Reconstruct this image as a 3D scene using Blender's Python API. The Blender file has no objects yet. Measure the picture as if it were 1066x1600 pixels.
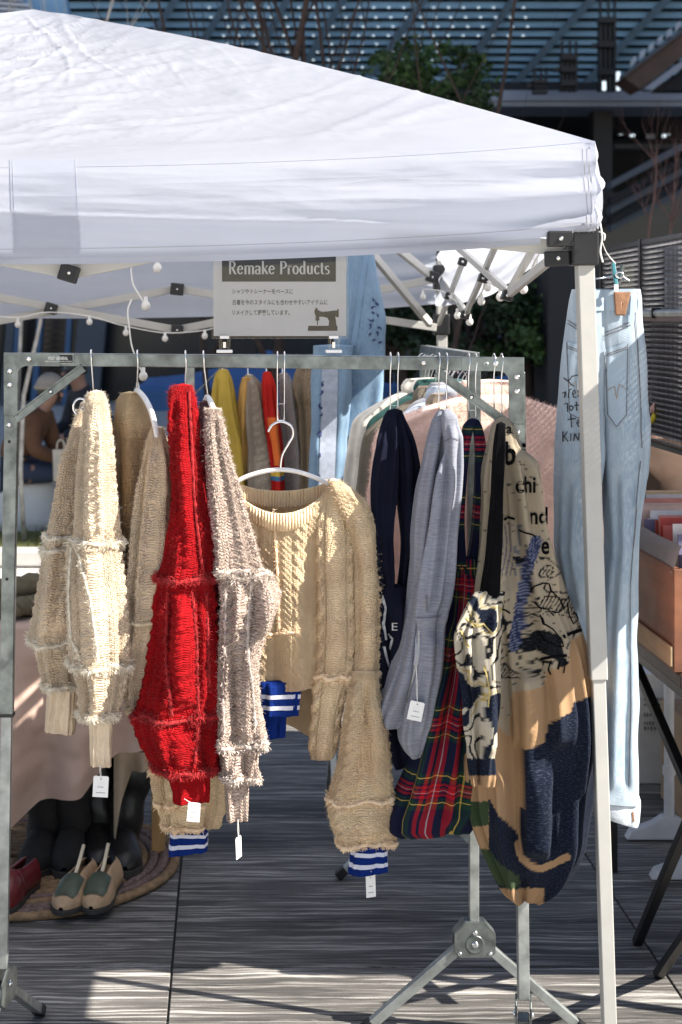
import bpy, bmesh, math, random
from mathutils import Vector, Matrix, noise
from mathutils.bvhtree import BVHTree

# ------------------------------------------------------------------ camera, sky, sun, exposure
F, CX, CY, EYE = 2500.0, 355.0, 500.0, 1.6      # focal length in photo pixels, vanishing point, eye height
sc = bpy.context.scene
COL = sc.collection
cam_d = bpy.data.cameras.new('camera')
cam_d.sensor_fit = 'VERTICAL'
cam_d.sensor_height = 36.0
cam_d.lens = F / 1600.0 * 36.0
cam_d.shift_x = (533.0 - CX) / 1600.0
cam_d.shift_y = -(800.0 - CY) / 1600.0
cam_d.clip_start = 0.05
cam_d.clip_end = 2000.0
cam_d.dof.use_dof = True
cam_d.dof.focus_distance = 3.25
cam_d.dof.aperture_fstop = 7.1
cam = bpy.data.objects.new('camera', cam_d)
COL.objects.link(cam)
cam.location = (0, 0, EYE)
cam.rotation_euler = (math.radians(90), 0, 0)
sc.camera = cam

SUNV = Vector((1.12, -0.40, 1.0)).normalized()   # towards the sun: right, a little behind the camera
elev = math.asin(SUNV.z)
world = bpy.data.worlds.new('World')
sc.world = world
world.use_nodes = True
wn = world.node_tree.nodes
bg = wn.get('Background') or wn.new('ShaderNodeBackground')
sky = wn.new('ShaderNodeTexSky')
sky.sky_type = 'NISHITA'
sky.sun_disc = False
sky.dust_density = 0.25
sky.ozone_density = 1.0
sky.sun_elevation = elev
sky.sun_rotation = math.atan2(SUNV.x, SUNV.y)
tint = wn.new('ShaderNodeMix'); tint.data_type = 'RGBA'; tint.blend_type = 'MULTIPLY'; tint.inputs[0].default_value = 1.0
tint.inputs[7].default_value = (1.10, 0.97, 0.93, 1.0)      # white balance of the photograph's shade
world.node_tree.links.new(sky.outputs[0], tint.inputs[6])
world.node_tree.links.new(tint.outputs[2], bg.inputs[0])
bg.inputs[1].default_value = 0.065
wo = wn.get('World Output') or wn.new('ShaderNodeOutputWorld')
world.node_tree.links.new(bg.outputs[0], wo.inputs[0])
sun_d = bpy.data.lights.new('sun', 'SUN')
sun_d.energy = 5.0
sun_d.angle = math.radians(0.5)
sun_d.color = (1.0, 0.94, 0.85)
sun = bpy.data.objects.new('sun', sun_d)
COL.objects.link(sun)
sun.rotation_euler = SUNV.to_track_quat('Z', 'Y').to_euler()
sun.location = (10, -6, 12)
vs = sc.view_settings
vs.view_transform = 'Standard'
vs.look = 'None'
vs.gamma = 1.0
vs.use_curve_mapping = False
vs.exposure = 1.5
sc.cycles.use_denoising = True
sc.cycles.max_bounces = 7
sc.cycles.diffuse_bounces = 4
sc.cycles.glossy_bounces = 3
sc.cycles.transmission_bounces = 6
sc.cycles.transparent_max_bounces = 10
sc.cycles.caustics_reflective = False
sc.cycles.caustics_refractive = False
sc.cycles.sample_clamp_indirect = 6.0

RND = random.Random(11)

# ------------------------------------------------------------------ helpers
def P(px, py, d):
    """the point at distance d that the photograph shows at (px, py)"""
    return Vector(((px - CX) / F * d, d, EYE - (py - CY) / F * d))

ORG = {}

def props(o, label=None, cat=None, group=None, kind=None):
    if label: o['label'] = label
    if cat: o['category'] = cat
    if group: o['group'] = group
    if kind: o['kind'] = kind
    return o

def thing(name, loc, label, cat, group=None):
    o = bpy.data.objects.new(name, None)
    o.empty_display_size = 0.1
    COL.objects.link(o)
    o.location = loc
    ORG[o.name] = Vector(loc)
    return props(o, label, cat, group)

def frame(p0, p1, up=Vector((0, 0, 1))):
    z = (p1 - p0).normalized()
    if abs(z.dot(up)) > 0.98:
        up = Vector((0, 1, 0))
    x = up.cross(z).normalized()
    y = z.cross(x)
    return x, y, z

class MB:
    """collects faces in world space; build() links them as one mesh object"""
    def __init__(s):
        s.v = []; s.f = []; s.uv = []; s.col = []
    def add(s, vs, fs):
        b = len(s.v)
        s.v.extend(Vector(p) for p in vs)
        s.f.extend([tuple(b + i for i in f) for f in fs])
        return b
    def box(s, c, size, R=None):
        hx, hy, hz = size[0] / 2, size[1] / 2, size[2] / 2
        pts = [Vector((x, y, z)) for x in (-hx, hx) for y in (-hy, hy) for z in (-hz, hz)]
        if R is not None: pts = [R @ p for p in pts]
        c = Vector(c)
        s.add([c + p for p in pts], [(0, 1, 3, 2), (4, 6, 7, 5), (0, 4, 5, 1), (2, 3, 7, 6), (0, 2, 6, 4), (1, 5, 7, 3)])
        return s
    def bar(s, p0, p1, w, h, up=Vector((0, 0, 1)), w1=None, h1=None):
        """box-section bar from p0 to p1; w along the side axis, h along up"""
        p0 = Vector(p0); p1 = Vector(p1)
        x, y, z = frame(p0, p1, up)
        w1 = w if w1 is None else w1; h1 = h if h1 is None else h1
        pts = []
        for p, a, b in ((p0, w / 2, h / 2), (p1, w1 / 2, h1 / 2)):
            for i, j in ((-1, -1), (1, -1), (1, 1), (-1, 1)):
                pts.append(p + x * (a * i) + y * (b * j))
        s.add(pts, [(3, 2, 1, 0), (4, 5, 6, 7)] + [(i, (i + 1) % 4, 4 + (i + 1) % 4, 4 + i) for i in range(4)])
        return s
    def tube(s, pts, r, seg=8, cap=True):
        pts = [Vector(p) for p in pts]
        n = len(pts)
        rs = r if isinstance(r, (list, tuple)) else [r] * n
        rows = []
        up = Vector((0.13, 0.21, 0.97)).normalized()
        for i, p in enumerate(pts):
            a = pts[max(i - 1, 0)]; b = pts[min(i + 1, n - 1)]
            x, y, z = frame(a, b, up)
            up = y
            rows.append([p + (x * math.cos(t) + y * math.sin(t)) * rs[i] for t in [2 * math.pi * k / seg for k in range(seg)]])
        b = len(s.v)
        for rw in rows: s.v.extend(rw)
        for i in range(n - 1):
            for k in range(seg):
                s.f.append((b + i * seg + k, b + i * seg + (k + 1) % seg, b + (i + 1) * seg + (k + 1) % seg, b + (i + 1) * seg + k))
        if cap:
            s.f.append(tuple(b + k for k in reversed(range(seg))))
            s.f.append(tuple(b + (n - 1) * seg + k for k in range(seg)))
        return s
    def lathe(s, c, prof, axis=Vector((0, 0, 1)), seg=16):
        """profile of (radius, height) round an axis"""
        c = Vector(c); axis = Vector(axis).normalized()
        x, y, z = frame(Vector((0, 0, 0)), axis, Vector((0.3, 0.9, 0.1)))
        b = len(s.v)
        for r, h in prof:
            for k in range(seg):
                t = 2 * math.pi * k / seg
                s.v.append(c + z * h + (x * math.cos(t) + y * math.sin(t)) * max(r, 1e-5))
        for i in range(len(prof) - 1):
            for k in range(seg):
                s.f.append((b + i * seg + k, b + i * seg + (k + 1) % seg, b + (i + 1) * seg + (k + 1) % seg, b + (i + 1) * seg + k))
        s.f.append(tuple(b + k for k in reversed(range(seg))))
        s.f.append(tuple(b + (len(prof) - 1) * seg + k for k in range(seg)))
        return s
    def prism(s, poly, o, ax, ay, th):
        """polygon (list of 2D points) in the plane o+ax,ay, thickened by th along the normal (both ways th/2)"""
        o = Vector(o); ax = Vector(ax).normalized(); ay = Vector(ay).normalized(); n = ax.cross(ay).normalized()
        k = len(poly)
        pts = [o + ax * p[0] + ay * p[1] + n * (th / 2) for p in poly] + [o + ax * p[0] + ay * p[1] - n * (th / 2) for p in poly]
        s.add(pts, [tuple(range(k)), tuple(reversed(range(k, 2 * k)))] + [(i, k + i, k + (i + 1) % k, (i + 1) % k) for i in range(k)])
        return s
    def grid(s, fn, nu, nv, wrap=False, uvfn=None):
        b = len(s.v)
        for j in range(nv + 1):
            for i in range(nu + (0 if wrap else 1)):
                s.v.append(Vector(fn(i / nu, j / nv)))
        w = nu if wrap else nu + 1
        for j in range(nv):
            for i in range(nu):
                s.f.append((b + j * w + i, b + j * w + (i + 1) % w, b + (j + 1) * w + (i + 1) % w, b + (j + 1) * w + i))
                if uvfn:
                    s.uv.extend([uvfn(i / nu, j / nv), uvfn((i + 1) / nu, j / nv), uvfn((i + 1) / nu, (j + 1) / nv), uvfn(i / nu, (j + 1) / nv)])
        return s
    def build(s, name, mat, parent=None, smooth=False, bevel=0, kind=None, base=None, solid=0, angle=None):
        me = bpy.data.meshes.new(name)
        if parent is not None:
            org = ORG[parent.name]
        elif base is not None:
            org = Vector(base)
        else:
            n = max(len(s.v), 1)
            org = Vector((sum(p.x for p in s.v) / n, sum(p.y for p in s.v) / n, min(p.z for p in s.v)))
        me.from_pydata([(p - org)[:] for p in s.v], [], s.f)
        if s.uv and len(s.uv) == len(me.loops):
            ul = me.uv_layers.new(name='UVMap')
            flat = [c for t in s.uv for c in t]
            ul.data.foreach_set('uv', flat)
        if s.col:
            ca = me.color_attributes.new('pat', 'FLOAT_COLOR', 'POINT')
            ca.data.foreach_set('color', [c for t in s.col for c in (t[0], t[1], t[2], 1.0)])
        if smooth:
            me.polygons.foreach_set('use_smooth', [True] * len(me.polygons))
        me.materials.append(mat)
        me.validate()
        me.update()
        o = bpy.data.objects.new(name, me)
        COL.objects.link(o)
        ORG[o.name] = org
        if parent is not None:
            o.parent = parent
            o.location = (0, 0, 0)
        else:
            o.location = org
        if smooth and angle:
            try: me.set_sharp_from_angle(angle=math.radians(angle))
            except Exception: pass
        if solid:
            m = o.modifiers.new('solid', 'SOLIDIFY'); m.thickness = solid; m.offset = 0
        if bevel:
            m = o.modifiers.new('bevel', 'BEVEL'); m.width = bevel; m.segments = 2; m.limit_method = 'ANGLE'; m.angle_limit = math.radians(35)
        if kind: o['kind'] = kind
        return o

def copy_tree(o, parent=None, loc=None):
    c = o.copy()
    COL.objects.link(c)
    if loc is not None: c.location = loc
    c.parent = parent
    ORG[c.name] = Vector(c.location) if parent is None else ORG[parent.name]
    for ch in list(o.children): copy_tree(ch, c)
    return c

def lerp(a, b, t): return a + (b - a) * t
def smooth01(t):
    t = max(0.0, min(1.0, t)); return t * t * (3 - 2 * t)
def nz(x, y, z): return noise.noise(Vector((x, y, z)))
def fbm(x, y, z, o=3):
    a = 1.0; s = 0.0
    for i in range(o):
        s += a * noise.noise(Vector((x, y, z))); x *= 2.03; y *= 2.03; z *= 2.03; a *= 0.5
    return s
def ridge(x, y, z): return 1.0 - abs(noise.noise(Vector((x, y, z)))) * 2.2
def arc(p0, p1, bulge, n=10):
    p0 = Vector(p0); p1 = Vector(p1); bulge = Vector(bulge)
    return [p0.lerp(p1, i / n) + bulge * (4 * (i / n) * (1 - i / n)) for i in range(n + 1)]
def crom(pts, n):
    """Catmull-Rom through pts, n samples per span"""
    pts = [Vector(p) for p in pts]
    out = []
    for i in range(len(pts) - 1):
        a = pts[max(i - 1, 0)]; b = pts[i]; c = pts[i + 1]; d = pts[min(i + 2, len(pts) - 1)]
        for k in range(n):
            t = k / n
            out.append(0.5 * ((2 * b) + (c - a) * t + (2 * a - 5 * b + 4 * c - d) * t * t + (3 * b - a - 3 * c + d) * t * t * t))
    out.append(pts[-1])
    return out

# ------------------------------------------------------------------ materials
def new_mat(name):
    m = bpy.data.materials.new(name)
    m.use_nodes = True
    nt = m.node_tree
    b = nt.nodes.get('Principled BSDF')
    return m, nt, b

def nd(nt, t, **kw):
    n = nt.nodes.new(t)
    for k, v in kw.items():
        if isinstance(v, bpy.types.NodeSocket): nt.links.new(v, n.inputs[k])
        else: setattr(n, k, v)
    return n

def mth(nt, op, a, b=None, c=None, clamp=False):
    n = nt.nodes.new('ShaderNodeMath'); n.operation = op; n.use_clamp = clamp
    for i, v in enumerate((a, b, c)):
        if v is None: continue
        if isinstance(v, (int, float)): n.inputs[i].default_value = v
        else: nt.links.new(v, n.inputs[i])
    return n.outputs[0]

def mixc(nt, fac, a, b):
    n = nt.nodes.new('ShaderNodeMix'); n.data_type = 'RGBA'
    for s, v in ((n.inputs[0], fac), (n.inputs[6], a), (n.inputs[7], b)):
        if isinstance(v, (int, float)): s.default_value = v
        elif isinstance(v, (tuple, list)): s.default_value = (v[0], v[1], v[2], 1)
        else: nt.links.new(v, s)
    return n.outputs[2]

def noise_tex(nt, scale, vec=None, detail=3, rough=0.55, mapscale=None):
    if vec is None:
        vec = nt.nodes.new('ShaderNodeTexCoord').outputs['Object']
    if mapscale:
        mp = nt.nodes.new('ShaderNodeMapping'); mp.inputs['Scale'].default_value = mapscale
        nt.links.new(vec, mp.inputs['Vector']); vec = mp.outputs[0]
    n = nt.nodes.new('ShaderNodeTexNoise'); n.inputs['Scale'].default_value = scale
    n.inputs['Detail'].default_value = detail; n.inputs['Roughness'].default_value = rough
    nt.links.new(vec, n.inputs['Vector'])
    return n.outputs['Fac']

def ramp(nt, fac, stops):
    n = nt.nodes.new('ShaderNodeValToRGB')
    el = n.color_ramp.elements
    while len(el) < len(stops): el.new(0.5)
    for e, (p, c) in zip(el, stops):
        e.position = p; e.color = (c[0], c[1], c[2], 1) if isinstance(c, (tuple, list)) else (c, c, c, 1)
    nt.links.new(fac, n.inputs[0])
    return n.outputs[0]

def set_bump(nt, b, h, strength=0.4, dist=0.002):
    n = nt.nodes.new('ShaderNodeBump'); n.inputs['Strength'].default_value = strength; n.inputs['Distance'].default_value = dist
    nt.links.new(h, n.inputs['Height']); nt.links.new(n.outputs[0], b.inputs['Normal'])

def M(name, col, rough=0.6, metal=0.0, var=0.18, vs=14.0, bump=0.0, bs=150.0, bd=0.002, spec=None, rvar=0.0, sheen=0.0, mapscale=None, trans=0.0):
    """plain procedural material: colour broken up by noise, optional fine relief"""
    m, nt, b = new_mat(name)
    f = noise_tex(nt, vs, detail=4, mapscale=mapscale)
    lo = tuple(max(0, c * (1 - var)) for c in col); hi = tuple(min(1, c * (1 + var)) for c in col)
    c = ramp(nt, f, [(0.3, lo), (0.7, hi)])
    nt.links.new(c, b.inputs['Base Color'])
    b.inputs['Roughness'].default_value = rough
    b.inputs['Metallic'].default_value = metal
    if spec is not None: b.inputs['Specular IOR Level'].default_value = spec
    if sheen:
        b.inputs['Sheen Weight'].default_value = sheen; b.inputs['Sheen Roughness'].default_value = 0.5
    if rvar:
        r = mth(nt, 'MULTIPLY_ADD', noise_tex(nt, vs * 2.7), rvar * 2, rough - rvar)
        nt.links.new(r, b.inputs['Roughness'])
    if bump:
        set_bump(nt, b, noise_tex(nt, bs, detail=2), bump, bd)
    if trans:
        t = nt.nodes.new('ShaderNodeBsdfTranslucent'); nt.links.new(c, t.inputs['Color'])
        mx = nt.nodes.new('ShaderNodeMixShader'); mx.inputs[0].default_value = trans
        out = nt.nodes.get('Material Output')
        nt.links.new(b.outputs[0], mx.inputs[1]); nt.links.new(t.outputs[0], mx.inputs[2]); nt.links.new(mx.outputs[0], out.inputs[0])
    return m

def knit_mat(name, col, fx=170.0, fy=210.0, strength=0.7, var=0.22, rib=0.0, sheen=0.06, marl=0.0, col2=None, trans=0.10, dist=0.004):
    """knitted wool: rows of V stitches in UV metres, ribs if asked, colour flecks"""
    m, nt, b = new_mat(name)
    uv = nt.nodes.new('ShaderNodeTexCoord').outputs['UV']
    sep = nt.nodes.new('ShaderNodeSeparateXYZ'); nt.links.new(uv, sep.inputs[0])
    u, v = sep.outputs[0], sep.outputs[1]
    wob = noise_tex(nt, 26, vec=uv, detail=1)
    u = mth(nt, 'ADD', u, mth(nt, 'MULTIPLY', wob, 0.012)); v = mth(nt, 'ADD', v, mth(nt, 'MULTIPLY', wob, 0.010))
    cu = mth(nt, 'PINGPONG', mth(nt, 'MULTIPLY', u, fx), 0.5)
    vv = mth(nt, 'ADD', mth(nt, 'MULTIPLY', v, fy), mth(nt, 'MULTIPLY', cu, 1.3))
    s = mth(nt, 'ABSOLUTE', mth(nt, 'SINE', mth(nt, 'MULTIPLY', vv, math.pi)))
    h = mth(nt, 'MULTIPLY', s, mth(nt, 'POWER', mth(nt, 'SINE', mth(nt, 'MULTIPLY', cu, 2 * math.pi)), 0.5))
    if rib:
        rb = mth(nt, 'SINE', mth(nt, 'MULTIPLY', u, rib * 2 * math.pi))
        h = mth(nt, 'ADD', h, mth(nt, 'MULTIPLY', rb, 1.6))
    h = mth(nt, 'ADD', h, mth(nt, 'MULTIPLY', noise_tex(nt, 300, vec=uv, detail=3), 1.5))
    set_bump(nt, b, h, min(1.0, strength * 1.25), dist)
    n1 = noise_tex(nt, 9, vec=uv, detail=5)
    lo = tuple(c * (1 - var) for c in col); hi = tuple(min(1, c * (1 + var * 0.7)) for c in col)
    c = ramp(nt, n1, [(0.3, lo), (0.7, hi)])
    if marl:
        c = mixc(nt, mth(nt, 'MULTIPLY', ramp(nt, noise_tex(nt, 330, vec=uv, detail=2), [(0.45, 0.0), (0.62, 1.0)]), marl), c, col2)
    # a little darker between the stitches: the yarn's own fuzz shadow is left to the bump
    nt.links.new(c, b.inputs['Base Color'])
    b.inputs['Roughness'].default_value = 0.95
    b.inputs['Specular IOR Level'].default_value = 0.15
    b.inputs['Sheen Weight'].default_value = sheen; b.inputs['Sheen Roughness'].default_value = 0.4
    b.inputs['Sheen Tint'].default_value = (min(1, col[0] * 1.3), min(1, col[1] * 1.3), min(1, col[2] * 1.3), 1)
    if trans:
        t = nt.nodes.new('ShaderNodeBsdfTranslucent'); nt.links.new(c, t.inputs['Color'])
        mx = nt.nodes.new('ShaderNodeMixShader'); mx.inputs[0].default_value = trans
        out = nt.nodes.get('Material Output')
        nt.links.new(b.outputs[0], mx.inputs[1]); nt.links.new(t.outputs[0], mx.inputs[2]); nt.links.new(mx.outputs[0], out.inputs[0])
    return m

MT = {}
MT['zinc'] = M('zinc_plated_steel', (0.19, 0.212, 0.205), 0.34, 0.8, 0.45, 26, 0.15, 60, rvar=0.14)
MT['zinc_dull'] = M('dull_galvanised_steel', (0.34, 0.36, 0.35), 0.45, 0.75, 0.35, 24, 0.1, 90, rvar=0.1)
MT['chrome'] = M('chrome_wire', (0.75, 0.75, 0.76), 0.18, 1.0, 0.08, 30)
MT['tent_pole'] = M('white_painted_pole', (0.42, 0.41, 0.38), 0.42, 0.0, 0.06, 12, 0.08, 70, rvar=0.08)
MT['black_plastic'] = M('black_plastic', (0.006, 0.006, 0.007), 0.42, 0.0, 0.3, 40, 0.1, 200)
MT['black_metal'] = M('black_metal', (0.008, 0.008, 0.009), 0.38, 0.3, 0.3, 20)
MT['white_plastic'] = M('white_plastic', (0.8, 0.79, 0.77), 0.35, 0.0, 0.05, 30)
MT['tag_paper'] = M('tag_paper', (0.82, 0.81, 0.78), 0.8, 0.0, 0.05, 60, 0.1, 300)
MT['ink'] = M('ink', (0.02, 0.02, 0.025), 0.7, 0.0, 0.2, 60)
MT['grey_ink'] = M('grey_ink', (0.16, 0.16, 0.17), 0.7, 0.0, 0.2, 60)
MT['string'] = M('white_string', (0.75, 0.74, 0.7), 0.8, 0.0, 0.1, 80)

def bolt(par, p, n, r=0.006, mat='chrome'):
    mb = MB(); n = Vector(n).normalized()
    mb.lathe(p, [(r, 0), (r, 0.0015), (r * 0.85, 0.003), (r * 0.5, 0.0042), (r * 0.48, 0.003)], n, 12)
    return mb.build('bolt', MT[mat], par, smooth=True, angle=40)
# ------------------------------------------------------------------ ground and paving
def stone_mat(name, base=0.07, light=0.54, seedv=0.0):
    m, nt, b = new_mat(name)
    geo = nt.nodes.new('ShaderNodeTexCoord').outputs['Object']
    oi = nt.nodes.new('ShaderNodeObjectInfo')
    off = nt.nodes.new('ShaderNodeVectorMath'); off.operation = 'ADD'
    cmb = nt.nodes.new('ShaderNodeCombineXYZ')
    nt.links.new(mth(nt, 'MULTIPLY', oi.outputs['Random'], 40), cmb.inputs[0]); nt.links.new(mth(nt, 'MULTIPLY', oi.outputs['Random'], 23), cmb.inputs[1])
    nt.links.new(geo, off.inputs[0]); nt.links.new(cmb.outputs[0], off.inputs[1])
    v = off.outputs[0]
    warp = noise_tex(nt, 2.2, vec=v, detail=3, mapscale=(1, 2.5, 1))
    add = nt.nodes.new('ShaderNodeVectorMath'); add.operation = 'ADD'
    c2 = nt.nodes.new('ShaderNodeCombineXYZ'); nt.links.new(mth(nt, 'MULTIPLY', warp, 0.06), c2.inputs[1])
    nt.links.new(v, add.inputs[0]); nt.links.new(c2.outputs[0], add.inputs[1])
    a = noise_tex(nt, 5.0, vec=add.outputs[0], detail=6, rough=0.7, mapscale=(0.45, 16, 1))
    fine = noise_tex(nt, 60, vec=add.outputs[0], detail=3, mapscale=(0.10, 6, 1))
    mot = noise_tex(nt, 240, vec=v, detail=2)
    f = mth(nt, 'ADD', mth(nt, 'MULTIPLY', a, 0.84), mth(nt, 'MULTIPLY', fine, 0.16))
    c = ramp(nt, f, [(0.36, (base * 0.58, base * 0.54, base * 0.50)), (0.5, (base * 1.25, base * 1.17, base * 1.08)), (0.6, (light * 0.6, light * 0.57, light * 0.53)), (0.72, (light * 1.2, light * 1.14, light * 1.06))])
    tone = mth(nt, 'MULTIPLY_ADD', oi.outputs['Random'], 0.35, 0.85)
    tone = mth(nt, 'MULTIPLY', tone, mth(nt, 'MULTIPLY_ADD', mot, 0.7, 0.65))
    broad = noise_tex(nt, 1.6, vec=add.outputs[0], detail=4, rough=0.6, mapscale=(0.8, 5, 1))
    tone = mth(nt, 'MULTIPLY', tone, ramp(nt, broad, [(0.32, 0.45), (0.68, 1.55)]))
    sc_ = nt.nodes.new('ShaderNodeVectorMath'); sc_.operation = 'SCALE'
    nt.links.new(c, sc_.inputs[0]); nt.links.new(tone, sc_.inputs['Scale'])
    nt.links.new(sc_.outputs[0], b.inputs['Base Color'])
    nt.links.new(mth(nt, 'MULTIPLY_ADD', mot, 0.3, 0.5), b.inputs['Roughness'])
    set_bump(nt, b, mth(nt, 'ADD', fine, mot), 0.25, 0.002)
    return m

MT['stone'] = stone_mat('streaked_grey_stone')
MT['grout'] = M('dark_joint', (0.022, 0.022, 0.022), 0.9, 0, 0.3, 60)
MT['far_paving'] = M('pale_paving', (0.36, 0.35, 0.33), 0.8, 0, 0.2, 3, 0.2, 40)

# the ground: one sheet to the horizon, a finely divided near part is not needed as it is flat
g = MB()
def sheet_mat():
    m, nt, b = new_mat('plaza_paving')
    co = nt.nodes.new('ShaderNodeTexCoord').outputs['Object']
    bt = nt.nodes.new('ShaderNodeTexBrick')
    bt.offset = 0.0; bt.inputs['Scale'].default_value = 1.0; bt.inputs['Brick Width'].default_value = 1.21; bt.inputs['Row Height'].default_value = 0.3
    bt.inputs['Mortar Size'].default_value = 0.004
    bt.inputs['Color1'].default_value = (0.54, 0.525, 0.50, 1); bt.inputs['Color2'].default_value = (0.60, 0.585, 0.56, 1); bt.inputs['Mortar'].default_value = (0.02, 0.02, 0.02, 1)
    nt.links.new(co, bt.inputs['Vector'])
    st = ramp(nt, noise_tex(nt, 5, vec=co, detail=5, mapscale=(0.6, 8, 1)), [(0.35, 0.75), (0.7, 1.15)])
    mx = nt.nodes.new('ShaderNodeMix'); mx.data_type = 'RGBA'; mx.blend_type = 'MULTIPLY'; mx.inputs[0].default_value = 1.0
    nt.links.new(bt.outputs['Color'], mx.inputs[6]); nt.links.new(st, mx.inputs[7])
    nt.links.new(mx.outputs[2], b.inputs['Base Color']); b.inputs['Roughness'].default_value = 0.7
    return m
g.add([(-400, -60, -0.012), (400, -60, -0.012), (400, 600, -0.012), (-400, 600, -0.012)], [(0, 1, 2, 3)])
ground = g.build('ground', sheet_mat(), base=(0, 0, -0.012))
props(ground, 'grey streaked stone paving of the plaza', None, None, 'structure')

# the near slabs, each its own piece: 1.21 m x 0.30 m, joints 6 mm
bed = MB(); bed.add([(-5.2, 2.4, -0.006), (5.2, 2.4, -0.006), (5.2, 8.1, -0.006), (-5.2, 8.1, -0.006)], [(0, 1, 2, 3)])
pav = bed.build('paving', MT['grout'], base=(0, 0, -0.006))
props(pav, 'dark jointed bed under the near paving slabs', None, None, 'structure')
slab_me = None
slab_rows = [3.656 + 0.3 * k for k in range(-4, 15)]
x_joint = -0.136
for k, y0 in enumerate(slab_rows):
    for c in range(-4, 5):
        x0 = x_joint + 1.21 * c
        if x0 > 4.9 or x0 < -5.1: continue
        if slab_me is None:
            mb = MB(); mb.box((x0 + 0.605, y0 + 0.15, -0.01), (1.204, 0.2955, 0.02))
            o = mb.build('paving_slab', MT['stone'], pav, bevel=0.0015)
            off = Vector((x0 + 0.605, y0 + 0.15, 0)) - ORG[pav.name]
            me = o.data
            for v in me.vertices: v.co -= off
            o.location = off
            slab_me = o
        else:
            o = slab_me.copy(); COL.objects.link(o); o.parent = pav
            o.location = Vector((x0 + 0.605, y0 + 0.15, 0)) - ORG[pav.name]
        o.location.z = 0.006 + RND.uniform(-0.0006, 0.0006)

# lawn strip and pale kerb behind the table on the left
MT['grass'] = M('lawn_grass', (0.13, 0.14, 0.04), 0.9, 0, 0.5, 9, 0.6, 70, 0.02)
MT['grass_blade'] = M('grass_blades', (0.17, 0.16, 0.05), 0.8, 0, 0.5, 4, trans=0.3)
lw = MB()
def lawn(u, v):
    x = lerp(-9, 1.2, u); y = lerp(10.6, 17.0, v)
    return (x, y, 0.05 + 0.03 * fbm(x * 1.3, y * 1.3, 0.3))
lw.grid(lawn, 60, 40)
lawn_o = lw.build('lawn', MT['grass'], smooth=True)
props(lawn_o, 'winter lawn behind the stall', None, None, 'structure')
gb = MB()
for i in range(9000):
    x = RND.uniform(-3.6, 0.2); y = 10.62 + 4.2 * RND.random() ** 1.3
    z = 0.05 + 0.03 * fbm(x * 1.3, y * 1.3, 0.3)
    a = RND.uniform(0, 6.28); h = RND.uniform(0.03, 0.075); w = 0.004
    t = Vector((math.cos(a), math.sin(a), 0)); l = Vector((RND.uniform(-1, 1), RND.uniform(-1, 1), 0)) * 0.03
    p = Vector((x, y, z - 0.005))
    gb.add([p - t * w, p + t * w, p + l + Vector((0, 0, h))], [(0, 1, 2)])
go = gb.build('grass', MT['grass_blade'], kind='stuff')
props(go, 'thin winter grass blades on the lawn')
MT['pale_stone'] = M('pale_kerb_stone', (0.45, 0.43, 0.40), 0.8, 0, 0.12, 8, 0.2, 60)
kb = MB(); kb.box((-4.0, 10.48, 0.05), (10.4, 0.2, 0.1))
ko = kb.build('kerb', MT['pale_stone'], bevel=0.01)
props(ko, 'pale stone kerb along the lawn', None, None, 'structure')

# the sunlit plaza beyond, paler stone
pz = MB(); pz.add([(-60, 17.2, -0.006), (60, 17.2, -0.006), (60, 60, -0.006), (-60, 60, -0.006)], [(0, 1, 2, 3)])
po_ = pz.build('plaza', MT['far_paving'], base=(0, 17, -0.006)); props(po_, 'pale paving of the plaza beyond the lawn', None, None, 'structure')
# ------------------------------------------------------------------ the white pop-up tent
TX0, TX1, TY0, TY1 = -1.75, 0.713, 3.1, 5.45
TXC, TYC = (TX0 + TX1) / 2, (TY0 + TY1) / 2
def cloth_mat():
    m, nt, b = new_mat('white_polyester_canopy')
    co = nt.nodes.new('ShaderNodeTexCoord').outputs['Object']
    n1 = noise_tex(nt, 3.0, vec=co, detail=5)
    c = ramp(nt, n1, [(0.3, (0.525, 0.55, 0.62)), (0.7, (0.58, 0.605, 0.67))])
    nt.links.new(c, b.inputs['Base Color'])
    b.inputs['Roughness'].default_value = 0.48
    b.inputs['Specular IOR Level'].default_value = 0.35
    w1 = noise_tex(nt, 7, vec=co, detail=4, rough=0.6, mapscale=(1.0, 0.6, 3.0))
    w2 = noise_tex(nt, 34, vec=co, detail=3)
    def lines(rot, sc_, ms):
        mp = nt.nodes.new('ShaderNodeMapping'); mp.inputs['Rotation'].default_value = (0, rot, 0); mp.inputs['Scale'].default_value = ms
        nt.links.new(co, mp.inputs['Vector'])
        n = noise_tex(nt, sc_, vec=mp.outputs[0], detail=2, rough=0.5)
        a = mth(nt, 'ABSOLUTE', mth(nt, 'SUBTRACT', n, 0.5))
        return mth(nt, 'SUBTRACT', 1.0, mth(nt, 'MULTIPLY', a, 9.0), clamp=True)
    cr = mth(nt, 'ADD', mth(nt, 'ADD', lines(0.55, 3.0, (0.5, 0.8, 4.0)), lines(-0.5, 3.6, (0.5, 0.8, 4.0))), mth(nt, 'ADD', lines(0.08, 3.2, (0.45, 0.8, 6.0)), lines(1.1, 4.5, (0.6, 0.8, 3.5))))
    set_bump(nt, b, mth(nt, 'ADD', mth(nt, 'MULTIPLY', cr, 0.20), mth(nt, 'ADD', mth(nt, 'MULTIPLY', w1, 0.45), mth(nt, 'MULTIPLY', w2, 0.05))), 0.42, 0.014)
    t = nt.nodes.new('ShaderNodeBsdfTranslucent'); nt.links.new(c, t.inputs['Color'])
    mx = nt.nodes.new('ShaderNodeMixShader'); mx.inputs[0].default_value = 0.60
    out = nt.nodes.get('Material Output')
    nt.links.new(b.outputs[0], mx.inputs[1]); nt.links.new(t.outputs[0], mx.inputs[2]); nt.links.new(mx.outputs[0], out.inputs[0])
    return m
MT['cloth'] = cloth_mat()
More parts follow.
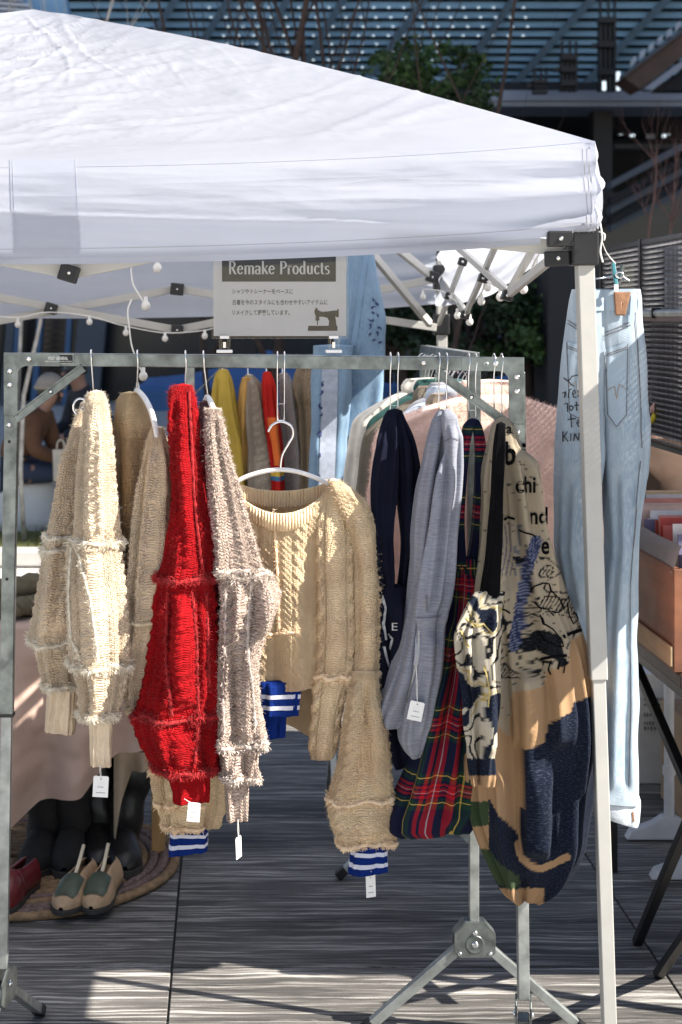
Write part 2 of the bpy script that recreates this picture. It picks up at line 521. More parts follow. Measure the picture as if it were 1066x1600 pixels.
MT['cloth_grey'] = M('grey_hem_tape', (0.30, 0.30, 0.33), 0.7, 0, 0.1, 20)

tent = thing('market_tent', (TXC, TYC, 0), 'white pop-up market tent sheltering the clothes racks', 'tent')
APEX = 2.43
VAL = 0.176
def eave_z(side, s):
    """height of the eave (top of the valance) along a side, s from 0 to 1; it sags to the middle"""
    sag = 0.05 * (4 * s * (1 - s)) ** 0.9
    return 1.946 - sag
CORN = [(TX0, TY0), (TX1, TY0), (TX1, TY1), (TX0, TY1)]
def canopy_side(side, nu, nv_s, nv_v, rough):
    a = CORN[side]; b = CORN[(side + 1) % 4]
    A = Vector((a[0], a[1], 0)); B = Vector((b[0], b[1], 0))
    along = (B - A).normalized(); outn = Vector((along.y, -along.x, 0))
    ap = Vector((TXC, TYC, APEX))
    mb = MB()
    nv = nv_s + nv_v
    A0Y = min(c[1] for c in CORN); A1Y = max(c[1] for c in CORN)
    def fn(u, j):
        v = j * nv
        base = A.lerp(B, u)
        ez = eave_z(side, u)
        edge = 4 * u * (1 - u)
        if v >= nv_v:
            t = (v - nv_v) / nv_s
            p = Vector((base.x, base.y, ez)).lerp(ap, t)
            p.z += 0.025 * math.sin(math.pi * t) - 0.05 * edge * math.sin(math.pi * t) * 0.6     # belly of the slope, hips held up
            w = 1 - t
            lx = (p - A).dot(along); ly = t * 1.29
            tp = smooth01(t * 6) * smooth01((1 - t) * 9)
            # long diagonal creases running to the peak, short crumples near it, tension folds along the eave
            def crease(a, fx, fy, sd, th, amp):
                x_ = lx * math.cos(a) + ly * math.sin(a); y_ = -lx * math.sin(a) + ly * math.cos(a)
                wv = 0.25 * nz(x_ * 1.5, y_ * 1.5, sd + 3)
                return max(0.0, ridge(x_ * fx + wv, y_ * fy + wv, side * 13.0 + sd) - th) * amp
            am = 0.35 + 0.65 * smooth01(0.5 + 1.6 * nz(lx * 0.9, ly * 1.3, side + 77.0))
            c1 = crease(0.55, 0.8, 5.0, 2.0, 0.80, 0.050) + crease(-0.5, 0.8, 5.5, 7.0, 0.82, 0.045)
            c2 = crease(1.15, 1.1, 7.0, 9.0, 0.80, 0.034) * smooth01((t - 0.2) * 3) + crease(-1.2, 1.2, 8.0, 15.0, 0.82, 0.034) * smooth01((t - 0.25) * 3)
            c3 = crease(0.08, 0.7, 9.0, 11.0, 0.74, 0.018) + crease(-0.12, 1.0, 14.0, 19.0, 0.78, 0.012) * (1 - smooth01(t * 2.2))
            c4 = crease(0.8, 4.0, 13.0, 21.0, 0.80, 0.020) * smooth01((t - 0.45) * 3)
            c1 *= am; c2 *= am
            c3 += crease(0.35, 2.2, 16.0, 33.0, 0.82, 0.010) + crease(-0.45, 2.4, 18.0, 37.0, 0.83, 0.010) + crease(0.95, 2.6, 15.0, 43.0, 0.84, 0.010)
            big = 0.012 * nz(lx * 1.2, ly * 2.2, side + 5.0)
            d = (c1 * 1.3 + c2 * 1.0 + c3 * 1.25 + c4 * 0.35) * edge ** 0.3 * tp + big * tp * edge ** 0.4
            n = Vector((outn.x * 0.4, outn.y * 0.4, 0.92))
            p += n * d * rough
        else:
            t = v / nv_v                       # 0 at the hem, 1 at the eave
            val = VAL + 0.115 * max(0.0, min(1.0, (base.y - A0Y) / (A1Y - A0Y)))
            h = val * (1 - t)
            lx = u * (B - A).length
            p = Vector((base.x, base.y, ez - h))
            cor = smooth01(min(u, 1 - u) * 9)
            o = 0.010 * math.sin(math.pi * (1 - t)) + 0.012 * smooth01(1 - t) * 0
            o += cor * (0.016 * nz(lx * 1.3, h * 7.0 + lx * 0.4, side + 31.0) + 0.010 * nz(lx * 2.2 + h * 6, h * 15, side + 37.0)) * smooth01((1 - t) * 3)
            o += cor * 0.012 * max(0, ridge(lx * 0.7 + h * 1.5, h * 16 - lx * 1.1, side + 41.0) - 0.55) * smooth01((1 - t) * 4) * smooth01(t * 3 + 0.2)
            o -= 0.035 * smooth01(1 - t * 1.7) * cor            # hem turned in under the frame
            # pinched folds gathered into the corners
            pin = (1 - smooth01(min(u, 1 - u) * 5.5))
            o += pin * 0.010 * math.sin(h * 95 + 2.0 * lx) * smooth01((1 - t) * 2.5)
            p += outn * o * rough
        # round the edge between slope and valance
        return p
    mb.grid(fn, nu, nv)
    # soften the eave
    w = nu + 1
    for it in range(16):
        newp = {}
        for j in range(max(1, nv_v - 11), min(nv, nv_v + 12)):
            k = 1 - abs(j - nv_v) / 12.5
            for i in range(1, nu):
                q = (mb.v[(j - 1) * w + i] + mb.v[(j + 1) * w + i]) * 0.5
                newp[j * w + i] = mb.v[j * w + i].lerp(q, 0.7 * k)
        for kk, q in newp.items(): mb.v[kk] = q
    return mb
for side, (nu, ns, nvv) in enumerate(((300, 130, 42), (110, 60, 24), (110, 60, 24), (70, 30, 12))):
    mb = canopy_side(side, nu, ns, nvv, 1.0)
    o = mb.build('canopy_panel', MT['cloth'], tent, smooth=True)
    if side == 0: front_panel = o; front_mb = mb
front_bvh = BVHTree.FromPolygons([v[:] for v in front_mb.v], front_mb.f)

# stitched hem and the seam under the eave
for j_, nm_ in ((4, 'hem_stitching'), (42, 'eave_seam')):
    mb = MB(); w_ = 301
    for i in range(w_):
        p_, q_ = front_mb.v[j_ * w_ + i], front_mb.v[(j_ + 1) * w_ + i]
        mb.v += [p_ + Vector((0, -0.0013, 0.0004)), p_.lerp(q_, 0.28) + Vector((0, -0.0013, 0.0004))]
        if i: mb.f.append((2 * i - 2, 2 * i, 2 * i + 1, 2 * i - 1))
    mb.build(nm_, MT['cloth_grey'] if j_ == 4 else MT['cloth'], front_panel, smooth=True)

def cast(bvh, px, py, off=0.0012):
    o = Vector((0, 0, EYE)); d = (P(px, py, 1.0) - o).normalized()
    loc, n, i, dist = bvh.ray_cast(o, d)
    if loc is None: return None
    if n.dot(d) > 0: n = -n
    return loc + n * off

# sewn-on pocket patch on the front panel, its seams, and the taped corner seam
mbp = MB()
pts = {}
NXP, NYP = 18, 36
def patch(u, v):
    x = lerp(18, 122, u) + 6 * (v - 0.5); y = lerp(250, 396, v)
    return cast(front_bvh, x, y, 0.0014) or P(x, y, 3.1)
mbp.grid(patch, NXP, NYP)
o = mbp.build('strap_pocket', MT['cloth'], front_panel, smooth=True)
def ribbon(bvh, pts, w, mb, off=0.0015, step=3.0):
    """a flat strip laid on a surface along a line given in photo pixels; w in pixels"""
    pl = []
    for a, b in zip(pts[:-1], pts[1:]):
        n = max(1, int(math.hypot(b[0] - a[0], b[1] - a[1]) / step))
        pl += [(lerp(a[0], b[0], k / n), lerp(a[1], b[1], k / n)) for k in range(n)]
    pl.append(pts[-1])
    prev = None
    for i, p in enumerate(pl):
        a = pl[max(i - 1, 0)]; b = pl[min(i + 1, len(pl) - 1)]
        dx, dy = b[0] - a[0], b[1] - a[1]; L = math.hypot(dx, dy) or 1
        ww = w[0] + (w[1] - w[0]) * i / max(1, len(pl) - 1) if isinstance(w, tuple) else w
        nx, ny = -dy / L * ww / 2, dx / L * ww / 2
        q0 = cast(bvh, p[0] + nx, p[1] + ny, off); q1 = cast(bvh, p[0] - nx, p[1] - ny, off)
        if q0 is None or q1 is None or (q0 - q1).length > ww / F * 3.5 * 6:
            prev = None; continue
        b_ = len(mb.v); mb.v += [q0, q1]
        if prev is not None: mb.f.append((prev, b_, b_ + 1, prev + 1))
        prev = b_
    return mb
for pl in ([(20, 252), (26, 390)], [(118, 250), (126, 392)]):
    mb = MB(); ribbon(front_bvh, pl, 1.6, mb, 0.0022)
    if mb.f: mb.build('pocket_seam', MT['cloth'], front_panel, smooth=True)
for xo in (912, 919):
    mb = MB(); ribbon(front_bvh, [(xo, 232), (xo + 2, 280), (xo + 6, 330), (xo + 8, 362)], 1.4, mb, 0.0018)
    if mb.f: mb.build('corner_stitching', MT['cloth_grey'], front_panel, smooth=True)
# grey hem tape along the foot of the front valance, inside
mb = MB()
def hem(u, v):
    x = lerp(TX0, TX1 - 0.1, u); s = (x - TX0) / (TX1 - TX0)
    return Vector((x, TY0 + 0.028 + 0.004 * v, eave_z(0, s) - VAL - 0.012 + 0.03 * v))
mb.grid(hem, 80, 1)
mb.build('hem_tape', MT['cloth'], front_panel, smooth=True)

# poles (they lean slightly outward towards the foot), brackets and scissor trusses
def pole(xt, yt, xb, yb, zt=1.80):
    root = thing('tent_leg_anchor', (0, 0, 0), None, None) if False else tent
    mb = MB(); mb.bar((xb, yb, 0.0), (lerp(xb, xt, 0.55), lerp(yb, yt, 0.55), 0.99), 0.026, 0.026, Vector((0, 1, 0)))
    inner = mb.build('inner_leg', MT['tent_pole'], tent, bevel=0.002)
    mb = MB(); mb.bar((lerp(xb, xt, 0.5), lerp(yb, yt, 0.5), 0.9), (xt, yt, zt), 0.033, 0.033, Vector((0, 1, 0)))
    mb.build('outer_leg', MT['tent_pole'], tent, bevel=0.0025)
    mb = MB(); mb.box((xb, yb, 0.004), (0.09, 0.09, 0.008)); mb.build('foot_plate', MT['zinc_dull'], tent, bevel=0.002)
pole(0.694, 3.12, 0.752, 3.12)
pole(0.720, 5.38, 0.735, 5.38)
pole(-1.72, 3.12, -1.77, 3.12)
pole(-1.69, 5.38, -1.72, 5.38)
def bracket(x, y, z, hz=0.075, s=0.052):
    mb = MB(); mb.box((x, y, z), (s, s, hz)); b = mb.build('leg_bracket', MT['black_plastic'], tent, bevel=0.004)
    return b
def lug(p0, p1, b, w=0.02, h=0.03):
    mb = MB(); mb.bar(p0, p1, w, h); l = mb.build('bracket_lug', MT['black_plastic'], b, bevel=0.003)
    mid = (Vector(p0) + Vector(p1)) / 2
    bolt(l, mid + Vector((0, -w / 2, 0)), (0, -1, 0), 0.005)
b = bracket(0.694, 3.12, 1.743)
lug((0.670, 3.10, 1.757), (0.620, 3.10, 1.757), b); lug((0.670, 3.12, 1.721), (0.622, 3.135, 1.719), b)
bracket(0.720, 5.38, 1.742, 0.085); bracket(0.720, 5.38, 1.585, 0.07); bracket(-1.72, 3.12, 1.743); bracket(-1.69, 5.38, 1.742)
def truss(p0, p1, d0, d1, w=0.016, h=0.026):
    mb = MB(); mb.bar(P(p0[0], p0[1], d0), P(p1[0], p1[1], d1), w, h)
    return mb.build('truss_bar', MT['tent_pole'], tent, bevel=0.002)
def joint(px, py, d, s=0.03, rot=0.3):
    mb = MB(); mb.box(P(px, py, d), (s * 1.1, s * 1.2, s), Matrix.Rotation(rot, 3, 'Y'))
    j = mb.build('truss_joint', MT['black_plastic'], tent, bevel=0.003)
    bolt(j, P(px, py, d - s * 0.6), (0, -1, 0), 0.004)
# front truss, just behind the front valance
truss((-60, 392), (112, 424), 3.17, 3.17, h=0.03); truss((104, 426), (330, 380), 3.19, 3.19, h=0.03); joint(108, 427, 3.16, 0.034)
truss((880, 388), (600, 360), 3.15, 3.16, h=0.03)
# back truss: two crossed pairs between the far legs
truss((-160, 436), (278, 516), 5.36, 5.36); truss((-160, 530), (278, 451), 5.38, 5.38)
truss((274, 451), (682, 512), 5.36, 5.36); truss((274, 516), (680, 436), 5.38, 5.38)
joint(80, 482, 5.35, 0.036); joint(277, 452, 5.35, 0.04, 0.1); joint(277, 516, 5.35, 0.036, 0.1)
# right-hand truss running away from the near leg to the far leg
truss((872, 396), (793, 461), 3.16, 3.72, 0.012, 0.02); truss((838, 380), (793, 461), 3.55, 3.72, 0.012, 0.018); truss((793, 455), (715, 386), 3.72, 4.35, 0.012, 0.018)
truss((778, 376), (727, 492), 3.75, 4.45, 0.012, 0.018); truss((727, 488), (692, 436), 4.45, 5.32, 0.012, 0.02); truss((724, 408), (686, 505), 4.45, 5.32, 0.012, 0.02)
joint(793, 462, 3.70, 0.024); joint(755, 435, 4.0, 0.022); joint(727, 492, 4.42, 0.022); joint(723, 409, 4.40, 0.022); joint(702, 463, 4.85, 0.022); joint(676, 433, 5.30, 0.036)
# roof struts from the far leg towards the peak
truss((672, 506), (580, 395), 5.3, 4.9); truss((672, 430), (600, 372), 5.3, 5.0)
# tie cord at the near corner
mb = MB(); mb.tube(crom([P(933, 330, 3.08), P(938, 350, 3.07), P(941, 372, 3.07), P(938, 392, 3.075), P(942, 410, 3.075)], 5), 0.0018, 6); mb.build('tie_cord', MT['string'], tent, smooth=True)
mb = MB(); mb.tube(crom([P(936, 362, 3.08), P(945, 366, 3.07), P(944, 376, 3.07)], 4), 0.0014, 6); mb.build('tie_cord', MT['string'], tent, smooth=True)
# loose corner flap of the side valance curling past the leg
mb = MB()
def flap(u, v):
    x = lerp(922, 930, u) + (6 + 12 * u) * math.sin(math.pi * v) * (0.3 + 0.7 * v); y = lerp(228, 372, v)
    return P(x, y, 3.095 + 0.05 * u + 0.012 * math.sin(v * 9))
mb.grid(flap, 8, 30); mb.build('corner_flap', MT['cloth'], front_panel, smooth=True)

# string lights along the trusses: cord and bulbs
MT['bulb'] = M('milky_bulb', (0.82, 0.80, 0.77), 0.25, 0, 0.05, 30, trans=0.3)
def string_lights(pts, bulbs, d, label, r=0.0105):
    root = thing('string_lights', P(pts[0][0], pts[0][1], pts[0][2] if len(pts[0]) > 2 else d), label, 'string lights')
    mb = MB(); mb.tube(crom([P(p[0], p[1], p[2] if len(p) > 2 else d) for p in pts], 6), 0.0018, 6)
    mb.build('cord', MT['string'], root, smooth=True)
    for bb in bulbs:
        dd = bb[2] if len(bb) > 2 else d
        c = P(bb[0], bb[1], dd)
        mb = MB(); mb.lathe(c, [(r * 0.3, -r), (r * 0.75, -r * 0.7), (r, 0), (r * 0.8, r * 0.65), (r * 0.45, r * 1.0), (r * 0.42, r * 2.0)], (0, 0, 1), 14)
        q = mb.build('bulb', MT['bulb'], root, smooth=True)
    return root
string_lights([(-20, 492), (28, 496), (75, 488), (140, 494), (190, 508), (258, 520), (320, 516), (345, 508)], [(28, 507), (140, 503), (197, 520), (258, 529), (320, 525)], 5.28, 'string of small white bulbs along the back truss')
string_lights([(238, 405), (208, 415), (206, 432), (210, 448), (226, 474)], [(228, 478, 3.9), (246, 419, 3.9)], 3.9, 'two white bulbs dangling from a looped cord under the canopy', 0.0115)
string_lights([(206, 468), (200, 485), (202, 510), (206, 540), (215, 565), (222, 582)], [(224, 588, 3.55)], 3.55, 'single white bulb dangling behind the steel bar above the beige cardigan', 0.010)
string_lights([(850, 384, 3.25), (836, 408, 3.35), (818, 440, 3.6), (782, 450, 3.8), (760, 440, 4.0), (752, 458, 4.2), (730, 482, 4.4), (712, 470, 4.7), (690, 455, 5.0), (661, 452, 5.2)],
              [(818, 452, 3.6), (782, 464, 3.8), (762, 449, 4.1), (752, 471, 4.2), (734, 503, 4.42), (715, 493, 4.6), (707, 466, 4.8), (661, 464, 5.2), (837, 419, 3.4)], 4.0, 'string of round white bulbs wound along the right truss', 0.0105)
# ------------------------------------------------------------------ lettering helpers
def text_mesh(body, bold=0.0):
    cu = bpy.data.curves.new('tmp_text', 'FONT'); cu.body = body; cu.size = 1.0; cu.offset = bold; cu.resolution_u = 3
    ob = bpy.data.objects.new('tmp_text', cu); COL.objects.link(ob)
    dg = bpy.context.evaluated_depsgraph_get(); dg.update()
    me = ob.evaluated_get(dg).to_mesh()
    vs_ = [(v.co.x, v.co.y) for v in me.vertices]; fs_ = [tuple(p.vertices) for p in me.polygons]
    ob.evaluated_get(dg).to_mesh_clear()
    bpy.data.objects.remove(ob); bpy.data.curves.remove(cu)
    return vs_, fs_
def flat_text(mb, body, x0, x1, ytop, ybot, fn, bold=0.0):
    """text stretched into the photo-pixel box, mapped to 3D by fn(px, py)"""
    v, f = text_mesh(body, bold)
    if not v: return
    a = min(p[0] for p in v); b = max(p[0] for p in v); c = min(p[1] for p in v); d = max(p[1] for p in v)
    mb.add([fn(lerp(x0, x1, (p[0] - a) / (b - a)), lerp(ybot, ytop, (p[1] - c) / (d - c))) for p in v], f)

def stroke2(mb, pts, w, fn):
    """thick polyline in pixel space, flat, w may be (start, end) or a list"""
    n = len(pts); prev = None
    for i, p in enumerate(pts):
        a = pts[max(i - 1, 0)]; b = pts[min(i + 1, n - 1)]
        dx, dy = b[0] - a[0], b[1] - a[1]; L = math.hypot(dx, dy) or 1
        ww = w[i] if isinstance(w, list) else w
        nx, ny = -dy / L * ww / 2, dx / L * ww / 2
        k = len(mb.v); mb.v += [fn(p[0] + nx, p[1] + ny), fn(p[0] - nx, p[1] - ny)]
        if prev is not None: mb.f.append((prev, k, k + 1, prev + 1))
        prev = k

TH, TN = 0.22, 0.09
def serif_glyphs():
    def arcp(cx, cy, rx, ry, a0, a1, n=10): return [(cx + rx * math.cos(math.radians(lerp(a0, a1, i / n))), cy + ry * math.sin(math.radians(lerp(a0, a1, i / n)))) for i in range(n + 1)]
    def wv(pts):   # thick where the stroke runs vertically
        out = []
        for i in range(len(pts)):
            a = pts[max(i - 1, 0)]; b = pts[min(i + 1, len(pts) - 1)]
            dx, dy = abs(b[0] - a[0]), abs(b[1] - a[1]); out.append(lerp(TN, TH, dy / (dx + dy + 1e-6)))
        return out
    def st(x, y0, y1, l=0.13, r=0.13, t=0.13): return [([(x, y0), (x, y1)], TH), ([(x - l, y0), (x + r, y0)], TN)] + ([([(x - t, y1), (x, y1)], TN)] if t else [])
    def cv(p): return [(p, wv(p))]
    G = {}
    G['R'] = (0.98, st(0.2, 0.04, 1.46) + cv([(0.2, 1.46)] + arcp(0.42, 1.11, 0.32, 0.35, 90, -90) + [(0.2, 0.76)]) + [([(0.45, 0.76), (0.78, 0.04)], TH), ([(0.72, 0.04), (0.95, 0.04)], TN)])
    G['P'] = (0.86, st(0.2, 0.04, 1.46) + cv([(0.2, 1.46)] + arcp(0.42, 1.08, 0.33, 0.38, 90, -90) + [(0.2, 0.70)]))
    G['e'] = (0.76, cv(arcp(0.36, 0.5, 0.27, 0.46, 10, 180) + arcp(0.36, 0.5, 0.27, 0.46, 180, 325)) + [([(0.12, 0.56), (0.62, 0.56)], TN)])
    G['m'] = (1.20, st(0.16, 0.04, 0.96) + cv([(0.18, 0.75)] + arcp(0.39, 0.72, 0.21, 0.24, 150, 0) + [(0.6, 0.04)]) + cv([(0.62, 0.75)] + arcp(0.83, 0.72, 0.21, 0.24, 150, 0) + [(1.04, 0.04)]) + [([(0.48, 0.04), (0.72, 0.04)], TN), ([(0.92, 0.04), (1.16, 0.04)], TN)])
    G['a'] = (0.74, cv(arcp(0.33, 0.74, 0.22, 0.22, 170, 0) + [(0.55, 0.08), (0.68, 0.04)]) + cv(arcp(0.33, 0.28, 0.23, 0.25, 60, 330)))
    G['k'] = (0.78, st(0.16, 0.04, 1.5) + [([(0.2, 0.42), (0.6, 0.94)], TN), ([(0.34, 0.56), (0.66, 0.04)], TH), ([(0.5, 0.95), (0.72, 0.95)], TN), ([(0.56, 0.04), (0.76, 0.04)], TN)])
    G['r'] = (0.56, st(0.16, 0.04, 0.96) + cv([(0.18, 0.72)] + arcp(0.36, 0.74, 0.17, 0.2, 160, 40)))
    G['o'] = (0.76, cv(arcp(0.37, 0.5, 0.27, 0.46, 0, 360, 20)))
    G['d'] = (0.80, st(0.58, 0.04, 1.5, 0.0, 0.13) + cv(arcp(0.34, 0.48, 0.24, 0.44, 40, 320, 16)))
    G['u'] = (0.82, cv([(0.16, 0.96), (0.16, 0.35)] + arcp(0.36, 0.3, 0.2, 0.25, 180, 320)) + st(0.6, 0.04, 0.96, 0.0, 0.12))
    G['c'] = (0.66, cv(arcp(0.36, 0.5, 0.27, 0.46, 40, 320, 16)))
    G['t'] = (0.50, cv([(0.2, 1.3), (0.2, 0.25)] + arcp(0.34, 0.22, 0.14, 0.17, 180, 320)) + [([(0.04, 0.94), (0.42, 0.94)], TN)])
    G['s'] = (0.58, cv(arcp(0.28, 0.73, 0.18, 0.22, 30, 230) + arcp(0.28, 0.27, 0.2, 0.23, 70, -140)))
    G[' '] = (0.42, [])
    return G
def serif_text(mb, body, x0, x1, ybase, xh, fn):
    G = serif_glyphs(); tot = sum(G[c][0] + 0.04 for c in body); k = (x1 - x0) / tot; x = x0
    for c in body:
        for pts, w in G[c][1]:
            q = [(x + a * k, ybase - b * xh) for a, b in pts]
            stroke2(mb, q, [ww * k for ww in w] if isinstance(w, list) else w * k, fn)
        x += (G[c][0] + 0.04) * k

# ------------------------------------------------------------------ the front rack
def YR(px): return 3.42 - 0.2 * (px - 22) / 784.0
LT = P(20, 561, YR(20)); RT = P(808, 569, YR(808))
BD = (RT - LT).normalized(); BN = Vector((BD.y, -BD.x, 0)).normalized()      # along the bar, out of its front
if BN.y > 0: BN = -BN
LB = P(4, 1512, 3.42); RB = P(818, 1560, 3.22)
rack = thing('clothes_rack', ((LT.x + RT.x) / 2, 3.32, 0), 'zinc folding clothes rack in front carrying the knitwear and the sign', 'clothes rack', 'zinc folding clothes racks')
def angle_bar(mb, p0, p1, w=0.027, t=0.003, dep=0.025, up=Vector((0, 0, 1))):
    """L-section: a front flange and a top flange"""
    x, y, z = frame(Vector(p0), Vector(p1), up)
def rack_corner(root, top, side, bd, bn, mat='zinc'):
    """L-shaped corner plate with rounded inner edge"""
    s = side
    poly = [(-0.0145, 0.0142), (0.11, 0.0142), (0.11, -0.0142), (0.034, -0.0142), (0.024, -0.018), (0.018, -0.026), (0.0165, -0.036), (0.0165, -0.12), (-0.0145, -0.12)]
    mb = MB(); mb.prism([(a * s, b) for a, b in poly], top + bn * 0.0155, bd, Vector((0, 0, 1)), 0.003)
    return mb.build('corner_plate', MT[mat], root, bevel=0.0012)
mb = MB(); mb.bar(LT + BD * 0.0, RT, 0.026, 0.0275); top_bar = mb.build('top_bar', MT['zinc'], rack, bevel=0.002)
for top, bot, s, cut in ((LT, LB, 1, 1118), (RT, RB, -1, 1160)):
    axis = bot - top
    t = (cut - 565) / (1512 - 565)
    mid = top + axis * t
    mb = MB(); mb.bar(top + Vector((0, 0, -0.015)), mid, 0.029, 0.026, Vector((0, 1, 0))); up = mb.build('upright', MT['zinc'], rack, bevel=0.002)
    mb = MB(); mb.bar(top + axis * (t - 0.08), bot, 0.0225, 0.0215, Vector((0, 1, 0))); mb.build('inner_tube', MT['zinc_dull'], rack, bevel=0.0015)
    mb = MB(); mb.box(mid, (0.033, 0.031, 0.006)); mb.build('collar', MT['black_plastic'], up)
    cp = rack_corner(rack, top, s, BD, BN)
    for a, b_ in ((0.042, 0.0), (0.0, -0.026), (0.0, -0.055)):
        bolt(cp, top + BD * (a * s) + Vector((0, 0, b_)) + BN * 0.0172, BN, 0.006)
    bolt(up, top + axis * 0.108 + BN * 0.0145, BN, 0.006)
    for tt in (0.135, 0.36):
        mbh = MB(); mbh.lathe(top + axis * tt + BN * 0.0146, [(0.0035, 0), (0.0032, 0.0004)], BN, 10); mbh.build('punched_hole', MT['black_plastic'], up)
    # diagonal brace: grooved strap
    b0 = top + axis * 0.098 + BD * (0.012 * s) + BN * 0.012; b1 = top + BD * (0.160 * s) + Vector((0, 0, -0.016)) + BN * 0.012
    mb = MB(); mb.bar(b0, b1, 0.003, 0.019, BN.cross(b1 - b0)); br = mb.build('brace', MT['zinc'], rack, bevel=0.001)
    u_ = (b1 - b0).normalized(); nrm = BN.cross(u_)
    for off in (-0.0075, 0.0075):
        mb = MB(); mb.bar(b0 + nrm * off + BN * 0.003, b1 + nrm * off + BN * 0.003, 0.007, 0.003, nrm); mb.build('brace_lip', MT['zinc'], br)
    bolt(br, b0.lerp(b1, 0.53) + BN * 0.0022, BN, 0.0045)
    # folding foot: hinge cheeks and two legs, one to the front, one to the back
    hd = BN
    hg = MB()
    for sd in (-1, 1):
        hg.prism([(-0.05, -0.03), (-0.05, 0.012), (-0.02, 0.032), (0.02, 0.032), (0.05, 0.012), (0.05, -0.03), (0.03, -0.045), (-0.03, -0.045)], bot + BD * (0.0145 * sd) + Vector((0, 0, -0.03)), hd, Vector((0, 0, 1)), 0.004)
    h = hg.build('hinge', MT['zinc'], rack, bevel=0.001)
    for sd in (-1, 1):
        bolt(h, bot + BD * (0.0172 * sd) + Vector((0, 0, -0.032)), BD * sd, 0.008)
    for sg in (1, -1):
        lp0 = bot + hd * (0.02 * sg) + Vector((0, 0, -0.045)); lp1 = Vector((bot.x + hd.x * 0.26 * sg, bot.y + hd.y * 0.26 * sg, 0.015))
        mb = MB(); mb.bar(lp0, lp1, 0.022, 0.02); lg = mb.build('leg', MT['zinc_dull'], rack, bevel=0.0015)
        mb = MB(); mb.bar(lp1 - (lp1 - lp0).normalized() * 0.02, lp1 + (lp1 - lp0).normalized() * 0.012, 0.026, 0.024); mb.build('rubber_foot', MT['black_plastic'], lg, bevel=0.003)
for xx in (670, 763):
    bolt(top_bar, LT.lerp(RT, (xx - 20) / 788.0) + BN * 0.0137, BN, 0.0055)
# maker's plate
def plate_pt(px, py): 
    q = LT.lerp(RT, (px - 20) / 788.0); yb = lerp(561, 569, (px - 20) / 788.0)
    return q + Vector((0, 0, -(py - yb) / F * YR(px)))
PLN = BN
mb = MB(); c = plate_pt(99, 560.5); mb.box(c + PLN * 0.0148, (0.066, 0.002, 0.0205), Matrix.Rotation(math.atan2(BD.y, BD.x), 3, 'Z')); pl = mb.build('maker_plate', MT['zinc_dull'], rack)
mb = MB(); mb.box(c + PLN * 0.0162, (0.063, 0.0012, 0.0178), Matrix.Rotation(math.atan2(BD.y, BD.x), 3, 'Z')); mb.build('plate_face', MT['black_plastic'], pl)
MT['plate_white'] = M('plate_lettering', (0.75, 0.75, 0.72), 0.6, 0, 0.05)
mb = MB(); flat_text(mb, 'POST GENERAL', 83, 115, 557, 562.2, lambda x, y: plate_pt(x, y) + PLN * 0.0173, 0.01); mb.build('plate_lettering', MT['plate_white'], pl)
mb = MB(); flat_text(mb, 'SUPPLY FOR OUTDOOR AND STORAGE', 77.5, 121, 563.5, 565.6, lambda x, y: plate_pt(x, y) + PLN * 0.0173); mb.build('plate_small_print', MT['plate_white'], pl)

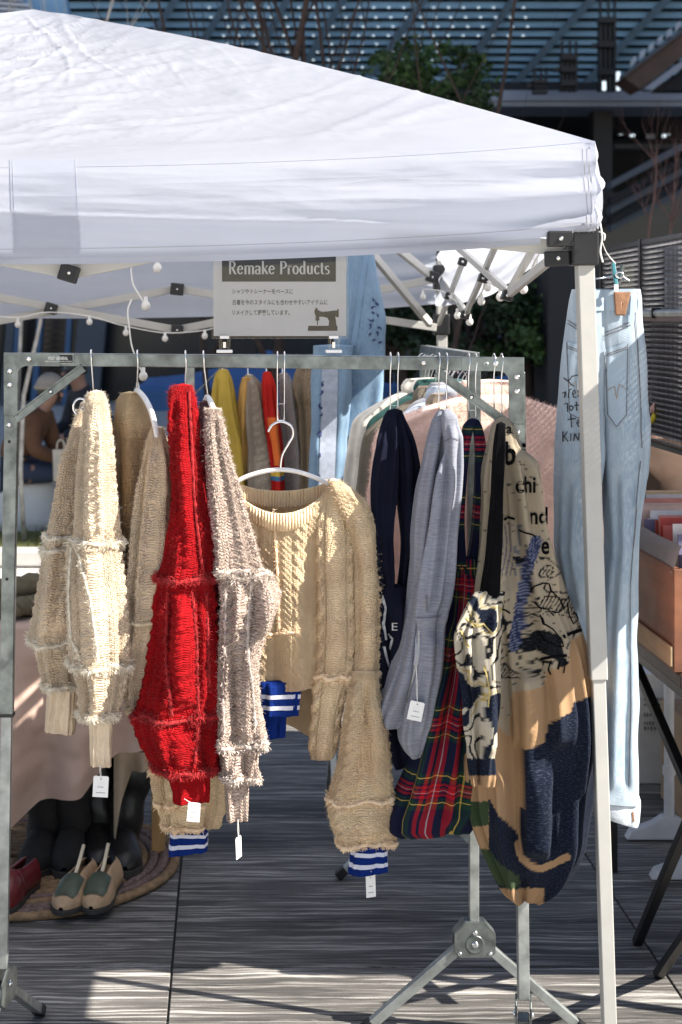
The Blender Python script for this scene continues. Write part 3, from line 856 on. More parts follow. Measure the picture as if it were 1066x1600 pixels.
# ------------------------------------------------------------------ the second rack, running away from the camera
rack2 = thing('clothes_rack', (0.56, 4.1, 0), 'zinc folding clothes rack running away behind the front one, with the pink jacket', 'clothes rack', 'zinc folding clothes racks')
N2, F2 = P(740, 558, 3.58), P(664, 549, 4.58)
N2.x = 0.552; F2.x = 0.566; N2.z = F2.z = 1.515
mb = MB(); mb.bar(N2, F2, 0.026, 0.026); mb.build('top_bar', MT['zinc'], rack2, bevel=0.002)
for top in (N2, F2):
    bot = Vector((top.x, top.y, 0.235))
    mb = MB(); mb.bar(top, bot, 0.021, 0.021, Vector((0, 1, 0))); mb.build('upright', MT['zinc_dull'], rack2, bevel=0.0015)
    mb = MB(); mb.bar(top, top + Vector((0, 0, -0.55)), 0.028, 0.028, Vector((0, 1, 0))); mb.build('outer_tube', MT['zinc'], rack2, bevel=0.002)
    octo = [(-0.046, -0.034), (-0.046, 0.01), (-0.022, 0.036), (0.022, 0.036), (0.046, 0.01), (0.046, -0.034), (0.034, -0.044), (-0.034, -0.044)]
    mb = MB(); mb.prism(octo, bot + Vector((0, -0.016, -0.012)), Vector((1, 0, 0)), Vector((0, 0, 1)), 0.004); h = mb.build('hinge_cheek', MT['zinc'], rack2, bevel=0.001)
    mb = MB(); mb.prism(octo, bot + Vector((0, 0.016, -0.012)), Vector((1, 0, 0)), Vector((0, 0, 1)), 0.004); mb.build('hinge_cheek', MT['zinc'], rack2, bevel=0.001)
    mb = MB(); mb.prism([(-0.046, 0.008), (-0.022, 0.034), (0.022, 0.034), (0.046, 0.008), (0.044, 0.006), (0.02, 0.030), (-0.02, 0.030), (-0.044, 0.006)], bot + Vector((0, 0, -0.0105)), Vector((1, 0, 0)), Vector((0, 0, 1)), 0.036); mb.build('hinge_cap', MT['zinc'], rack2)
    for a, b_, r in ((0, 0.012, 0.006), (0, -0.014, 0.008), (-0.034, -0.034, 0.005), (0.034, -0.034, 0.005)):
        bolt(h, bot + Vector((a, -0.018, b_ - 0.012)), (0, -1, 0), r)
    mb = MB(); mb.lathe(bot + Vector((0, -0.0178, -0.026)), [(0.021, 0), (0.021, 0.001), (0.019, 0.0016), (0.017, 0.001)], (0, -1, 0), 20); mb.build('pressed_ring', MT['zinc'], h, smooth=True)
    for sg in (-1, 1):
        p0 = bot + Vector((0.03 * sg, 0, -0.036)); p1 = Vector((bot.x + 0.245 * sg, bot.y, 0.012))
        mb = MB(); mb.bar(p0, p1, 0.021, 0.022, Vector((0, 1, 0))); lg = mb.build('leg', MT['zinc_dull'], rack2, bevel=0.0015)
        dv = (p1 - p0).normalized()
        mb = MB(); mb.bar(p1 - dv * 0.025, p1 + dv * 0.008, 0.025, 0.026, Vector((0, 1, 0))); mb.build('rubber_foot', MT['black_plastic'], lg, bevel=0.003)

# ------------------------------------------------------------------ acrylic sign on the front rack's bar
SD = 3.29
sign = thing('shop_sign', P(437, 555, SD), 'grey acrylic sign reading Remake Products clipped on the steel bar', 'sign')
def glass_mat(name, col=(0.95, 0.97, 0.97), rough=0.05, alpha=0.25):
    m, nt, b = new_mat(name)
    t = nt.nodes.new('ShaderNodeBsdfTransparent'); t.inputs[0].default_value = (col[0], col[1], col[2], 1)
    gl = nt.nodes.new('ShaderNodeBsdfGlossy'); gl.inputs['Roughness'].default_value = rough
    n = noise_tex(nt, 30, detail=2)
    fr = nt.nodes.new('ShaderNodeFresnel'); fr.inputs['IOR'].default_value = 1.45
    mx = nt.nodes.new('ShaderNodeMixShader')
    nt.links.new(mth(nt, 'ADD', mth(nt, 'MULTIPLY', fr.outputs[0], 0.6), mth(nt, 'MULTIPLY', n, alpha * 0.1)), mx.inputs[0])
    nt.links.new(t.outputs[0], mx.inputs[1]); nt.links.new(gl.outputs[0], mx.inputs[2])
    nt.links.new(mx.outputs[0], nt.nodes.get('Material Output').inputs[0])
    return m
MT['acrylic'] = glass_mat('clear_acrylic')
MT['sign_paper'] = M('sign_paper', (0.70, 0.66, 0.69), 0.75, 0, 0.03, 20, trans=0.12)
MT['sign_black'] = M('sign_header', (0.022, 0.022, 0.023), 0.6, 0, 0.1, 20)
def SP(off): return lambda x, y: P(x, y, SD - off)
def srect(x0, y0, x1, y1, off, th, name, mat, bev=0):
    a = P(x0, y0, SD - off); b_ = P(x1, y1, SD - off)
    mb = MB(); mb.box((a + b_) / 2, (abs(b_.x - a.x), th, abs(a.z - b_.z))); return mb.build(name, mat, sign, bevel=bev)
srect(334, 392, 541, 525, 0.0, 0.0012, 'paper', MT['sign_paper'])
srect(331, 390, 544.5, 529, 0.0030, 0.0022, 'acrylic_panel', MT['acrylic'], 0.0008)
srect(347, 399, 525, 440, 0.0009, 0.0004, 'header_block', MT['sign_black'])
mb = MB(); serif_text(mb, 'Remake Products', 357, 516, 428.5, 13.6, SP(0.0014)); mb.build('headline', MT['sign_paper'], sign)
for body, x0, x1, y0, y1 in (('シャツやトレーナーをベースに', 363, 458, 451.5, 459.5), ('古着を今のスタイルにも合わせやすいアイテムに', 363, 512, 468, 476.5), ('リメイクして提案しています。', 363, 453, 484, 492.5)):
    mb = MB(); flat_text(mb, body, x0, x1, y0, y1, SP(0.0010), 0.012); mb.build('lettering', MT['sign_black'], sign)
machine = [(481, 517), (527.5, 517), (527.5, 509), (526, 509), (525, 500), (524, 494.5), (528.5, 496), (529.5, 495), (529.5, 483), (527.5, 482.5), (527, 485), (523, 485), (519, 485.5), (513, 486.5), (503, 487), (497, 484.5), (495.5, 481), (493, 481), (493, 484), (491.5, 485), (492, 491), (493.5, 493), (493, 501), (495.5, 501), (495.5, 507.5), (497, 507.5), (497, 501), (499.5, 500.5), (499, 495), (506, 495), (512, 497), (514.5, 502), (513.5, 509), (482, 509)]
mb = MB()
pts = [P(x, y, SD - 0.0009) for x, y in machine]
from mathutils.geometry import tessellate_polygon
mb.add(pts, [tuple(t) for t in tessellate_polygon([pts])]); mb.build('sewing_machine_print', MT['sign_black'], sign)
for cx_ in (351, 521.5):
    mb = MB(); mb.box(P(cx_, 549, SD - 0.002), (0.033, 0.03, 0.006)); cl = mb.build('clip_base', MT['white_plastic'], sign, bevel=0.0015)
    for dx in (-6.5, 6.5):
        mb = MB(); mb.box(P(cx_ + dx, 536, SD - 0.004), (0.0055, 0.008, 0.028)); mb.build('clip_post', MT['acrylic'], cl, bevel=0.001)
    mb = MB(); mb.box(P(cx_, 527, SD - 0.005), (0.019, 0.008, 0.006)); mb.build('clip_jaw', MT['white_plastic'], cl, bevel=0.001)
    mb = MB(); mb.box(P(cx_, 539, SD - 0.004), (0.006, 0.006, 0.012)); mb.build('clip_pin', MT['chrome'], cl)
# ------------------------------------------------------------------ garments: lofted cloth tubes
def interp(x, tab):
    if x <= tab[0][0]: return tab[0][1]
    for (a, ya), (c, yc) in zip(tab[:-1], tab[1:]):
        if x <= c: return lerp(ya, yc, (x - a) / (c - a))
    return tab[-1][1]

class Loft:
    """cloth tube through rows (y, x_left, x_right, half depth m, depth offset m, tilt px) given at photo pixels and distance d.
    u runs round (0 right, .25 front, .5 left, .75 back), v down."""
    def __init__(s, rows, d, nu=88, nv=120, seed=0, fold=(0.006, 5), lump=0.006, lfreq=9.0, sq=0.62, disp=None, twist=0.5, pleats=()):
        s.nu, s.nv, s.d = nu, nv, d
        rows = [tuple(r) + (0.05, 0.0, 0.0)[len(r) - 3:] for r in rows]
        rows = [(r[0], r[1], r[2], r[3] * 0.8, r[4], r[5]) for r in rows]
        acc = [0.0]
        for a, b in zip(rows[:-1], rows[1:]):
            acc.append(acc[-1] + math.hypot(b[0] - a[0], ((b[1] + b[2]) - (a[1] + a[2])) / 2) + 1e-4)
        s.rows, s.acc = rows, acc
        s.len = acc[-1] / F * d
        s.P = []; s.pat = []
        wmax = max(r[2] - r[1] for r in rows) / F * d
        s.circ = 2.2 * (wmax / 2 + max(r[3] for r in rows))
        rnd = random.Random(seed)
        ph = [rnd.uniform(0, 6.28) for _ in range(4)]
        for j in range(nv + 1):
            v = j / nv
            y, xl, xr, tk, dd, tl = s.row(v)
            xc = (xl + xr) / 2; hw = (xr - xl) / 2
            ring = []
            end = smooth01(v * 6) 
            for i in range(nu):
                th = 2 * math.pi * i / nu
                c, sn = math.cos(th), math.sin(th)
                cx = math.copysign(abs(c) ** sq, c); sy = math.copysign(abs(sn) ** sq, sn)
                py = y + tl * cx * 0.5
                base = P(xc + hw * cx, py, d) ; 
                nrm = Vector((cx * (0.4 + 0.6 * abs(c)), -sy, 0)); nrm.normalize()
                p = Vector((base.x, base.y + dd - tk * sy, base.z))
                w = hw / F * d
                f = math.sin(fold[1] * th + ph[0] + twist * 3 * v + 1.5 * nz(v * 2, seed * 3.1, 0.2)) + 0.55 * math.sin((fold[1] * 2 + 1) * th + ph[1] - twist * 5 * v)
                f = (1.6 * math.copysign(abs(f / 1.55) ** 1.25, f)) * 1.25
                f *= fold[0] * end
                f = min(f, 0.5 * min(w, tk + 0.01))
                l = lump * fbm(p.x * lfreq + seed * 7.7, p.y * lfreq, p.z * lfreq * 0.8, 2) * end
                # silhouettes stay near the traced edge, folds act mostly towards the viewer
                k = 0.35 + 0.65 * abs(sn)
                u_m = th / (2 * math.pi) * s.circ
                q = 0.0
                if disp: q = disp(i / nu, u_m, v * s.len, p) * end
                if pleats and sn > 0:
                    ppx = xc + hw * cx
                    for pl, pw, pd, sg in pleats:
                        if py < pl[0][0] or py > pl[-1][0]: continue
                        s_ = (ppx - interp(py, pl)) * sg
                        ends = smooth01(sn * 2.2) * smooth01((py - pl[0][0]) / 25.0) * smooth01((pl[-1][0] - py) / 25.0)
                        if -7 < s_ < pw: q += pd * ends * smooth01((s_ + 7) / 11.0) * (1 - max(0.0, s_) / pw)
                        if -13 < s_ < -1: q -= pd * 0.3 * ends * math.sin(math.pi * (s_ + 13) / 12.0)
                p += nrm * ((f + l) * k + q)
                ring.append(p)
            s.P.append(ring)
    def row(s, v):
        t = v * s.acc[-1]; R = s.rows; i = 0
        while i < len(R) - 2 and t > s.acc[i + 1]: i += 1
        k = (t - s.acc[i]) / (s.acc[i + 1] - s.acc[i])
        a = R[max(i - 1, 0)]; b = R[i]; c = R[i + 1]; e = R[min(i + 2, len(R) - 1)]
        out = []
        for q in range(6):
            m1 = (c[q] - a[q]) * 0.5; m2 = (e[q] - b[q]) * 0.5
            # keep steps sharp: limit tangents
            dlt = c[q] - b[q]
            m1 = max(-abs(dlt) * 1.5, min(abs(dlt) * 1.5, m1)); m2 = max(-abs(dlt) * 1.5, min(abs(dlt) * 1.5, m2))
            k2, k3 = k * k, k * k * k
            out.append((2 * k3 - 3 * k2 + 1) * b[q] + (k3 - 2 * k2 + k) * m1 + (-2 * k3 + 3 * k2) * c[q] + (k3 - k2) * m2)
        return out
    def at(s, u, v):
        u = u % 1.0; v = max(0, min(0.9999, v))
        fi = u * s.nu; fj = v * s.nv; i = int(fi) % s.nu; j = int(fj); a = fi - int(fi); b = fj - j
        i2 = (i + 1) % s.nu
        p00, p10, p01, p11 = s.P[j][i], s.P[j][i2], s.P[j + 1][i], s.P[j + 1][i2]
        p = p00 * ((1 - a) * (1 - b)) + p10 * (a * (1 - b)) + p01 * ((1 - a) * b) + p11 * (a * b)
        n = (p01 - p00).cross(p10 - p00)
        if n.length < 1e-12: n = Vector((0, -1, 0))
        n.normalize()
        c = sum((s.P[j][k] for k in range(0, s.nu, max(1, s.nu // 8))), Vector()) / len(range(0, s.nu, max(1, s.nu // 8)))
        if n.dot(p - c) < 0: n = -n
        return p, n
    def v_of(s, y):
        for k in range(401):
            if s.row(k / 400)[0] >= y: return k / 400
        return 1.0
    def mb(s, cap_top=True, hollow=0.03, colfn=None):
        mb = MB(); nu, nv = s.nu, s.nv
        rings = [list(r) for r in s.P]
        if hollow:      # cloth turned inwards at the lower edge
            last = rings[-1]; c = sum(last, Vector()) / nu; up = (sum(rings[-4], Vector()) / nu - c).normalized()
            rings.append([p.lerp(c, 0.10) + up * 0.001 for p in last]); rings.append([p.lerp(c, 0.16) + up * hollow for p in last])
        nr = len(rings)
        for r in rings: mb.v.extend(r)
        for j in range(nr - 1):
            for i in range(nu):
                i2 = (i + 1) % nu
                mb.f.append((j * nu + i, j * nu + i2, (j + 1) * nu + i2, (j + 1) * nu + i))
                jj = min(j, nv); j3 = min(j + 1, nv + 2)
                u0, u1 = i / nu * s.circ, (i + 1) / nu * s.circ; v0, v1 = -j / nv * s.len, -(j + 1) / nv * s.len
                mb.uv += [(u0, v0), (u1, v0), (u1, v1), (u0, v1)]
        b = len(mb.v)
        c = sum(rings[0], Vector()) / nu
        if cap_top:
            mb.v.append(c + Vector((0, 0, 0.004)))
            for i in range(nu):
                mb.f.append((b, (i + 1) % nu, i)); mb.uv += [(0, 0)] * 3
            b += 1
        mb.v.append(sum(rings[-1], Vector()) / nu)
        for i in range(nu):
            mb.f.append((b, (nr - 1) * nu + i, (nr - 1) * nu + (i + 1) % nu)); mb.uv += [(0, 0)] * 3
        if colfn:
            for p in mb.v:
                px = CX + p.x / p.y * F; py = CY - (p.z - EYE) / p.y * F
                mb.col.append(colfn(px, py, p))
        return mb
    def bvh(s):
        m = s.mb(); return BVHTree.FromPolygons([v[:] for v in m.v], m.f)

def cables(cols, amp=0.006, w=0.012, period=0.06, pitch=0.07, moss=0.0015):
    """relief of cable knitting: twisted pairs of strands in columns every pitch metres"""
    def f(u01, u, v, p):
        k = round(u / pitch); x = u - k * pitch
        h = 0.0
        if k % cols[1] in cols[0]:
            sw = w * 0.62
            for q in (0, 1):
                c = w * 0.62 * math.sin(2 * math.pi * v / period + q * math.pi)
                t = 1 - ((x - c) / sw) ** 2
                over = 0.25 * math.cos(2 * math.pi * v / period + q * math.pi)
                if t > 0: h = max(h, math.sqrt(t) * (1 + over))
            # purl gutters either side
            if abs(x) > w * 1.25 and abs(x) < w * 1.6: h -= 0.45
        else:
            t = 1 - (x / (w * 0.5)) ** 2
            if t > 0: h += 0.4 * math.sqrt(t) * abs(math.sin(math.pi * v / (period * 0.35)))
        return amp * h + moss * math.sin(u * 520) * math.sin(v * 520)
    return f

def ribs(n_per_m=95, amp=0.0016):
    return lambda u01, u, v, p: amp * math.sin(u * n_per_m * 2 * math.pi)

def rings_rib(n_per_m=60, amp=0.0025):
    return lambda u01, u, v, p: amp * abs(math.sin(v * n_per_m * math.pi)) + 0.0012 * math.sin(u * 480)

FU = random.Random(5)
def fringe(par, mat, lofts, n=420, ln=(0.008, 0.018), w=0.0007, u0=-0.02, u1=0.52, spread=0.012, roll=0.004, name='frayed_seam', down=0.3):
    """ragged yarn ends along a seam round a loft: lofts = [(loft, v, ...)]"""
    mb = MB()
    for lf, v in lofts:
        for k in range(int(n * 2.6)):
            u = FU.uniform(u0, u1)
            p, nn = lf.at(u, v + (FU.gauss(0, spread * 0.4) + 0.010 * nz(u * 9, v * 31, 3.0)) / max(lf.len, 0.01))
            if nz(u * 14, v * 17, 8.0) < -0.25 and FU.random() < 0.75: continue
            side = Vector((FU.gauss(0, 1), FU.gauss(0, 0.5), FU.gauss(0, 1))).normalized()
            d = (nn * FU.uniform(0.3, 1.0) + side * 0.8 + Vector((0, 0, -down))).normalized()
            L = FU.uniform(*ln) * 0.62; ww = w * FU.uniform(0.7, 1.4)
            q = p + nn * 0.001; e1 = q + d * L * 0.55; e2 = e1 + (d + Vector((FU.gauss(0, .4), FU.gauss(0, .3), -0.5))).normalized() * L * 0.5
            t = d.cross(Vector((FU.gauss(0, 1), FU.gauss(0, 1), FU.gauss(0, 1)))).normalized() * ww
            mb.add([q - t, q + t, e1 + t, e1 - t, e2 + t * 0.5, e2 - t * 0.5], [(0, 1, 2, 3), (3, 2, 4, 5)])
        if roll:
            pts = []
            for k in range(41):
                u = lerp(u0, u1, k / 40); p, nn = lf.at(u, v + 0.010 * nz(u * 9, v * 31, 3.0) / max(lf.len, 0.01)); pts.append(p + nn * roll * 0.6 + Vector((0, 0, 0.003 * nz(u * 30, v * 9, 1.7))))
            b = len(mb.v)
            mb.tube(pts, [roll * (0.8 + 0.7 * abs(nz(k * 0.9, v * 5, 2.2))) for k in range(41)], 6)
    mb.uv = []
    o = mb.build(name, mat, par, smooth=False, kind='stuff')
    return o

def fuzz(par, mat, lf, n=3500, ln=(0.004, 0.010), w=0.00035, name='wool_fuzz', us=(-0.1, 0.6)):
    mb = MB()
    for k in range(n):
        p, nn = lf.at(FU.uniform(*us), FU.random())
        d = (nn + Vector((FU.gauss(0, .7), FU.gauss(0, .7), FU.gauss(0, .7)))).normalized()
        L = FU.uniform(*ln); t = d.cross(Vector((FU.gauss(0, 1), FU.gauss(0, 1), FU.gauss(0, 1)))).normalized() * w
        e = p + d * L
        mb.add([p - t, p + t, e], [(0, 1, 2)])
    return mb.build(name, mat, par, kind='stuff')

def wire_hook(px, d, ytop=549, ybot=612, label=None, lean=0.0, root=None, mat='chrome', r=0.0016):
    """hanger hook over the bar: goes over the bar and down in front"""
    mb = MB()
    yb = lerp(561, 569, (px - 20) / 788.0)
    c = P(px, yb, d)
    pts = [c + Vector((0, 0.016, -0.004)), c + Vector((0, 0.0165, 0.010)), c + Vector((0, 0.010, 0.0185)), c + Vector((0, -0.004, 0.021)), c + Vector((0, -0.016, 0.017)), c + Vector((0.0015, -0.0195, 0.004)), c + Vector((0.002, -0.017, -0.012)), P(px + lean * 0.6, lerp(yb, ybot, 0.6), d - 0.008), P(px + lean, ybot, d)]
    mb.tube(crom(pts, 5), r, 8)
    return mb.build('hook', MT[mat], root, smooth=True)

def swing_tag(px, py, d, w, h, label, tilt=0.0, from_pt=None, lines=2, yaw=0.0, group=None, hole=True):
    """paper price tag on a loop of string"""
    c = P(px, py, d)
    root = thing('price_tag', P(px, py + h / 2, d), label, 'tag', group or 'paper price tags')
    R = Matrix.Rotation(yaw, 3, 'Z') @ Matrix.Rotation(math.radians(tilt), 3, 'Y')
    W, Hh = w / F * d, h / F * d
    mb = MB(); 
    poly = [(-W / 2 + 0.002, Hh / 2), (W / 2 - 0.002, Hh / 2), (W / 2, Hh / 2 - 0.003), (W / 2, -Hh / 2), (-W / 2, -Hh / 2), (-W / 2, Hh / 2 - 0.003)]
    mb.prism(poly, c, R @ Vector((1, 0, 0)), R @ Vector((0, 0, 1)), 0.0008); mb.build('card', MT['tag_paper'], root)
    nn = R @ Vector((0, -1, 0)); ax = R @ Vector((1, 0, 0)); az = R @ Vector((0, 0, 1))
    if hole:
        mb = MB(); mb.lathe(c + az * (Hh * 0.36) + nn * 0.0005, [(0.0016, 0), (0.0015, 0.0003)], nn, 8); mb.build('eyelet', MT['grey_ink'], root)
    for k in range(lines):
        zz = (-0.02 + 0.0 - 0.27 * k) * Hh if lines > 1 else -0.2 * Hh
        ww = W * (0.55 if k else 0.4)
        x = -ww / 2
        while x < ww / 2:
            L = FU.uniform(0.0012, 0.003)
            mb = MB() if x == -ww / 2 else mb
            mb.box(c + ax * (x + L / 2) + az * zz + nn * 0.0006, (L * 0.8, 0.0002, Hh * 0.035), R); x += L * 1.15
        mb.build('printed_line', MT['grey_ink'], root, kind='stuff')
    if from_pt is not None:
        a = Vector(from_pt); e = c + az * (Hh * 0.36)
        for sg in (-1, 1):
            mb = MB(); mb.tube([a, a.lerp(e, 0.5) + Vector((0.0012 * sg, -0.001, 0)), e + nn * 0.001], 0.00055, 5); mb.build('string', MT['string'], root)
    return root

# ---- wool colours
W_CREAM = (0.66, 0.55, 0.38)
MT['cream'] = knit_mat('cream_wool', (0.84, 0.66, 0.47), 160, 200, 0.75)
MT['cream_rib'] = knit_mat('cream_rib_wool', (0.90, 0.71, 0.51), 260, 300, 0.5, rib=110)
MT['cream_yarn'] = M('cream_yarn_ends', (0.80, 0.73, 0.60), 0.9, 0, 0.15, 60, sheen=0.3, trans=0.25)
MT['beige'] = knit_mat('warm_beige_wool', (0.93, 0.64, 0.36), 170, 210, 0.75)
MT['beige_yarn'] = M('beige_yarn_ends', (0.76, 0.64, 0.45), 0.9, 0, 0.15, 60, sheen=0.3, trans=0.25)
MT['red'] = knit_mat('red_wool', (0.32, 0.004, 0.007), 175, 215, 0.62, var=0.25)
MT['red_yarn'] = M('red_yarn_ends', (0.38, 0.007, 0.010), 0.9, 0, 0.2, 60, sheen=0.2, trans=0.2)
MT['oat'] = knit_mat('marled_oatmeal_wool', (0.58, 0.46, 0.38), 135, 165, 0.8, marl=0.75, col2=(0.26, 0.17, 0.15), var=0.2, dist=0.004)
MT['oat_yarn'] = M('oatmeal_yarn_ends', (0.62, 0.53, 0.46), 0.9, 0, 0.35, 90, sheen=0.3, trans=0.2)
MT['mauve'] = knit_mat('dark_mauve_wool', (0.17, 0.075, 0.085), 130, 170, 0.8, marl=0.5, col2=(0.07, 0.03, 0.035))
MT['ecru'] = knit_mat('ecru_wool', (0.96, 0.68, 0.43), 170, 210, 0.75)
MT['ecru_rib'] = knit_mat('ecru_rib_wool', (0.95, 0.71, 0.46), 260, 300, 0.4, rib=105)
MT['ecru_yarn'] = M('ecru_yarn_ends', (0.90, 0.70, 0.48), 0.9, 0, 0.15, 60, sheen=0.3, trans=0.25)
MT['blue_rib'] = knit_mat('royal_blue_rib', (0.004, 0.022, 0.16), 300, 340, 0.35, rib=150, sheen=0.1)
MT['white_rib'] = knit_mat('white_stripe_rib', (0.62, 0.64, 0.74), 300, 340, 0.3, rib=150, sheen=0.1)
MT['navy'] = knit_mat('navy_sweatshirt', (0.005, 0.0065, 0.017), 500, 600, 0.25, var=0.25, sheen=0.0, trans=0.02)
def heather(name, col, col2, scale=900):
    m, nt, b = new_mat(name)
    uv = nt.nodes.new('ShaderNodeTexCoord').outputs['UV']
    f = noise_tex(nt, 160, vec=uv, detail=4, rough=0.75, mapscale=(0.35, 2.2, 1))
    g2 = noise_tex(nt, 7, vec=uv, detail=3)
    c = mixc(nt, ramp(nt, f, [(0.38, 0.0), (0.64, 1.0)]), col, col2)
    mx = nt.nodes.new('ShaderNodeVectorMath'); mx.operation = 'SCALE'; nt.links.new(c, mx.inputs[0]); nt.links.new(mth(nt, 'MULTIPLY_ADD', g2, 0.35, 0.82), mx.inputs['Scale'])
    nt.links.new(mx.outputs[0], b.inputs['Base Color'])
    b.inputs['Roughness'].default_value = 0.9; b.inputs['Sheen Weight'].default_value = 0.05; b.inputs['Specular IOR Level'].default_value = 0.2
    set_bump(nt, b, noise_tex(nt, 500, vec=uv, detail=2), 0.3, 0.001)
    return m
MT['heather'] = heather('heather_grey_jersey', (0.17, 0.18, 0.215), (0.26, 0.27, 0.315))
def plaid_mat():
    m, nt, b = new_mat('tartan_flannel')
    uv = nt.nodes.new('ShaderNodeTexCoord').outputs['UV']
    sep = nt.nodes.new('ShaderNodeSeparateXYZ'); nt.links.new(uv, sep.inputs[0])
    navy, red, green, yel, wht = (0.007, 0.009, 0.028), (0.36, 0.009, 0.014), (0.010, 0.035, 0.022), (0.60, 0.42, 0.08), (0.5, 0.38, 0.4)
    def stripes(s, rep):
        t = mth(nt, 'FRACT', mth(nt, 'MULTIPLY', s, 1.0 / rep))
        n = nt.nodes.new('ShaderNodeValToRGB'); n.color_ramp.interpolation = 'CONSTANT'
        st = [(0.0, navy), (0.36, green), (0.43, yel), (0.445, green), (0.49, navy), (0.53, red), (0.57, navy), (0.59, red), (0.61, wht), (0.62, red), (0.66, navy), (0.68, red), (0.72, navy), (0.76, green), (0.83, yel), (0.845, green), (0.90, navy)]
        el = n.color_ramp.elements
        while len(el) < len(st): el.new(0.5)
        for e, (p, c) in zip(el, st): e.position = p; e.color = (*c, 1)
        nt.links.new(t, n.inputs[0]); return n.outputs[0]
    ca = stripes(sep.outputs[0], 0.125); cb = stripes(sep.outputs[1], 0.135)
    # twill weave: warp and weft alternate
    tw = mth(nt, 'FRACT', mth(nt, 'MULTIPLY', mth(nt, 'ADD', sep.outputs[0], sep.outputs[1]), 450.0))
    c = mixc(nt, mth(nt, 'MULTIPLY_ADD', mth(nt, 'GREATER_THAN', tw, 0.5), 0.2, 0.4), ca, cb)
    nt.links.new(c, b.inputs['Base Color']); b.inputs['Roughness'].default_value = 0.9; b.inputs['Sheen Weight'].default_value = 0.02
    b.inputs['Specular IOR Level'].default_value = 0.1
    set_bump(nt, b, noise_tex(nt, 400, vec=uv, detail=2), 0.25, 0.001)
    return m
MT['plaid'] = plaid_mat()

SL = 0.19     # how far the near sleeves stand out in front of the bar

# ---- 1. cream patchwork cable sweater, far left
d0 = YR(143)
g1 = thing('sweater', P(143, 1195, d0), 'cream patchwork cable sweater hanging leftmost on the front rack', 'sweater', 'sweaters on the front rack')
body = Loft([(628, 128, 166, 0.12), (680, 118, 174, 0.19), (760, 110, 180, 0.2), (860, 104, 188, 0.21), (960, 98, 196, 0.21), (1050, 98, 196, 0.2)], d0, 80, 90, 1, (0.008, 5), 0.01)
o = body.mb().build('body', MT['cream'], g1, smooth=True)
lsl = Loft([(640, 120, 148, 0.03), (700, 106, 150, 0.045), (760, 93, 150, 0.05), (824, 78, 148, 0.055), (845, 72, 142, 0.055), (900, 66, 138, 0.055), (960, 56, 130, 0.055), (996, 49, 124, 0.05), (1012, 58, 122, 0.048), (1045, 66, 121, 0.045), (1074, 73, 121, 0.042)], d0 - SL + 0.05, 90, 150, 2, (0.006, 4), 0.008, disp=cables(((0, 2), 3), 0.005, 0.011, 0.05, 0.032), pleats=[([(690, 116), (800, 96), (900, 88), (990, 84)], 26, 0.014, -1), ([(860, 104), (990, 96)], 22, 0.010, 1)])
o = lsl.mb().build('sleeve', MT['cream'], g1, smooth=True)
fringe(g1, MT['cream_yarn'], [(lsl, lsl.v_of(836)), (lsl, lsl.v_of(856)), (lsl, lsl.v_of(1000)), (lsl, lsl.v_of(1070))], 380)
fuzz(g1, MT['cream_yarn'], lsl, 3000)
cf = Loft([(1070, 76, 121, 0.032), (1108, 73, 119, 0.03), (1143, 70, 116, 0.03, 0, 5)], d0 - SL + 0.05, 60, 30, 3, (0.002, 5), 0.003, disp=ribs())
cf.mb().build('cuff', MT['cream_rib'], g1, smooth=True)
rsl = Loft([(612, 141, 160, 0.02), (624, 133, 167, 0.035), (680, 128, 173, 0.045), (740, 123, 178, 0.05), (800, 120, 183, 0.052), (842, 118, 186, 0.053), (852, 108, 185, 0.055), (900, 106, 190, 0.055), (960, 108, 196, 0.055), (1000, 110, 199, 0.055), (1034, 112, 201, 0.052), (1046, 119, 199, 0.05), (1080, 126, 194, 0.045), (1112, 126, 184, 0.04), (1122, 131, 180, 0.035)], d0 - SL - 0.03, 130, 220, 4, (0.006, 4), 0.008, disp=cables(((0, 2), 4), 0.0045, 0.010, 0.045, 0.03), pleats=[([(640, 141), (740, 134), (840, 134)], 22, 0.012, 1), ([(650, 158), (760, 156), (842, 160)], 24, 0.010, 1), ([(860, 136), (940, 146), (1030, 152)], 40, 0.012, 1), ([(1045, 150), (1110, 148)], 24, 0.010, 1)])
rsl.mb().build('sleeve', MT['cream'], g1, smooth=True)
fringe(g1, MT['cream_yarn'], [(rsl, rsl.v_of(845)), (rsl, rsl.v_of(1036)), (rsl, rsl.v_of(1118))], 520, (0.009, 0.02))
mbv = MB()
fuzz(g1, MT['cream_yarn'], rsl, 4500)
cf = Loft([(1116, 138, 177, 0.028), (1150, 141, 175, 0.026), (1195, 142, 174, 0.026, 0, 2)], d0 - SL - 0.03, 56, 36, 5, (0.002, 4), 0.002, disp=ribs())
cf.mb().build('cuff', MT['cream_rib'], g1, smooth=True)
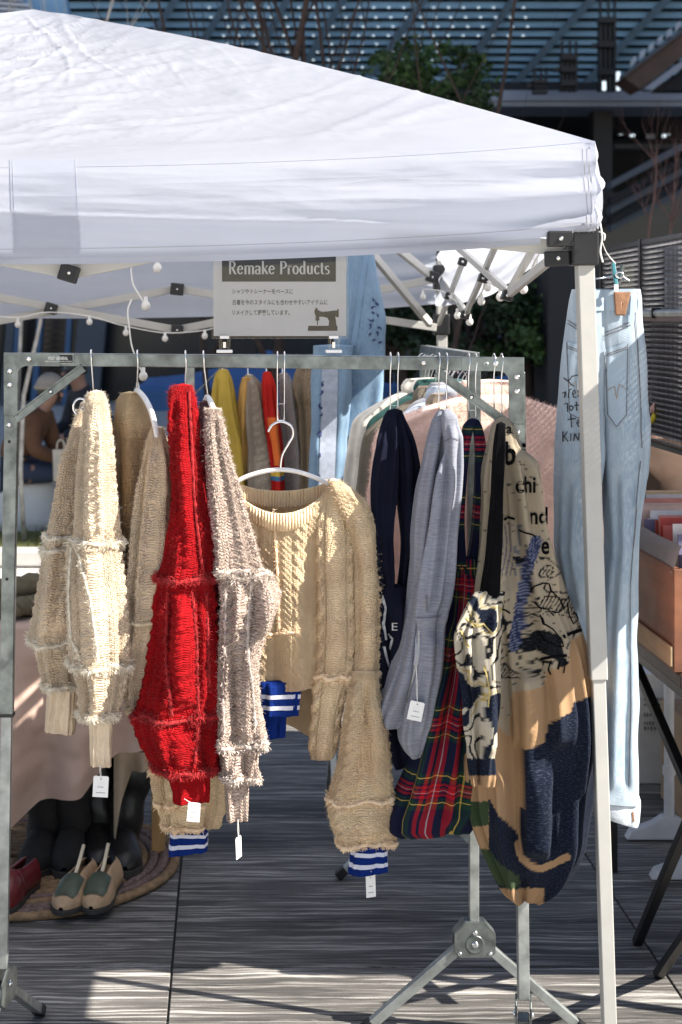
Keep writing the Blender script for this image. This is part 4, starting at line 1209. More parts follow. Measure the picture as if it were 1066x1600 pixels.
# a raw vertical seam down the lower near sleeve
def seam_line(par, lf, pts, mat, n=260, name='frayed_seam', ln=(0.006, 0.013)):
    bv = lf.bvh(); mb = MB()
    L = []
    for a, b in zip(pts[:-1], pts[1:]):
        for k in range(12): L.append((lerp(a[0], b[0], k / 12), lerp(a[1], b[1], k / 12)))
    tp = [cast(bv, x, y, 0.002) for x, y in L]; tp = [q for q in tp if q is not None]
    if len(tp) > 3: mb.tube(tp, [0.0035 * (0.8 + 0.5 * nz(i * .7, 1, 2)) for i in range(len(tp))], 6)
    for k in range(int(n * 1.8)):
        q = FU.choice(tp); d = Vector((FU.gauss(0, 1), -abs(FU.gauss(0, .8)), FU.gauss(0, 1) - .3)).normalized()
        l = FU.uniform(*ln) * 0.7; w = 0.0006; t = d.cross(Vector((FU.gauss(0, 1), 1, FU.gauss(0, 1)))).normalized() * w
        q = q + Vector((FU.gauss(0, .002), 0, FU.gauss(0, .006)))
        mb.add([q - t, q + t, q + d * l + t * .5, q + d * l - t * .5], [(0, 1, 2, 3)])
    mb.build(name, mat, par, kind='stuff')
seam_line(g1, rsl, [(112, 856), (108, 930), (112, 1000), (128, 1035)], MT['cream_yarn'])
seam_line(g1, rsl, [(124, 865), (140, 930), (150, 1000), (152, 1030)], MT['cream_yarn'])
hk = thing('clothes_hanger', P(143, 640, d0), 'chrome wire hanger of the leftmost cream sweater', 'hanger', 'hangers on the front rack')
wire_hook(143, d0, ybot=618, root=hk, lean=4)
mb = MB(); mb.tube(arc(P(147, 618, d0 + 0.2), P(147, 618, d0 - 0.02), (0, 0, 0.0), 6) + arc(P(147, 618, d0 - 0.03), P(128, 640, d0 - SL - 0.03), (0, 0, 0.004), 8), 0.0022, 8); mb.build('shoulder_wire', MT['chrome'], hk, smooth=True)
mb = MB(); rr = 0.014; cc = P(126, 636, d0 - SL - 0.02)
mb.tube([cc + Vector((rr * math.cos(a), -0.004, rr * math.sin(a) * 1.2)) for a in [math.radians(x) for x in range(20, 250, 15)]], 0.0022, 8); mb.build('shoulder_loop', MT['chrome'], hk, smooth=True)

# ---- 2. beige cardigan, open front, its white hanger showing
d0 = YR(215)
g2 = thing('cardigan', P(222, 1110, d0), 'beige cable cardigan on a white hanger beside the red sweater', 'cardigan', 'sweaters on the front rack')
back = Loft([(614, 190, 216, 0.02), (626, 182, 226, 0.03), (680, 179, 238, 0.04), (760, 180, 244, 0.045), (860, 184, 250, 0.05), (960, 188, 250, 0.05), (1040, 194, 246, 0.045)], d0 + 0.02, 80, 110, 11, (0.010, 3), 0.010, disp=rings_rib(70, 0.002), pleats=[([(630, 204), (720, 212), (850, 214)], 26, 0.018, -1), ([(640, 214), (760, 226), (860, 232)], 20, 0.014, 1)])
back.mb().build('back_panel', MT['beige'], g2, smooth=True); fuzz(g2, MT['beige_yarn'], back, 3000)
fr = Loft([(668, 238, 256, 0.02), (684, 231, 259, 0.03), (720, 224, 265, 0.04), (770, 214, 269, 0.045), (830, 207, 270, 0.05), (900, 202, 268, 0.05), (958, 198, 262, 0.05), (972, 200, 260, 0.048), (1030, 196, 252, 0.045), (1080, 198, 244, 0.04), (1110, 206, 238, 0.03)], d0 - SL + 0.03, 100, 170, 12, (0.007, 4), 0.008, disp=cables(((0, 2), 4), 0.0042, 0.010, 0.05, 0.028), pleats=[([(700, 236), (800, 226), (900, 218), (1000, 214)], 26, 0.014, 1), ([(760, 252), (900, 246), (1040, 232)], 20, 0.010, -1)])
fr.mb().build('sleeve', MT['cream'], g2, smooth=True); fuzz(g2, MT['beige_yarn'], fr, 4000)
fringe(g2, MT['beige_yarn'], [(fr, fr.v_of(965)), (fr, 0.985)], 420)
hk = thing('clothes_hanger', P(215, 640, d0), 'white hanger of the beige cardigan with its curved arm bare', 'hanger', 'hangers on the front rack')
wire_hook(215, d0, ybot=612, root=hk, lean=0)
mb = MB(); mb.tube(crom([P(208, 622, d0 + 0.18), P(213, 612, d0 + 0.06), P(216, 611, d0), P(226, 622, d0 - 0.06), P(236, 642, d0 - 0.12), P(243, 668, d0 - 0.17), P(245, 684, d0 - 0.18)], 6), 0.0058, 10); mb.build('hanger_arm', MT['white_plastic'], hk, smooth=True)
mb = MB(); mb.tube([P(215, 598, d0), P(216, 613, d0)], [0.0028, 0.005], 8); mb.build('hook_socket', MT['white_plastic'], hk, smooth=True)

# ---- 3. red sweater
d0 = YR(290)
g3 = thing('sweater', P(290, 1250, d0), 'bright red patchwork knit sweater with frayed seams', 'sweater', 'sweaters on the front rack')
body = Loft([(640, 285, 312, 0.1), (720, 282, 322, 0.17), (800, 284, 334, 0.19), (880, 280, 345, 0.2), (980, 280, 346, 0.2), (1080, 285, 344, 0.19)], d0, 80, 90, 21, (0.01, 5), 0.01)
body.mb().build('body', MT['red'], g3, smooth=True)
s1 = Loft([(602, 272, 300, 0.02), (612, 263, 303, 0.034), (650, 263, 305, 0.04), (700, 267, 307, 0.044), (760, 271, 312, 0.048), (830, 264, 325, 0.05), (880, 254, 334, 0.052), (904, 245, 338, 0.055)], d0 - SL, 100, 150, 22, (0.006, 4), 0.012, 14, disp=cables(((0,), 2), 0.004, 0.012, 0.05, 0.035), pleats=[([(615, 282), (720, 284), (830, 292), (900, 290)], 24, 0.012, 1), ([(640, 276), (760, 280)], 14, 0.008, -1)])
s1.mb(hollow=0).build('sleeve', MT['red'], g3, smooth=True)
s2 = Loft([(900, 246, 336, 0.05), (920, 247, 332, 0.05), (980, 243, 332, 0.052), (1050, 236, 336, 0.055), (1095, 224, 338, 0.055), (1122, 213, 340, 0.055), (1140, 216, 337, 0.054), (1170, 232, 336, 0.05), (1204, 250, 334, 0.045)], d0 - SL + 0.004, 120, 170, 23, (0.010, 4), 0.014, 16, pleats=[([(920, 282), (1010, 276), (1100, 280)], 40, 0.020, 1), ([(930, 262), (1040, 260), (1110, 246)], 26, 0.012, -1), ([(1125, 268), (1200, 282)], 40, 0.016, 1), ([(930, 312), (1100, 318)], 18, 0.010, 1)], disp=cables(((0,), 2), 0.006, 0.011, 0.045, 0.034))
s2.mb(hollow=0).build('sleeve', MT['red'], g3, smooth=True)
cf = Loft([(1202, 258, 330, 0.04), (1216, 264, 328, 0.036), (1236, 270, 328, 0.034), (1251, 271, 326, 0.034, 0, -4)], d0 - SL, 70, 24, 24, (0.003, 4), 0.003, disp=ribs(85, 0.002))
cf.mb().build('cuff', MT['red'], g3, smooth=True)
fringe(g3, MT['red_yarn'], [(s1, 0.99), (s2, s2.v_of(1116)), (s2, 0.985)], 620, (0.008, 0.018), spread=0.014)
seam_line(g3, s2, [(262, 925), (258, 1000), (262, 1060), (268, 1120)], MT['red_yarn'], 300)
seam_line(g3, s2, [(300, 925), (306, 1000), (308, 1080), (310, 1140), (304, 1195)], MT['red_yarn'], 420)
seam_line(g3, s2, [(322, 930), (324, 1000), (328, 1080)], MT['red_yarn'], 260)
seam_line(g3, s1, [(296, 612), (300, 680), (303, 760), (310, 830), (318, 895)], MT['red_yarn'], 200, ln=(0.004, 0.008))
fuzz(g3, MT['red_yarn'], s1, 3500); fuzz(g3, MT['red_yarn'], s2, 4500)
hk = thing('clothes_hanger', P(290, 640, d0), 'chrome hook of the hanger inside the red sweater', 'hanger', 'hangers on the front rack')
wire_hook(290, d0, ybot=612, root=hk)
mb = MB(); mb.tube(crom([P(290, 640, d0 + 0.18), P(290, 620, d0 + 0.05), P(290, 612, d0), P(289, 620, d0 - 0.05), P(286, 640, d0 - 0.15)], 5), 0.005, 8); mb.build('hanger_arm', MT['white_plastic'], hk, smooth=True)

# ---- 4. oatmeal marled sweater with a dark mauve back
d0 = YR(322)
g4 = thing('sweater', P(370, 1280, d0), 'oatmeal and mauve marled knit sweater in bright sun beside the red one', 'sweater', 'sweaters on the front rack')
bk = Loft([(628, 313, 326, 0.02), (644, 309, 332, 0.06), (720, 311, 340, 0.09), (820, 316, 350, 0.11), (920, 324, 356, 0.12), (1020, 330, 360, 0.12), (1120, 334, 360, 0.11), (1200, 338, 362, 0.1)], d0 - 0.02, 70, 110, 31, (0.008, 4), 0.01)
bk.mb().build('body', MT['mauve'], g4, smooth=True); fuzz(g4, MT['oat_yarn'], bk, 1200)
s1 = Loft([(638, 323, 343, 0.02), (652, 324, 345, 0.03), (700, 327, 353, 0.035), (750, 331, 366, 0.04), (810, 335, 383, 0.044), (860, 337, 396, 0.046), (892, 338, 404, 0.048)], d0 - SL, 90, 150, 32, (0.006, 3), 0.007, disp=cables(((0,), 2), 0.0045, 0.012, 0.045, 0.036))
s1.mb(hollow=0).build('sleeve', MT['oat'], g4, smooth=True)
s2 = Loft([(886, 340, 408, 0.045), (902, 343, 424, 0.048), (930, 346, 434, 0.05), (950, 346, 430, 0.05), (1000, 345, 410, 0.048), (1050, 343, 402, 0.046), (1100, 341, 403, 0.045), (1150, 340, 409, 0.045), (1168, 341, 412, 0.044)], d0 - SL + 0.004, 110, 150, 33, (0.008, 4), 0.012, 14, pleats=[([(905, 372), (1000, 368), (1100, 372), (1160, 378)], 28, 0.016, 1), ([(910, 402), (960, 404), (1000, 398)], 30, 0.022, 1), ([(920, 356), (1150, 354)], 14, 0.008, 1)], disp=cables(((0,), 2), 0.006, 0.011, 0.05, 0.032))
s2.mb(hollow=0).build('sleeve', MT['oat'], g4, smooth=True)
s3 = Loft([(1162, 346, 404, 0.04), (1190, 347, 402, 0.04), (1216, 350, 400, 0.036)], d0 - SL, 80, 40, 34, (0.008, 5), 0.008, 16)
s3.mb(hollow=0).build('sleeve_band', MT['oat'], g4, smooth=True)
cf = Loft([(1210, 350, 388, 0.03), (1245, 352, 388, 0.027), (1280, 355, 387, 0.027, 0, -2)], d0 - SL, 60, 36, 35, (0.003, 4), 0.002, disp=ribs(90, 0.0022))
cf.mb().build('cuff', MT['oat'], g4, smooth=True)
fringe(g4, MT['oat_yarn'], [(s1, 0.985), (s2, 0.05), (s2, s2.v_of(1160)), (s3, 0.9)], 520, (0.008, 0.017), w=0.0009)
seam_line(g4, s2, [(352, 920), (352, 1000), (350, 1080), (350, 1150)], MT['oat_yarn'], 260)
seam_line(g4, s2, [(392, 915), (386, 980), (392, 1060), (400, 1140)], MT['oat_yarn'], 300)
fuzz(g4, MT['oat_yarn'], s1, 4500, (0.005, 0.011), 0.0004); fuzz(g4, MT['oat_yarn'], s2, 3500)
hk = thing('clothes_hanger', P(322, 640, d0), 'white plastic hanger end in the oatmeal sweater', 'hanger', 'hangers on the front rack')
wire_hook(318, d0, ybot=622, root=hk, lean=7)
mb = MB(); mb.tube(crom([P(318, 640, d0 + 0.17), P(322, 624, d0 + 0.05), P(325, 621, d0), P(330, 630, d0 - 0.08), P(335, 648, d0 - 0.165)], 5), 0.0062, 10); mb.build('hanger_arm', MT['white_plastic'], hk, smooth=True)

# ---- 5. ecru sweater facing the viewer on a hanger hung from chrome rings
d5 = YR(440) - 0.03
g5 = thing('sweater', P(470, 1362, d5), 'ecru cable sweater with blue striped cuffs facing forward mid-rack', 'sweater', 'sweaters on the front rack')
def neck_front(x): return 752 + 48 * max(0, 1 - ((x - 437) / 82.0) ** 2) ** 0.8
def neck_back(x): return 752 + 21 * max(0, 1 - ((x - 440) / 80.0) ** 2) ** 0.8
NL, NR = 357, 519
def sheet_fn(xl, xr, topf, bot, d, bulge, disp, seed, front=True):
    def fn(u, v):
        xt = lerp(xl(0), xr(0), u)
        y = lerp(topf(xt), bot(u), v)
        q = max(0.0, min(1.0, (y - 750) / 320.0))
        x = lerp(xl(q), xr(q), u)
        s_ = math.sin(math.pi * max(0.0, min(1.0, u))) ** 0.6
        lx = (x - 437) / F * d; ly = (y - 750) / F * d
        dd = bulge * s_ + 0.010 * fbm(lx * 7 + seed, ly * 4, seed, 2) * s_ + 0.007 * math.sin(lx * 60 + 3 * nz(ly * 4, seed, 0)) * smooth01(v * 2) * s_
        dd += 0.010 * smooth01((y - 830) / 60) * max(0, 1 - abs(x - 500) / 22.0) + 0.012 * smooth01((y - 960) / 40) * max(0, 1 - abs(x - 452) / 26.0)
        if disp: dd += disp(u, lx + 0.3, ly, None) * smooth01(u * 14) * smooth01((1 - u) * 14)
        p = P(x, y, d); p.y -= dd if front else -dd
        return p
    return fn
def shoulder_top(x):
    if x < NL + 12: return 752 + (NL + 12 - x) * 0.35
    if x > NR: return 752 + (x - NR) * 0.62 + 0.006 * (x - NR) ** 2
    return None
def tf(x): return neck_front(x) if shoulder_top(x) is None else shoulder_top(x)
def tb(x): return neck_back(x) if shoulder_top(x) is None else shoulder_top(x)
xl5 = lambda q: lerp(340, 352, q); xr5 = lambda q: lerp(566, 548, q)
fb_front = lambda u: lerp(1078, 1062, u)
cb5 = cables(((0, 2, 3), 5), 0.0035, 0.012, 0.055, 0.034)
mb = MB(); fn = sheet_fn(xl5, xr5, tf, fb_front, d5, 0.055, cb5, 3.0)
mb.grid(fn, 130, 130, uvfn=lambda u, v: (u * 0.29, -v * 0.42)); front5 = mb.build('front_panel', MT['ecru'], g5, smooth=True)
front5_bvh = BVHTree.FromPolygons([v[:] for v in mb.v], mb.f)
mb = MB(); fn = sheet_fn(lambda q: lerp(345, 400, q), lambda q: lerp(562, 520, q), tb, lambda u: lerp(1120, 1172, u), d5 + 0.02, 0.03, None, 8.0, False)
mb.grid(fn, 70, 80, uvfn=lambda u, v: (u * 0.29, -v * 0.45)); mb.build('back_panel', MT['ecru'], g5, smooth=True)
# ribbed collar, front and back
for nf, dd, nm in ((neck_front, -0.006, 'collar'), (neck_back, 0.03, 'collar')):
    mb = MB()
    def colf(u, v, nf=nf, dd=dd):
        x = lerp(NL + 10, NR + 4, u); y = nf(x) - 3 + 27 * v * (0.75 + 0.25 * math.sin(math.pi * u))
        s_ = math.sin(math.pi * u) ** 0.6
        front = nf is neck_front
        p = P(x, y, d5); o = (0.055 * s_ + 0.004 + 0.006 * math.sin(math.pi * v)) if front else -(0.035 * s_)
        o += 0.0022 * math.sin(u * 2 * math.pi * 34)
        p.y -= o; return p
    mb.grid(colf, 240, 10, uvfn=lambda u, v: (u * 0.26, v * 0.035)); mb.build(nm, MT['ecru_rib'], g5, smooth=True, solid=0.004)
# frayed joining seam down the front, and a patch seam
mb = MB()
class FS:   # adapter so the seam helpers can work on the front panel
    def bvh(s): return front5_bvh
seam_line(g5, FS(), [(428, 806), (432, 860), (436, 930), (437, 985)], MT['ecru_yarn'], 420, ln=(0.004, 0.009))
seam_line(g5, FS(), [(396, 995), (430, 990), (470, 988)], MT['ecru_yarn'], 240, ln=(0.004, 0.009))
# right sleeve, hanging beside the body, then a wider frayed lower sleeve and the striped cuff
s1 = Loft([(750, 512, 530, 0.02), (766, 516, 552, 0.034), (790, 526, 573, 0.038), (830, 545, 586, 0.042), (880, 551, 592, 0.045), (950, 553, 593, 0.045), (1052, 548, 591, 0.045)], d5 - 0.04, 90, 150, 51, (0.0015, 2), 0.008, pleats=[([(800, 552), (900, 566), (1040, 566)], 26, 0.010, 1)], disp=cables(((0,), 3), 0.0035, 0.010, 0.05, 0.028))
s1.mb().build('sleeve', MT['ecru'], g5, smooth=True); fuzz(g5, MT['ecru_yarn'], s1, 2500)
s2 = Loft([(1046, 549, 589, 0.04), (1100, 544, 592, 0.044), (1150, 536, 600, 0.048), (1200, 526, 606, 0.05), (1242, 514, 610, 0.052), (1262, 514, 613, 0.052), (1295, 523, 617, 0.05), (1316, 531, 614, 0.045)], d5 - 0.055, 100, 140, 52, (0.004, 3), 0.012, pleats=[([(1060, 566), (1150, 560), (1240, 552)], 40, 0.014, -1), ([(1080, 574), (1240, 586)], 30, 0.012, 1), ([(1250, 560), (1312, 566)], 40, 0.012, 1)], disp=cables(((0,), 2), 0.005, 0.011, 0.045, 0.036))
s2.mb().build('sleeve', MT['ecru'], g5, smooth=True); fuzz(g5, MT['ecru_yarn'], s2, 3500)
fringe(g5, MT['ecru_yarn'], [(s1, 0.985), (s2, s2.v_of(1245)), (s2, 0.985)], 420, (0.007, 0.015))
# body flap at the right, with its own large cable
s3 = Loft([(762, 508, 536, 0.004), (830, 500, 549, 0.018), (900, 499, 550, 0.028), (980, 500, 550, 0.036), (1050, 498, 546, 0.036), (1066, 495, 545, 0.034), (1110, 492, 530, 0.032), (1150, 488, 526, 0.03), (1184, 490, 514, 0.026)], d5 - 0.045, 90, 130, 53, (0.001, 2), 0.006, disp=cables(((0,), 1), 0.007, 0.015, 0.075, 0.07))
s3.mb().build('side_panel', MT['ecru'], g5, smooth=True)
fringe(g5, MT['ecru_yarn'], [(s3, s3.v_of(1056))], 300, (0.006, 0.012))
def striped_cuff(rows, d, seed, root, name='cuff'):
    y0, y1 = rows[0][0], rows[-1][0]
    L = Loft(rows, d, 80, 60, seed, (0.003, 4), 0.002, disp=ribs(120, 0.0008))
    cu = L.mb().build(name, MT['blue_rib'], root, smooth=True)
    for a in (0.36, 0.66):
        mb = MB()
        def band(u, v, a=a):
            p, n = L.at(u, a + v * 0.11); return p + n * 0.0009
        mb.grid(band, 80, 2, wrap=True); mb.uv = []
        mb.build('stripe', MT['white_rib'], cu, smooth=True)
    return L
striped_cuff([(1308, 551, 602, 0.034), (1335, 548, 603, 0.033), (1361, 545, 604, 0.033, 0, -5)], d5 - 0.06, 54, g5)
striped_cuff([(1066, 399, 470, 0.012), (1092, 400, 468, 0.014), (1118, 402, 466, 0.014)], d5 - 0.05, 55, g5, 'hem_band')
hb = Loft([(1112, 402, 449, 0.010), (1154, 405, 445, 0.010, 0, -4)], d5 - 0.03, 50, 20, 56, (0.002, 3), 0.002); hb.mb().build('hem_band', MT['blue_rib'], g5, smooth=True)
# left sleeve, behind the red and oatmeal sweaters
s4 = Loft([(900, 318, 372, 0.03), (1000, 300, 365, 0.04), (1100, 272, 352, 0.045), (1180, 246, 348, 0.045), (1215, 240, 348, 0.045), (1255, 248, 345, 0.042), (1292, 262, 336, 0.04)], d5 + 0.06, 90, 110, 57, (0.01, 4), 0.01, disp=cables(((0,), 2), 0.005, 0.011, 0.045, 0.036))
s4.mb().build('sleeve', MT['ecru'], g5, smooth=True)
fringe(g5, MT['ecru_yarn'], [(s4, s4.v_of(1200)), (s4, s4.v_of(1250)), (s4, 0.985)], 380, (0.008, 0.018), u0=0.2, u1=0.55)
striped_cuff([(1282, 270, 322, 0.034), (1300, 267, 325, 0.033), (1330, 263, 325, 0.033, 0, -8)], d5 + 0.06, 58, g5)
hk = thing('clothes_hanger', P(438, 752, d5), 'white curved hanger holding the forward-facing ecru sweater', 'hanger', 'hangers on the front rack')
mb = MB(); mb.tube(crom([P(362, 757, d5), P(385, 745, d5), P(412, 737, d5), P(438, 734, d5), P(464, 737, d5), P(492, 746, d5), P(514, 757, d5), P(545, 775, d5)], 6), 0.0048, 10); mb.build('hanger_arm', MT['white_plastic'], hk, smooth=True)
mb = MB(); mb.tube(crom([P(438, 734, d5), P(441, 712, d5), P(452, 692, d5), P(458, 680, d5), P(455, 666, d5), P(440, 659, d5), P(426, 664, d5), P(419, 675, d5)], 6), 0.0026, 8); mb.build('hook', MT['chrome'], hk, smooth=True)
def ring_chain(px, d, y0, y1, gap, label, cat='hook', link=True):
    """long chrome wire loop over the bar: two parallel wires and a cross link at the foot"""
    root = thing('hanging_hook', P(px, y1, d), label, cat, 'long chrome loops on the front rack')
    yb = lerp(561, 569, (px - 20) / 788.0)
    for sg in (-1, 1):
        x = px + sg * gap / 2; c = P(x, yb, d)
        pts = [c + Vector((0, 0.018, -0.01)), c + Vector((0, 0.0165, 0.012)), c + Vector((0, 0.004, 0.0205)), c + Vector((0, -0.012, 0.018)), c + Vector((0, -0.0185, 0.004)), P(x, yb + 20, d - 0.0165), P(x, lerp(yb, y1, 0.6), d - 0.004), P(x, y1, d)]
        mb = MB(); mb.tube(crom(pts, 4), 0.0013, 8); mb.build('wire', MT['chrome'], root, smooth=True)
    if link:
        h = 26 / F * d; w = gap / F * d
        c = P(px, y1 - 8, d)
        pts = [c + Vector((w / 2 * sx, -0.003, h / 2 * sz)) for sx, sz in ((-1, -1), (-1, 1), (1, 1), (1, -1), (-1, -1))]
        mb = MB(); mb.tube(pts, 0.0014, 6); mb.build('link', MT['chrome'], root)
    mb = MB(); mb.tube([P(px - gap / 2, y1, d), P(px - gap / 3, y1 + 5, d), P(px + gap / 3, y1 + 5, d), P(px + gap / 2, y1, d)], 0.0013, 6); mb.build('loop_end', MT['chrome'], root, smooth=True)
ring_chain(439, YR(439), 550, 652, 11, 'long chrome loop above the forward-facing ecru sweater')

# ---- 6. navy sweatshirt folded over a chrome loop
d6 = YR(616) - 0.02
g6 = thing('sweatshirt', P(616, 1195, d6), 'navy sweatshirt looped over a chrome ring right of the ecru sweater', 'sweatshirt', 'tops looped on the front rack')
def part(root, rows, d, seed, mat, name, fold=(0.006, 4), lump=0.006, nu=70, nv=110, top=True, **kw):
    L = Loft(rows, d, nu, nv, seed, fold, lump, **kw); L.mb(cap_top=top).build(name, MT[mat] if isinstance(mat, str) else mat, root, smooth=True); return L
part(g6, [(641, 606, 626, 0.012), (650, 600, 620, 0.022), (690, 591, 622, 0.028), (760, 580, 620, 0.032), (850, 584, 613, 0.032), (920, 590, 613, 0.03), (960, 590, 614, 0.03)], d6, 61, 'navy', 'sleeve', pleats=[([(670, 606), (780, 598), (900, 600)], 14, 0.012, -1)])
part(g6, [(641, 608, 628, 0.012), (652, 612, 632, 0.022), (700, 619, 648, 0.028), (760, 621, 656, 0.03), (850, 628, 642, 0.028), (925, 620, 637, 0.028), (960, 612, 636, 0.03)], d6 + 0.015, 62, 'navy', 'sleeve', pleats=[([(670, 630), (780, 638), (880, 634)], 12, 0.012, 1)])
L6 = part(g6, [(915, 592, 636, 0.03), (950, 589, 637, 0.035), (1000, 590, 636, 0.04), (1080, 592, 645, 0.045), (1150, 606, 655, 0.045), (1196, 617, 657, 0.04)], d6, 63, 'navy', 'body', (0.01, 4), 0.01)
bv = L6.bvh()
def on(bv, off=0.0013): return lambda x, y: (cast(bv, x, y, off) or P(x, y, 3.2))
MT['print_white'] = M('cracked_white_print', (0.45, 0.45, 0.46), 0.7, 0, 0.35, 120)
mb = MB(); flat_text(mb, 'E', 613, 622, 973, 985, on(bv)); mb.build('printed_letter', MT['print_white'], g6)
for q in ([(598, 930), (602, 950), (599, 975), (603, 1000)], [(606, 990), (614, 998), (610, 1015)], [(600, 1010), (604, 1030), (610, 1050)]):
    mb = MB(); ribbon(bv, q, 3.2, mb); 
    if mb.f: mb.build('printed_mark', MT['print_white'], g6)
ring_chain(616, YR(616), 548, 655, 12, 'long chrome loop holding the navy sweatshirt')

# ---- 7. heather grey sweatshirt
d7 = YR(690) - 0.045
g7 = thing('sweatshirt', P(650, 1180, d7), 'heather grey sweatshirt with a pocket zip and price tag', 'sweatshirt', 'tops looped on the front rack')
part(g7, [(642, 684, 697, 0.012), (656, 676, 697, 0.024), (700, 664, 696, 0.03), (760, 653, 690, 0.034), (830, 645, 684, 0.036), (900, 642, 680, 0.038), (980, 630, 672, 0.038), (1040, 618, 664, 0.036), (1090, 600, 650, 0.034), (1122, 588, 640, 0.03), (1136, 594, 626, 0.024)], d7, 71, 'heather', 'sleeve', (0.006, 3), 0.01, nu=100, nv=150, pleats=[([(670, 684), (780, 668), (900, 656)], 26, 0.014, -1), ([(900, 650), (1000, 640), (1110, 612)], 26, 0.014, 1)])
L7 = part(g7, [(641, 692, 706, 0.012), (652, 690, 714, 0.025), (700, 692, 718, 0.03), (750, 684, 717, 0.036), (800, 672, 713, 0.042), (860, 660, 711, 0.046), (920, 652, 705, 0.048), (962, 648, 698, 0.048), (975, 652, 694, 0.042), (1040, 644, 688, 0.045), (1100, 630, 681, 0.045), (1150, 624, 672, 0.04), (1172, 632, 664, 0.03), (1182, 640, 658, 0.02)], d7 - 0.03, 72, 'heather', 'body', (0.006, 3), 0.010, nu=120, nv=180, pleats=[([(660, 702), (760, 700), (860, 692), (955, 676)], 26, 0.016, 1), ([(700, 694), (820, 680), (950, 668)], 20, 0.012, -1), ([(980, 670), (1060, 664), (1150, 650)], 26, 0.014, 1)])
bv7 = L7.bvh()
MT['seam_dark'] = M('seam_thread', (0.12, 0.12, 0.15), 0.8, 0, 0.1)
MT['seam_heather'] = M('seam_heather_band', (0.33, 0.34, 0.40), 0.9, 0, 0.12, 90)
for q, w, mt in (([(644, 966), (670, 965), (690, 962)], 1.6, 'seam_dark'), ([(654, 988), (652, 1030), (645, 1060), (634, 1100)], 7, 'seam_heather'), ([(655, 985), (653, 1030), (646, 1060), (636, 1098)], 2.0, 'zinc_dull'), ([(694, 690), (706, 684), (717, 688)], 1.5, 'seam_dark'), ([(667, 930), (668, 955)], 3, 'seam_dark')):
    mb = MB(); ribbon(bv7, q, w, mb, 0.0016 if w < 5 else 0.0011)
    if mb.f: mb.build('zip' if mt == 'zinc_dull' else 'seam', MT[mt], g7)
ring_chain(692, YR(700) - 0.02, 552, 640, 12, 'long chrome loop holding the heather grey sweatshirt', link=False)
swing_tag(650, 1111, d7 - 0.085, 23, 30, 'white price tag with punched hole on the grey sweatshirt', 12, cast(bv7, 652, 1040, 0.003) or P(652, 1040, d7 - 0.08))

# ---- 8. tartan shirt
d8 = YR(738) - 0.03
g8 = thing('shirt', P(690, 1310, d8), 'dark red and navy tartan shirt looped beside the grey sweatshirt', 'shirt', 'tops looped on the front rack')
part(g8, [(656, 731, 745, 0.010), (666, 724, 741, 0.018), (700, 719, 734, 0.02), (760, 714, 727, 0.02), (820, 712, 725, 0.022), (880, 710, 728, 0.025), (920, 708, 735, 0.028)], d8, 81, 'plaid', 'sleeve', (0.002, 3), 0.003)
part(g8, [(656, 734, 748, 0.010), (666, 738, 753, 0.018), (700, 742, 758, 0.02), (760, 741, 761, 0.022), (820, 738, 759, 0.022), (880, 729, 752, 0.025), (920, 722, 748, 0.028)], d8 + 0.01, 82, 'plaid', 'sleeve', (0.002, 3), 0.003)
part(g8, [(872, 712, 747, 0.02), (900, 708, 748, 0.03), (950, 702, 746, 0.04), (1010, 694, 738, 0.045), (1060, 684, 737, 0.05), (1120, 664, 741, 0.055), (1180, 645, 743, 0.06), (1240, 622, 743, 0.06), (1275, 608, 742, 0.055), (1290, 607, 740, 0.05, 0, -14), (1302, 622, 732, 0.04, 0, -10)], d8, 83, 'plaid', 'body', (0.007, 5), 0.012, nu=150, nv=170, pleats=[([(890, 728), (980, 716), (1080, 706), (1180, 700), (1290, 694)], 34, 0.026, 1), ([(960, 708), (1100, 690), (1280, 654)], 30, 0.016, -1), ([(1100, 722), (1280, 722)], 18, 0.012, 1)])
ring_chain(738, YR(738), 556, 662, 11, 'long chrome loop holding the tartan shirt')
# ---- 9. tapestry jacket
MT_T, nt, b = new_mat('woven_tapestry')
at = nt.nodes.new('ShaderNodeVertexColor'); at.layer_name = 'pat'
uv = nt.nodes.new('ShaderNodeTexCoord').outputs['UV']
sp = noise_tex(nt, 420, vec=uv, detail=3, rough=0.8)
sep = nt.nodes.new('ShaderNodeSeparateXYZ'); nt.links.new(uv, sep.inputs[0])
weave = mth(nt, 'MULTIPLY', mth(nt, 'SINE', mth(nt, 'MULTIPLY', sep.outputs[0], 2600.0)), mth(nt, 'SINE', mth(nt, 'MULTIPLY', sep.outputs[1], 2600.0)))
lift = mixc(nt, mth(nt, 'MULTIPLY', ramp(nt, sp, [(0.52, 0.0), (0.72, 1.0)]), 0.30), at.outputs[0], (0.16, 0.20, 0.27))
nt.links.new(lift, b.inputs['Base Color'])
b.inputs['Roughness'].default_value = 0.9; b.inputs['Sheen Weight'].default_value = 0.03; b.inputs['Specular IOR Level'].default_value = 0.08
set_bump(nt, b, mth(nt, 'ADD', weave, mth(nt, 'MULTIPLY', sp, 2.0)), 0.45, 0.0015)
MT['tapestry'] = MT_T
BEI, TAN, NVY, BLK, GRN, GOLD, BLU = (0.33, 0.275, 0.195), (0.34, 0.21, 0.11), (0.006, 0.009, 0.020), (0.005, 0.005, 0.006), (0.035, 0.055, 0.022), (0.36, 0.28, 0.10), (0.020, 0.028, 0.075)
def pl_dist(x, y, pl):
    best = 1e9
    for (ax, ay), (bx, by) in zip(pl[:-1], pl[1:]):
        dx, dy = bx - ax, by - ay; t = max(0, min(1, ((x - ax) * dx + (y - ay) * dy) / (dx * dx + dy * dy + 1e-9)))
        best = min(best, math.hypot(x - ax - dx * t, y - ay - dy * t))
    return best
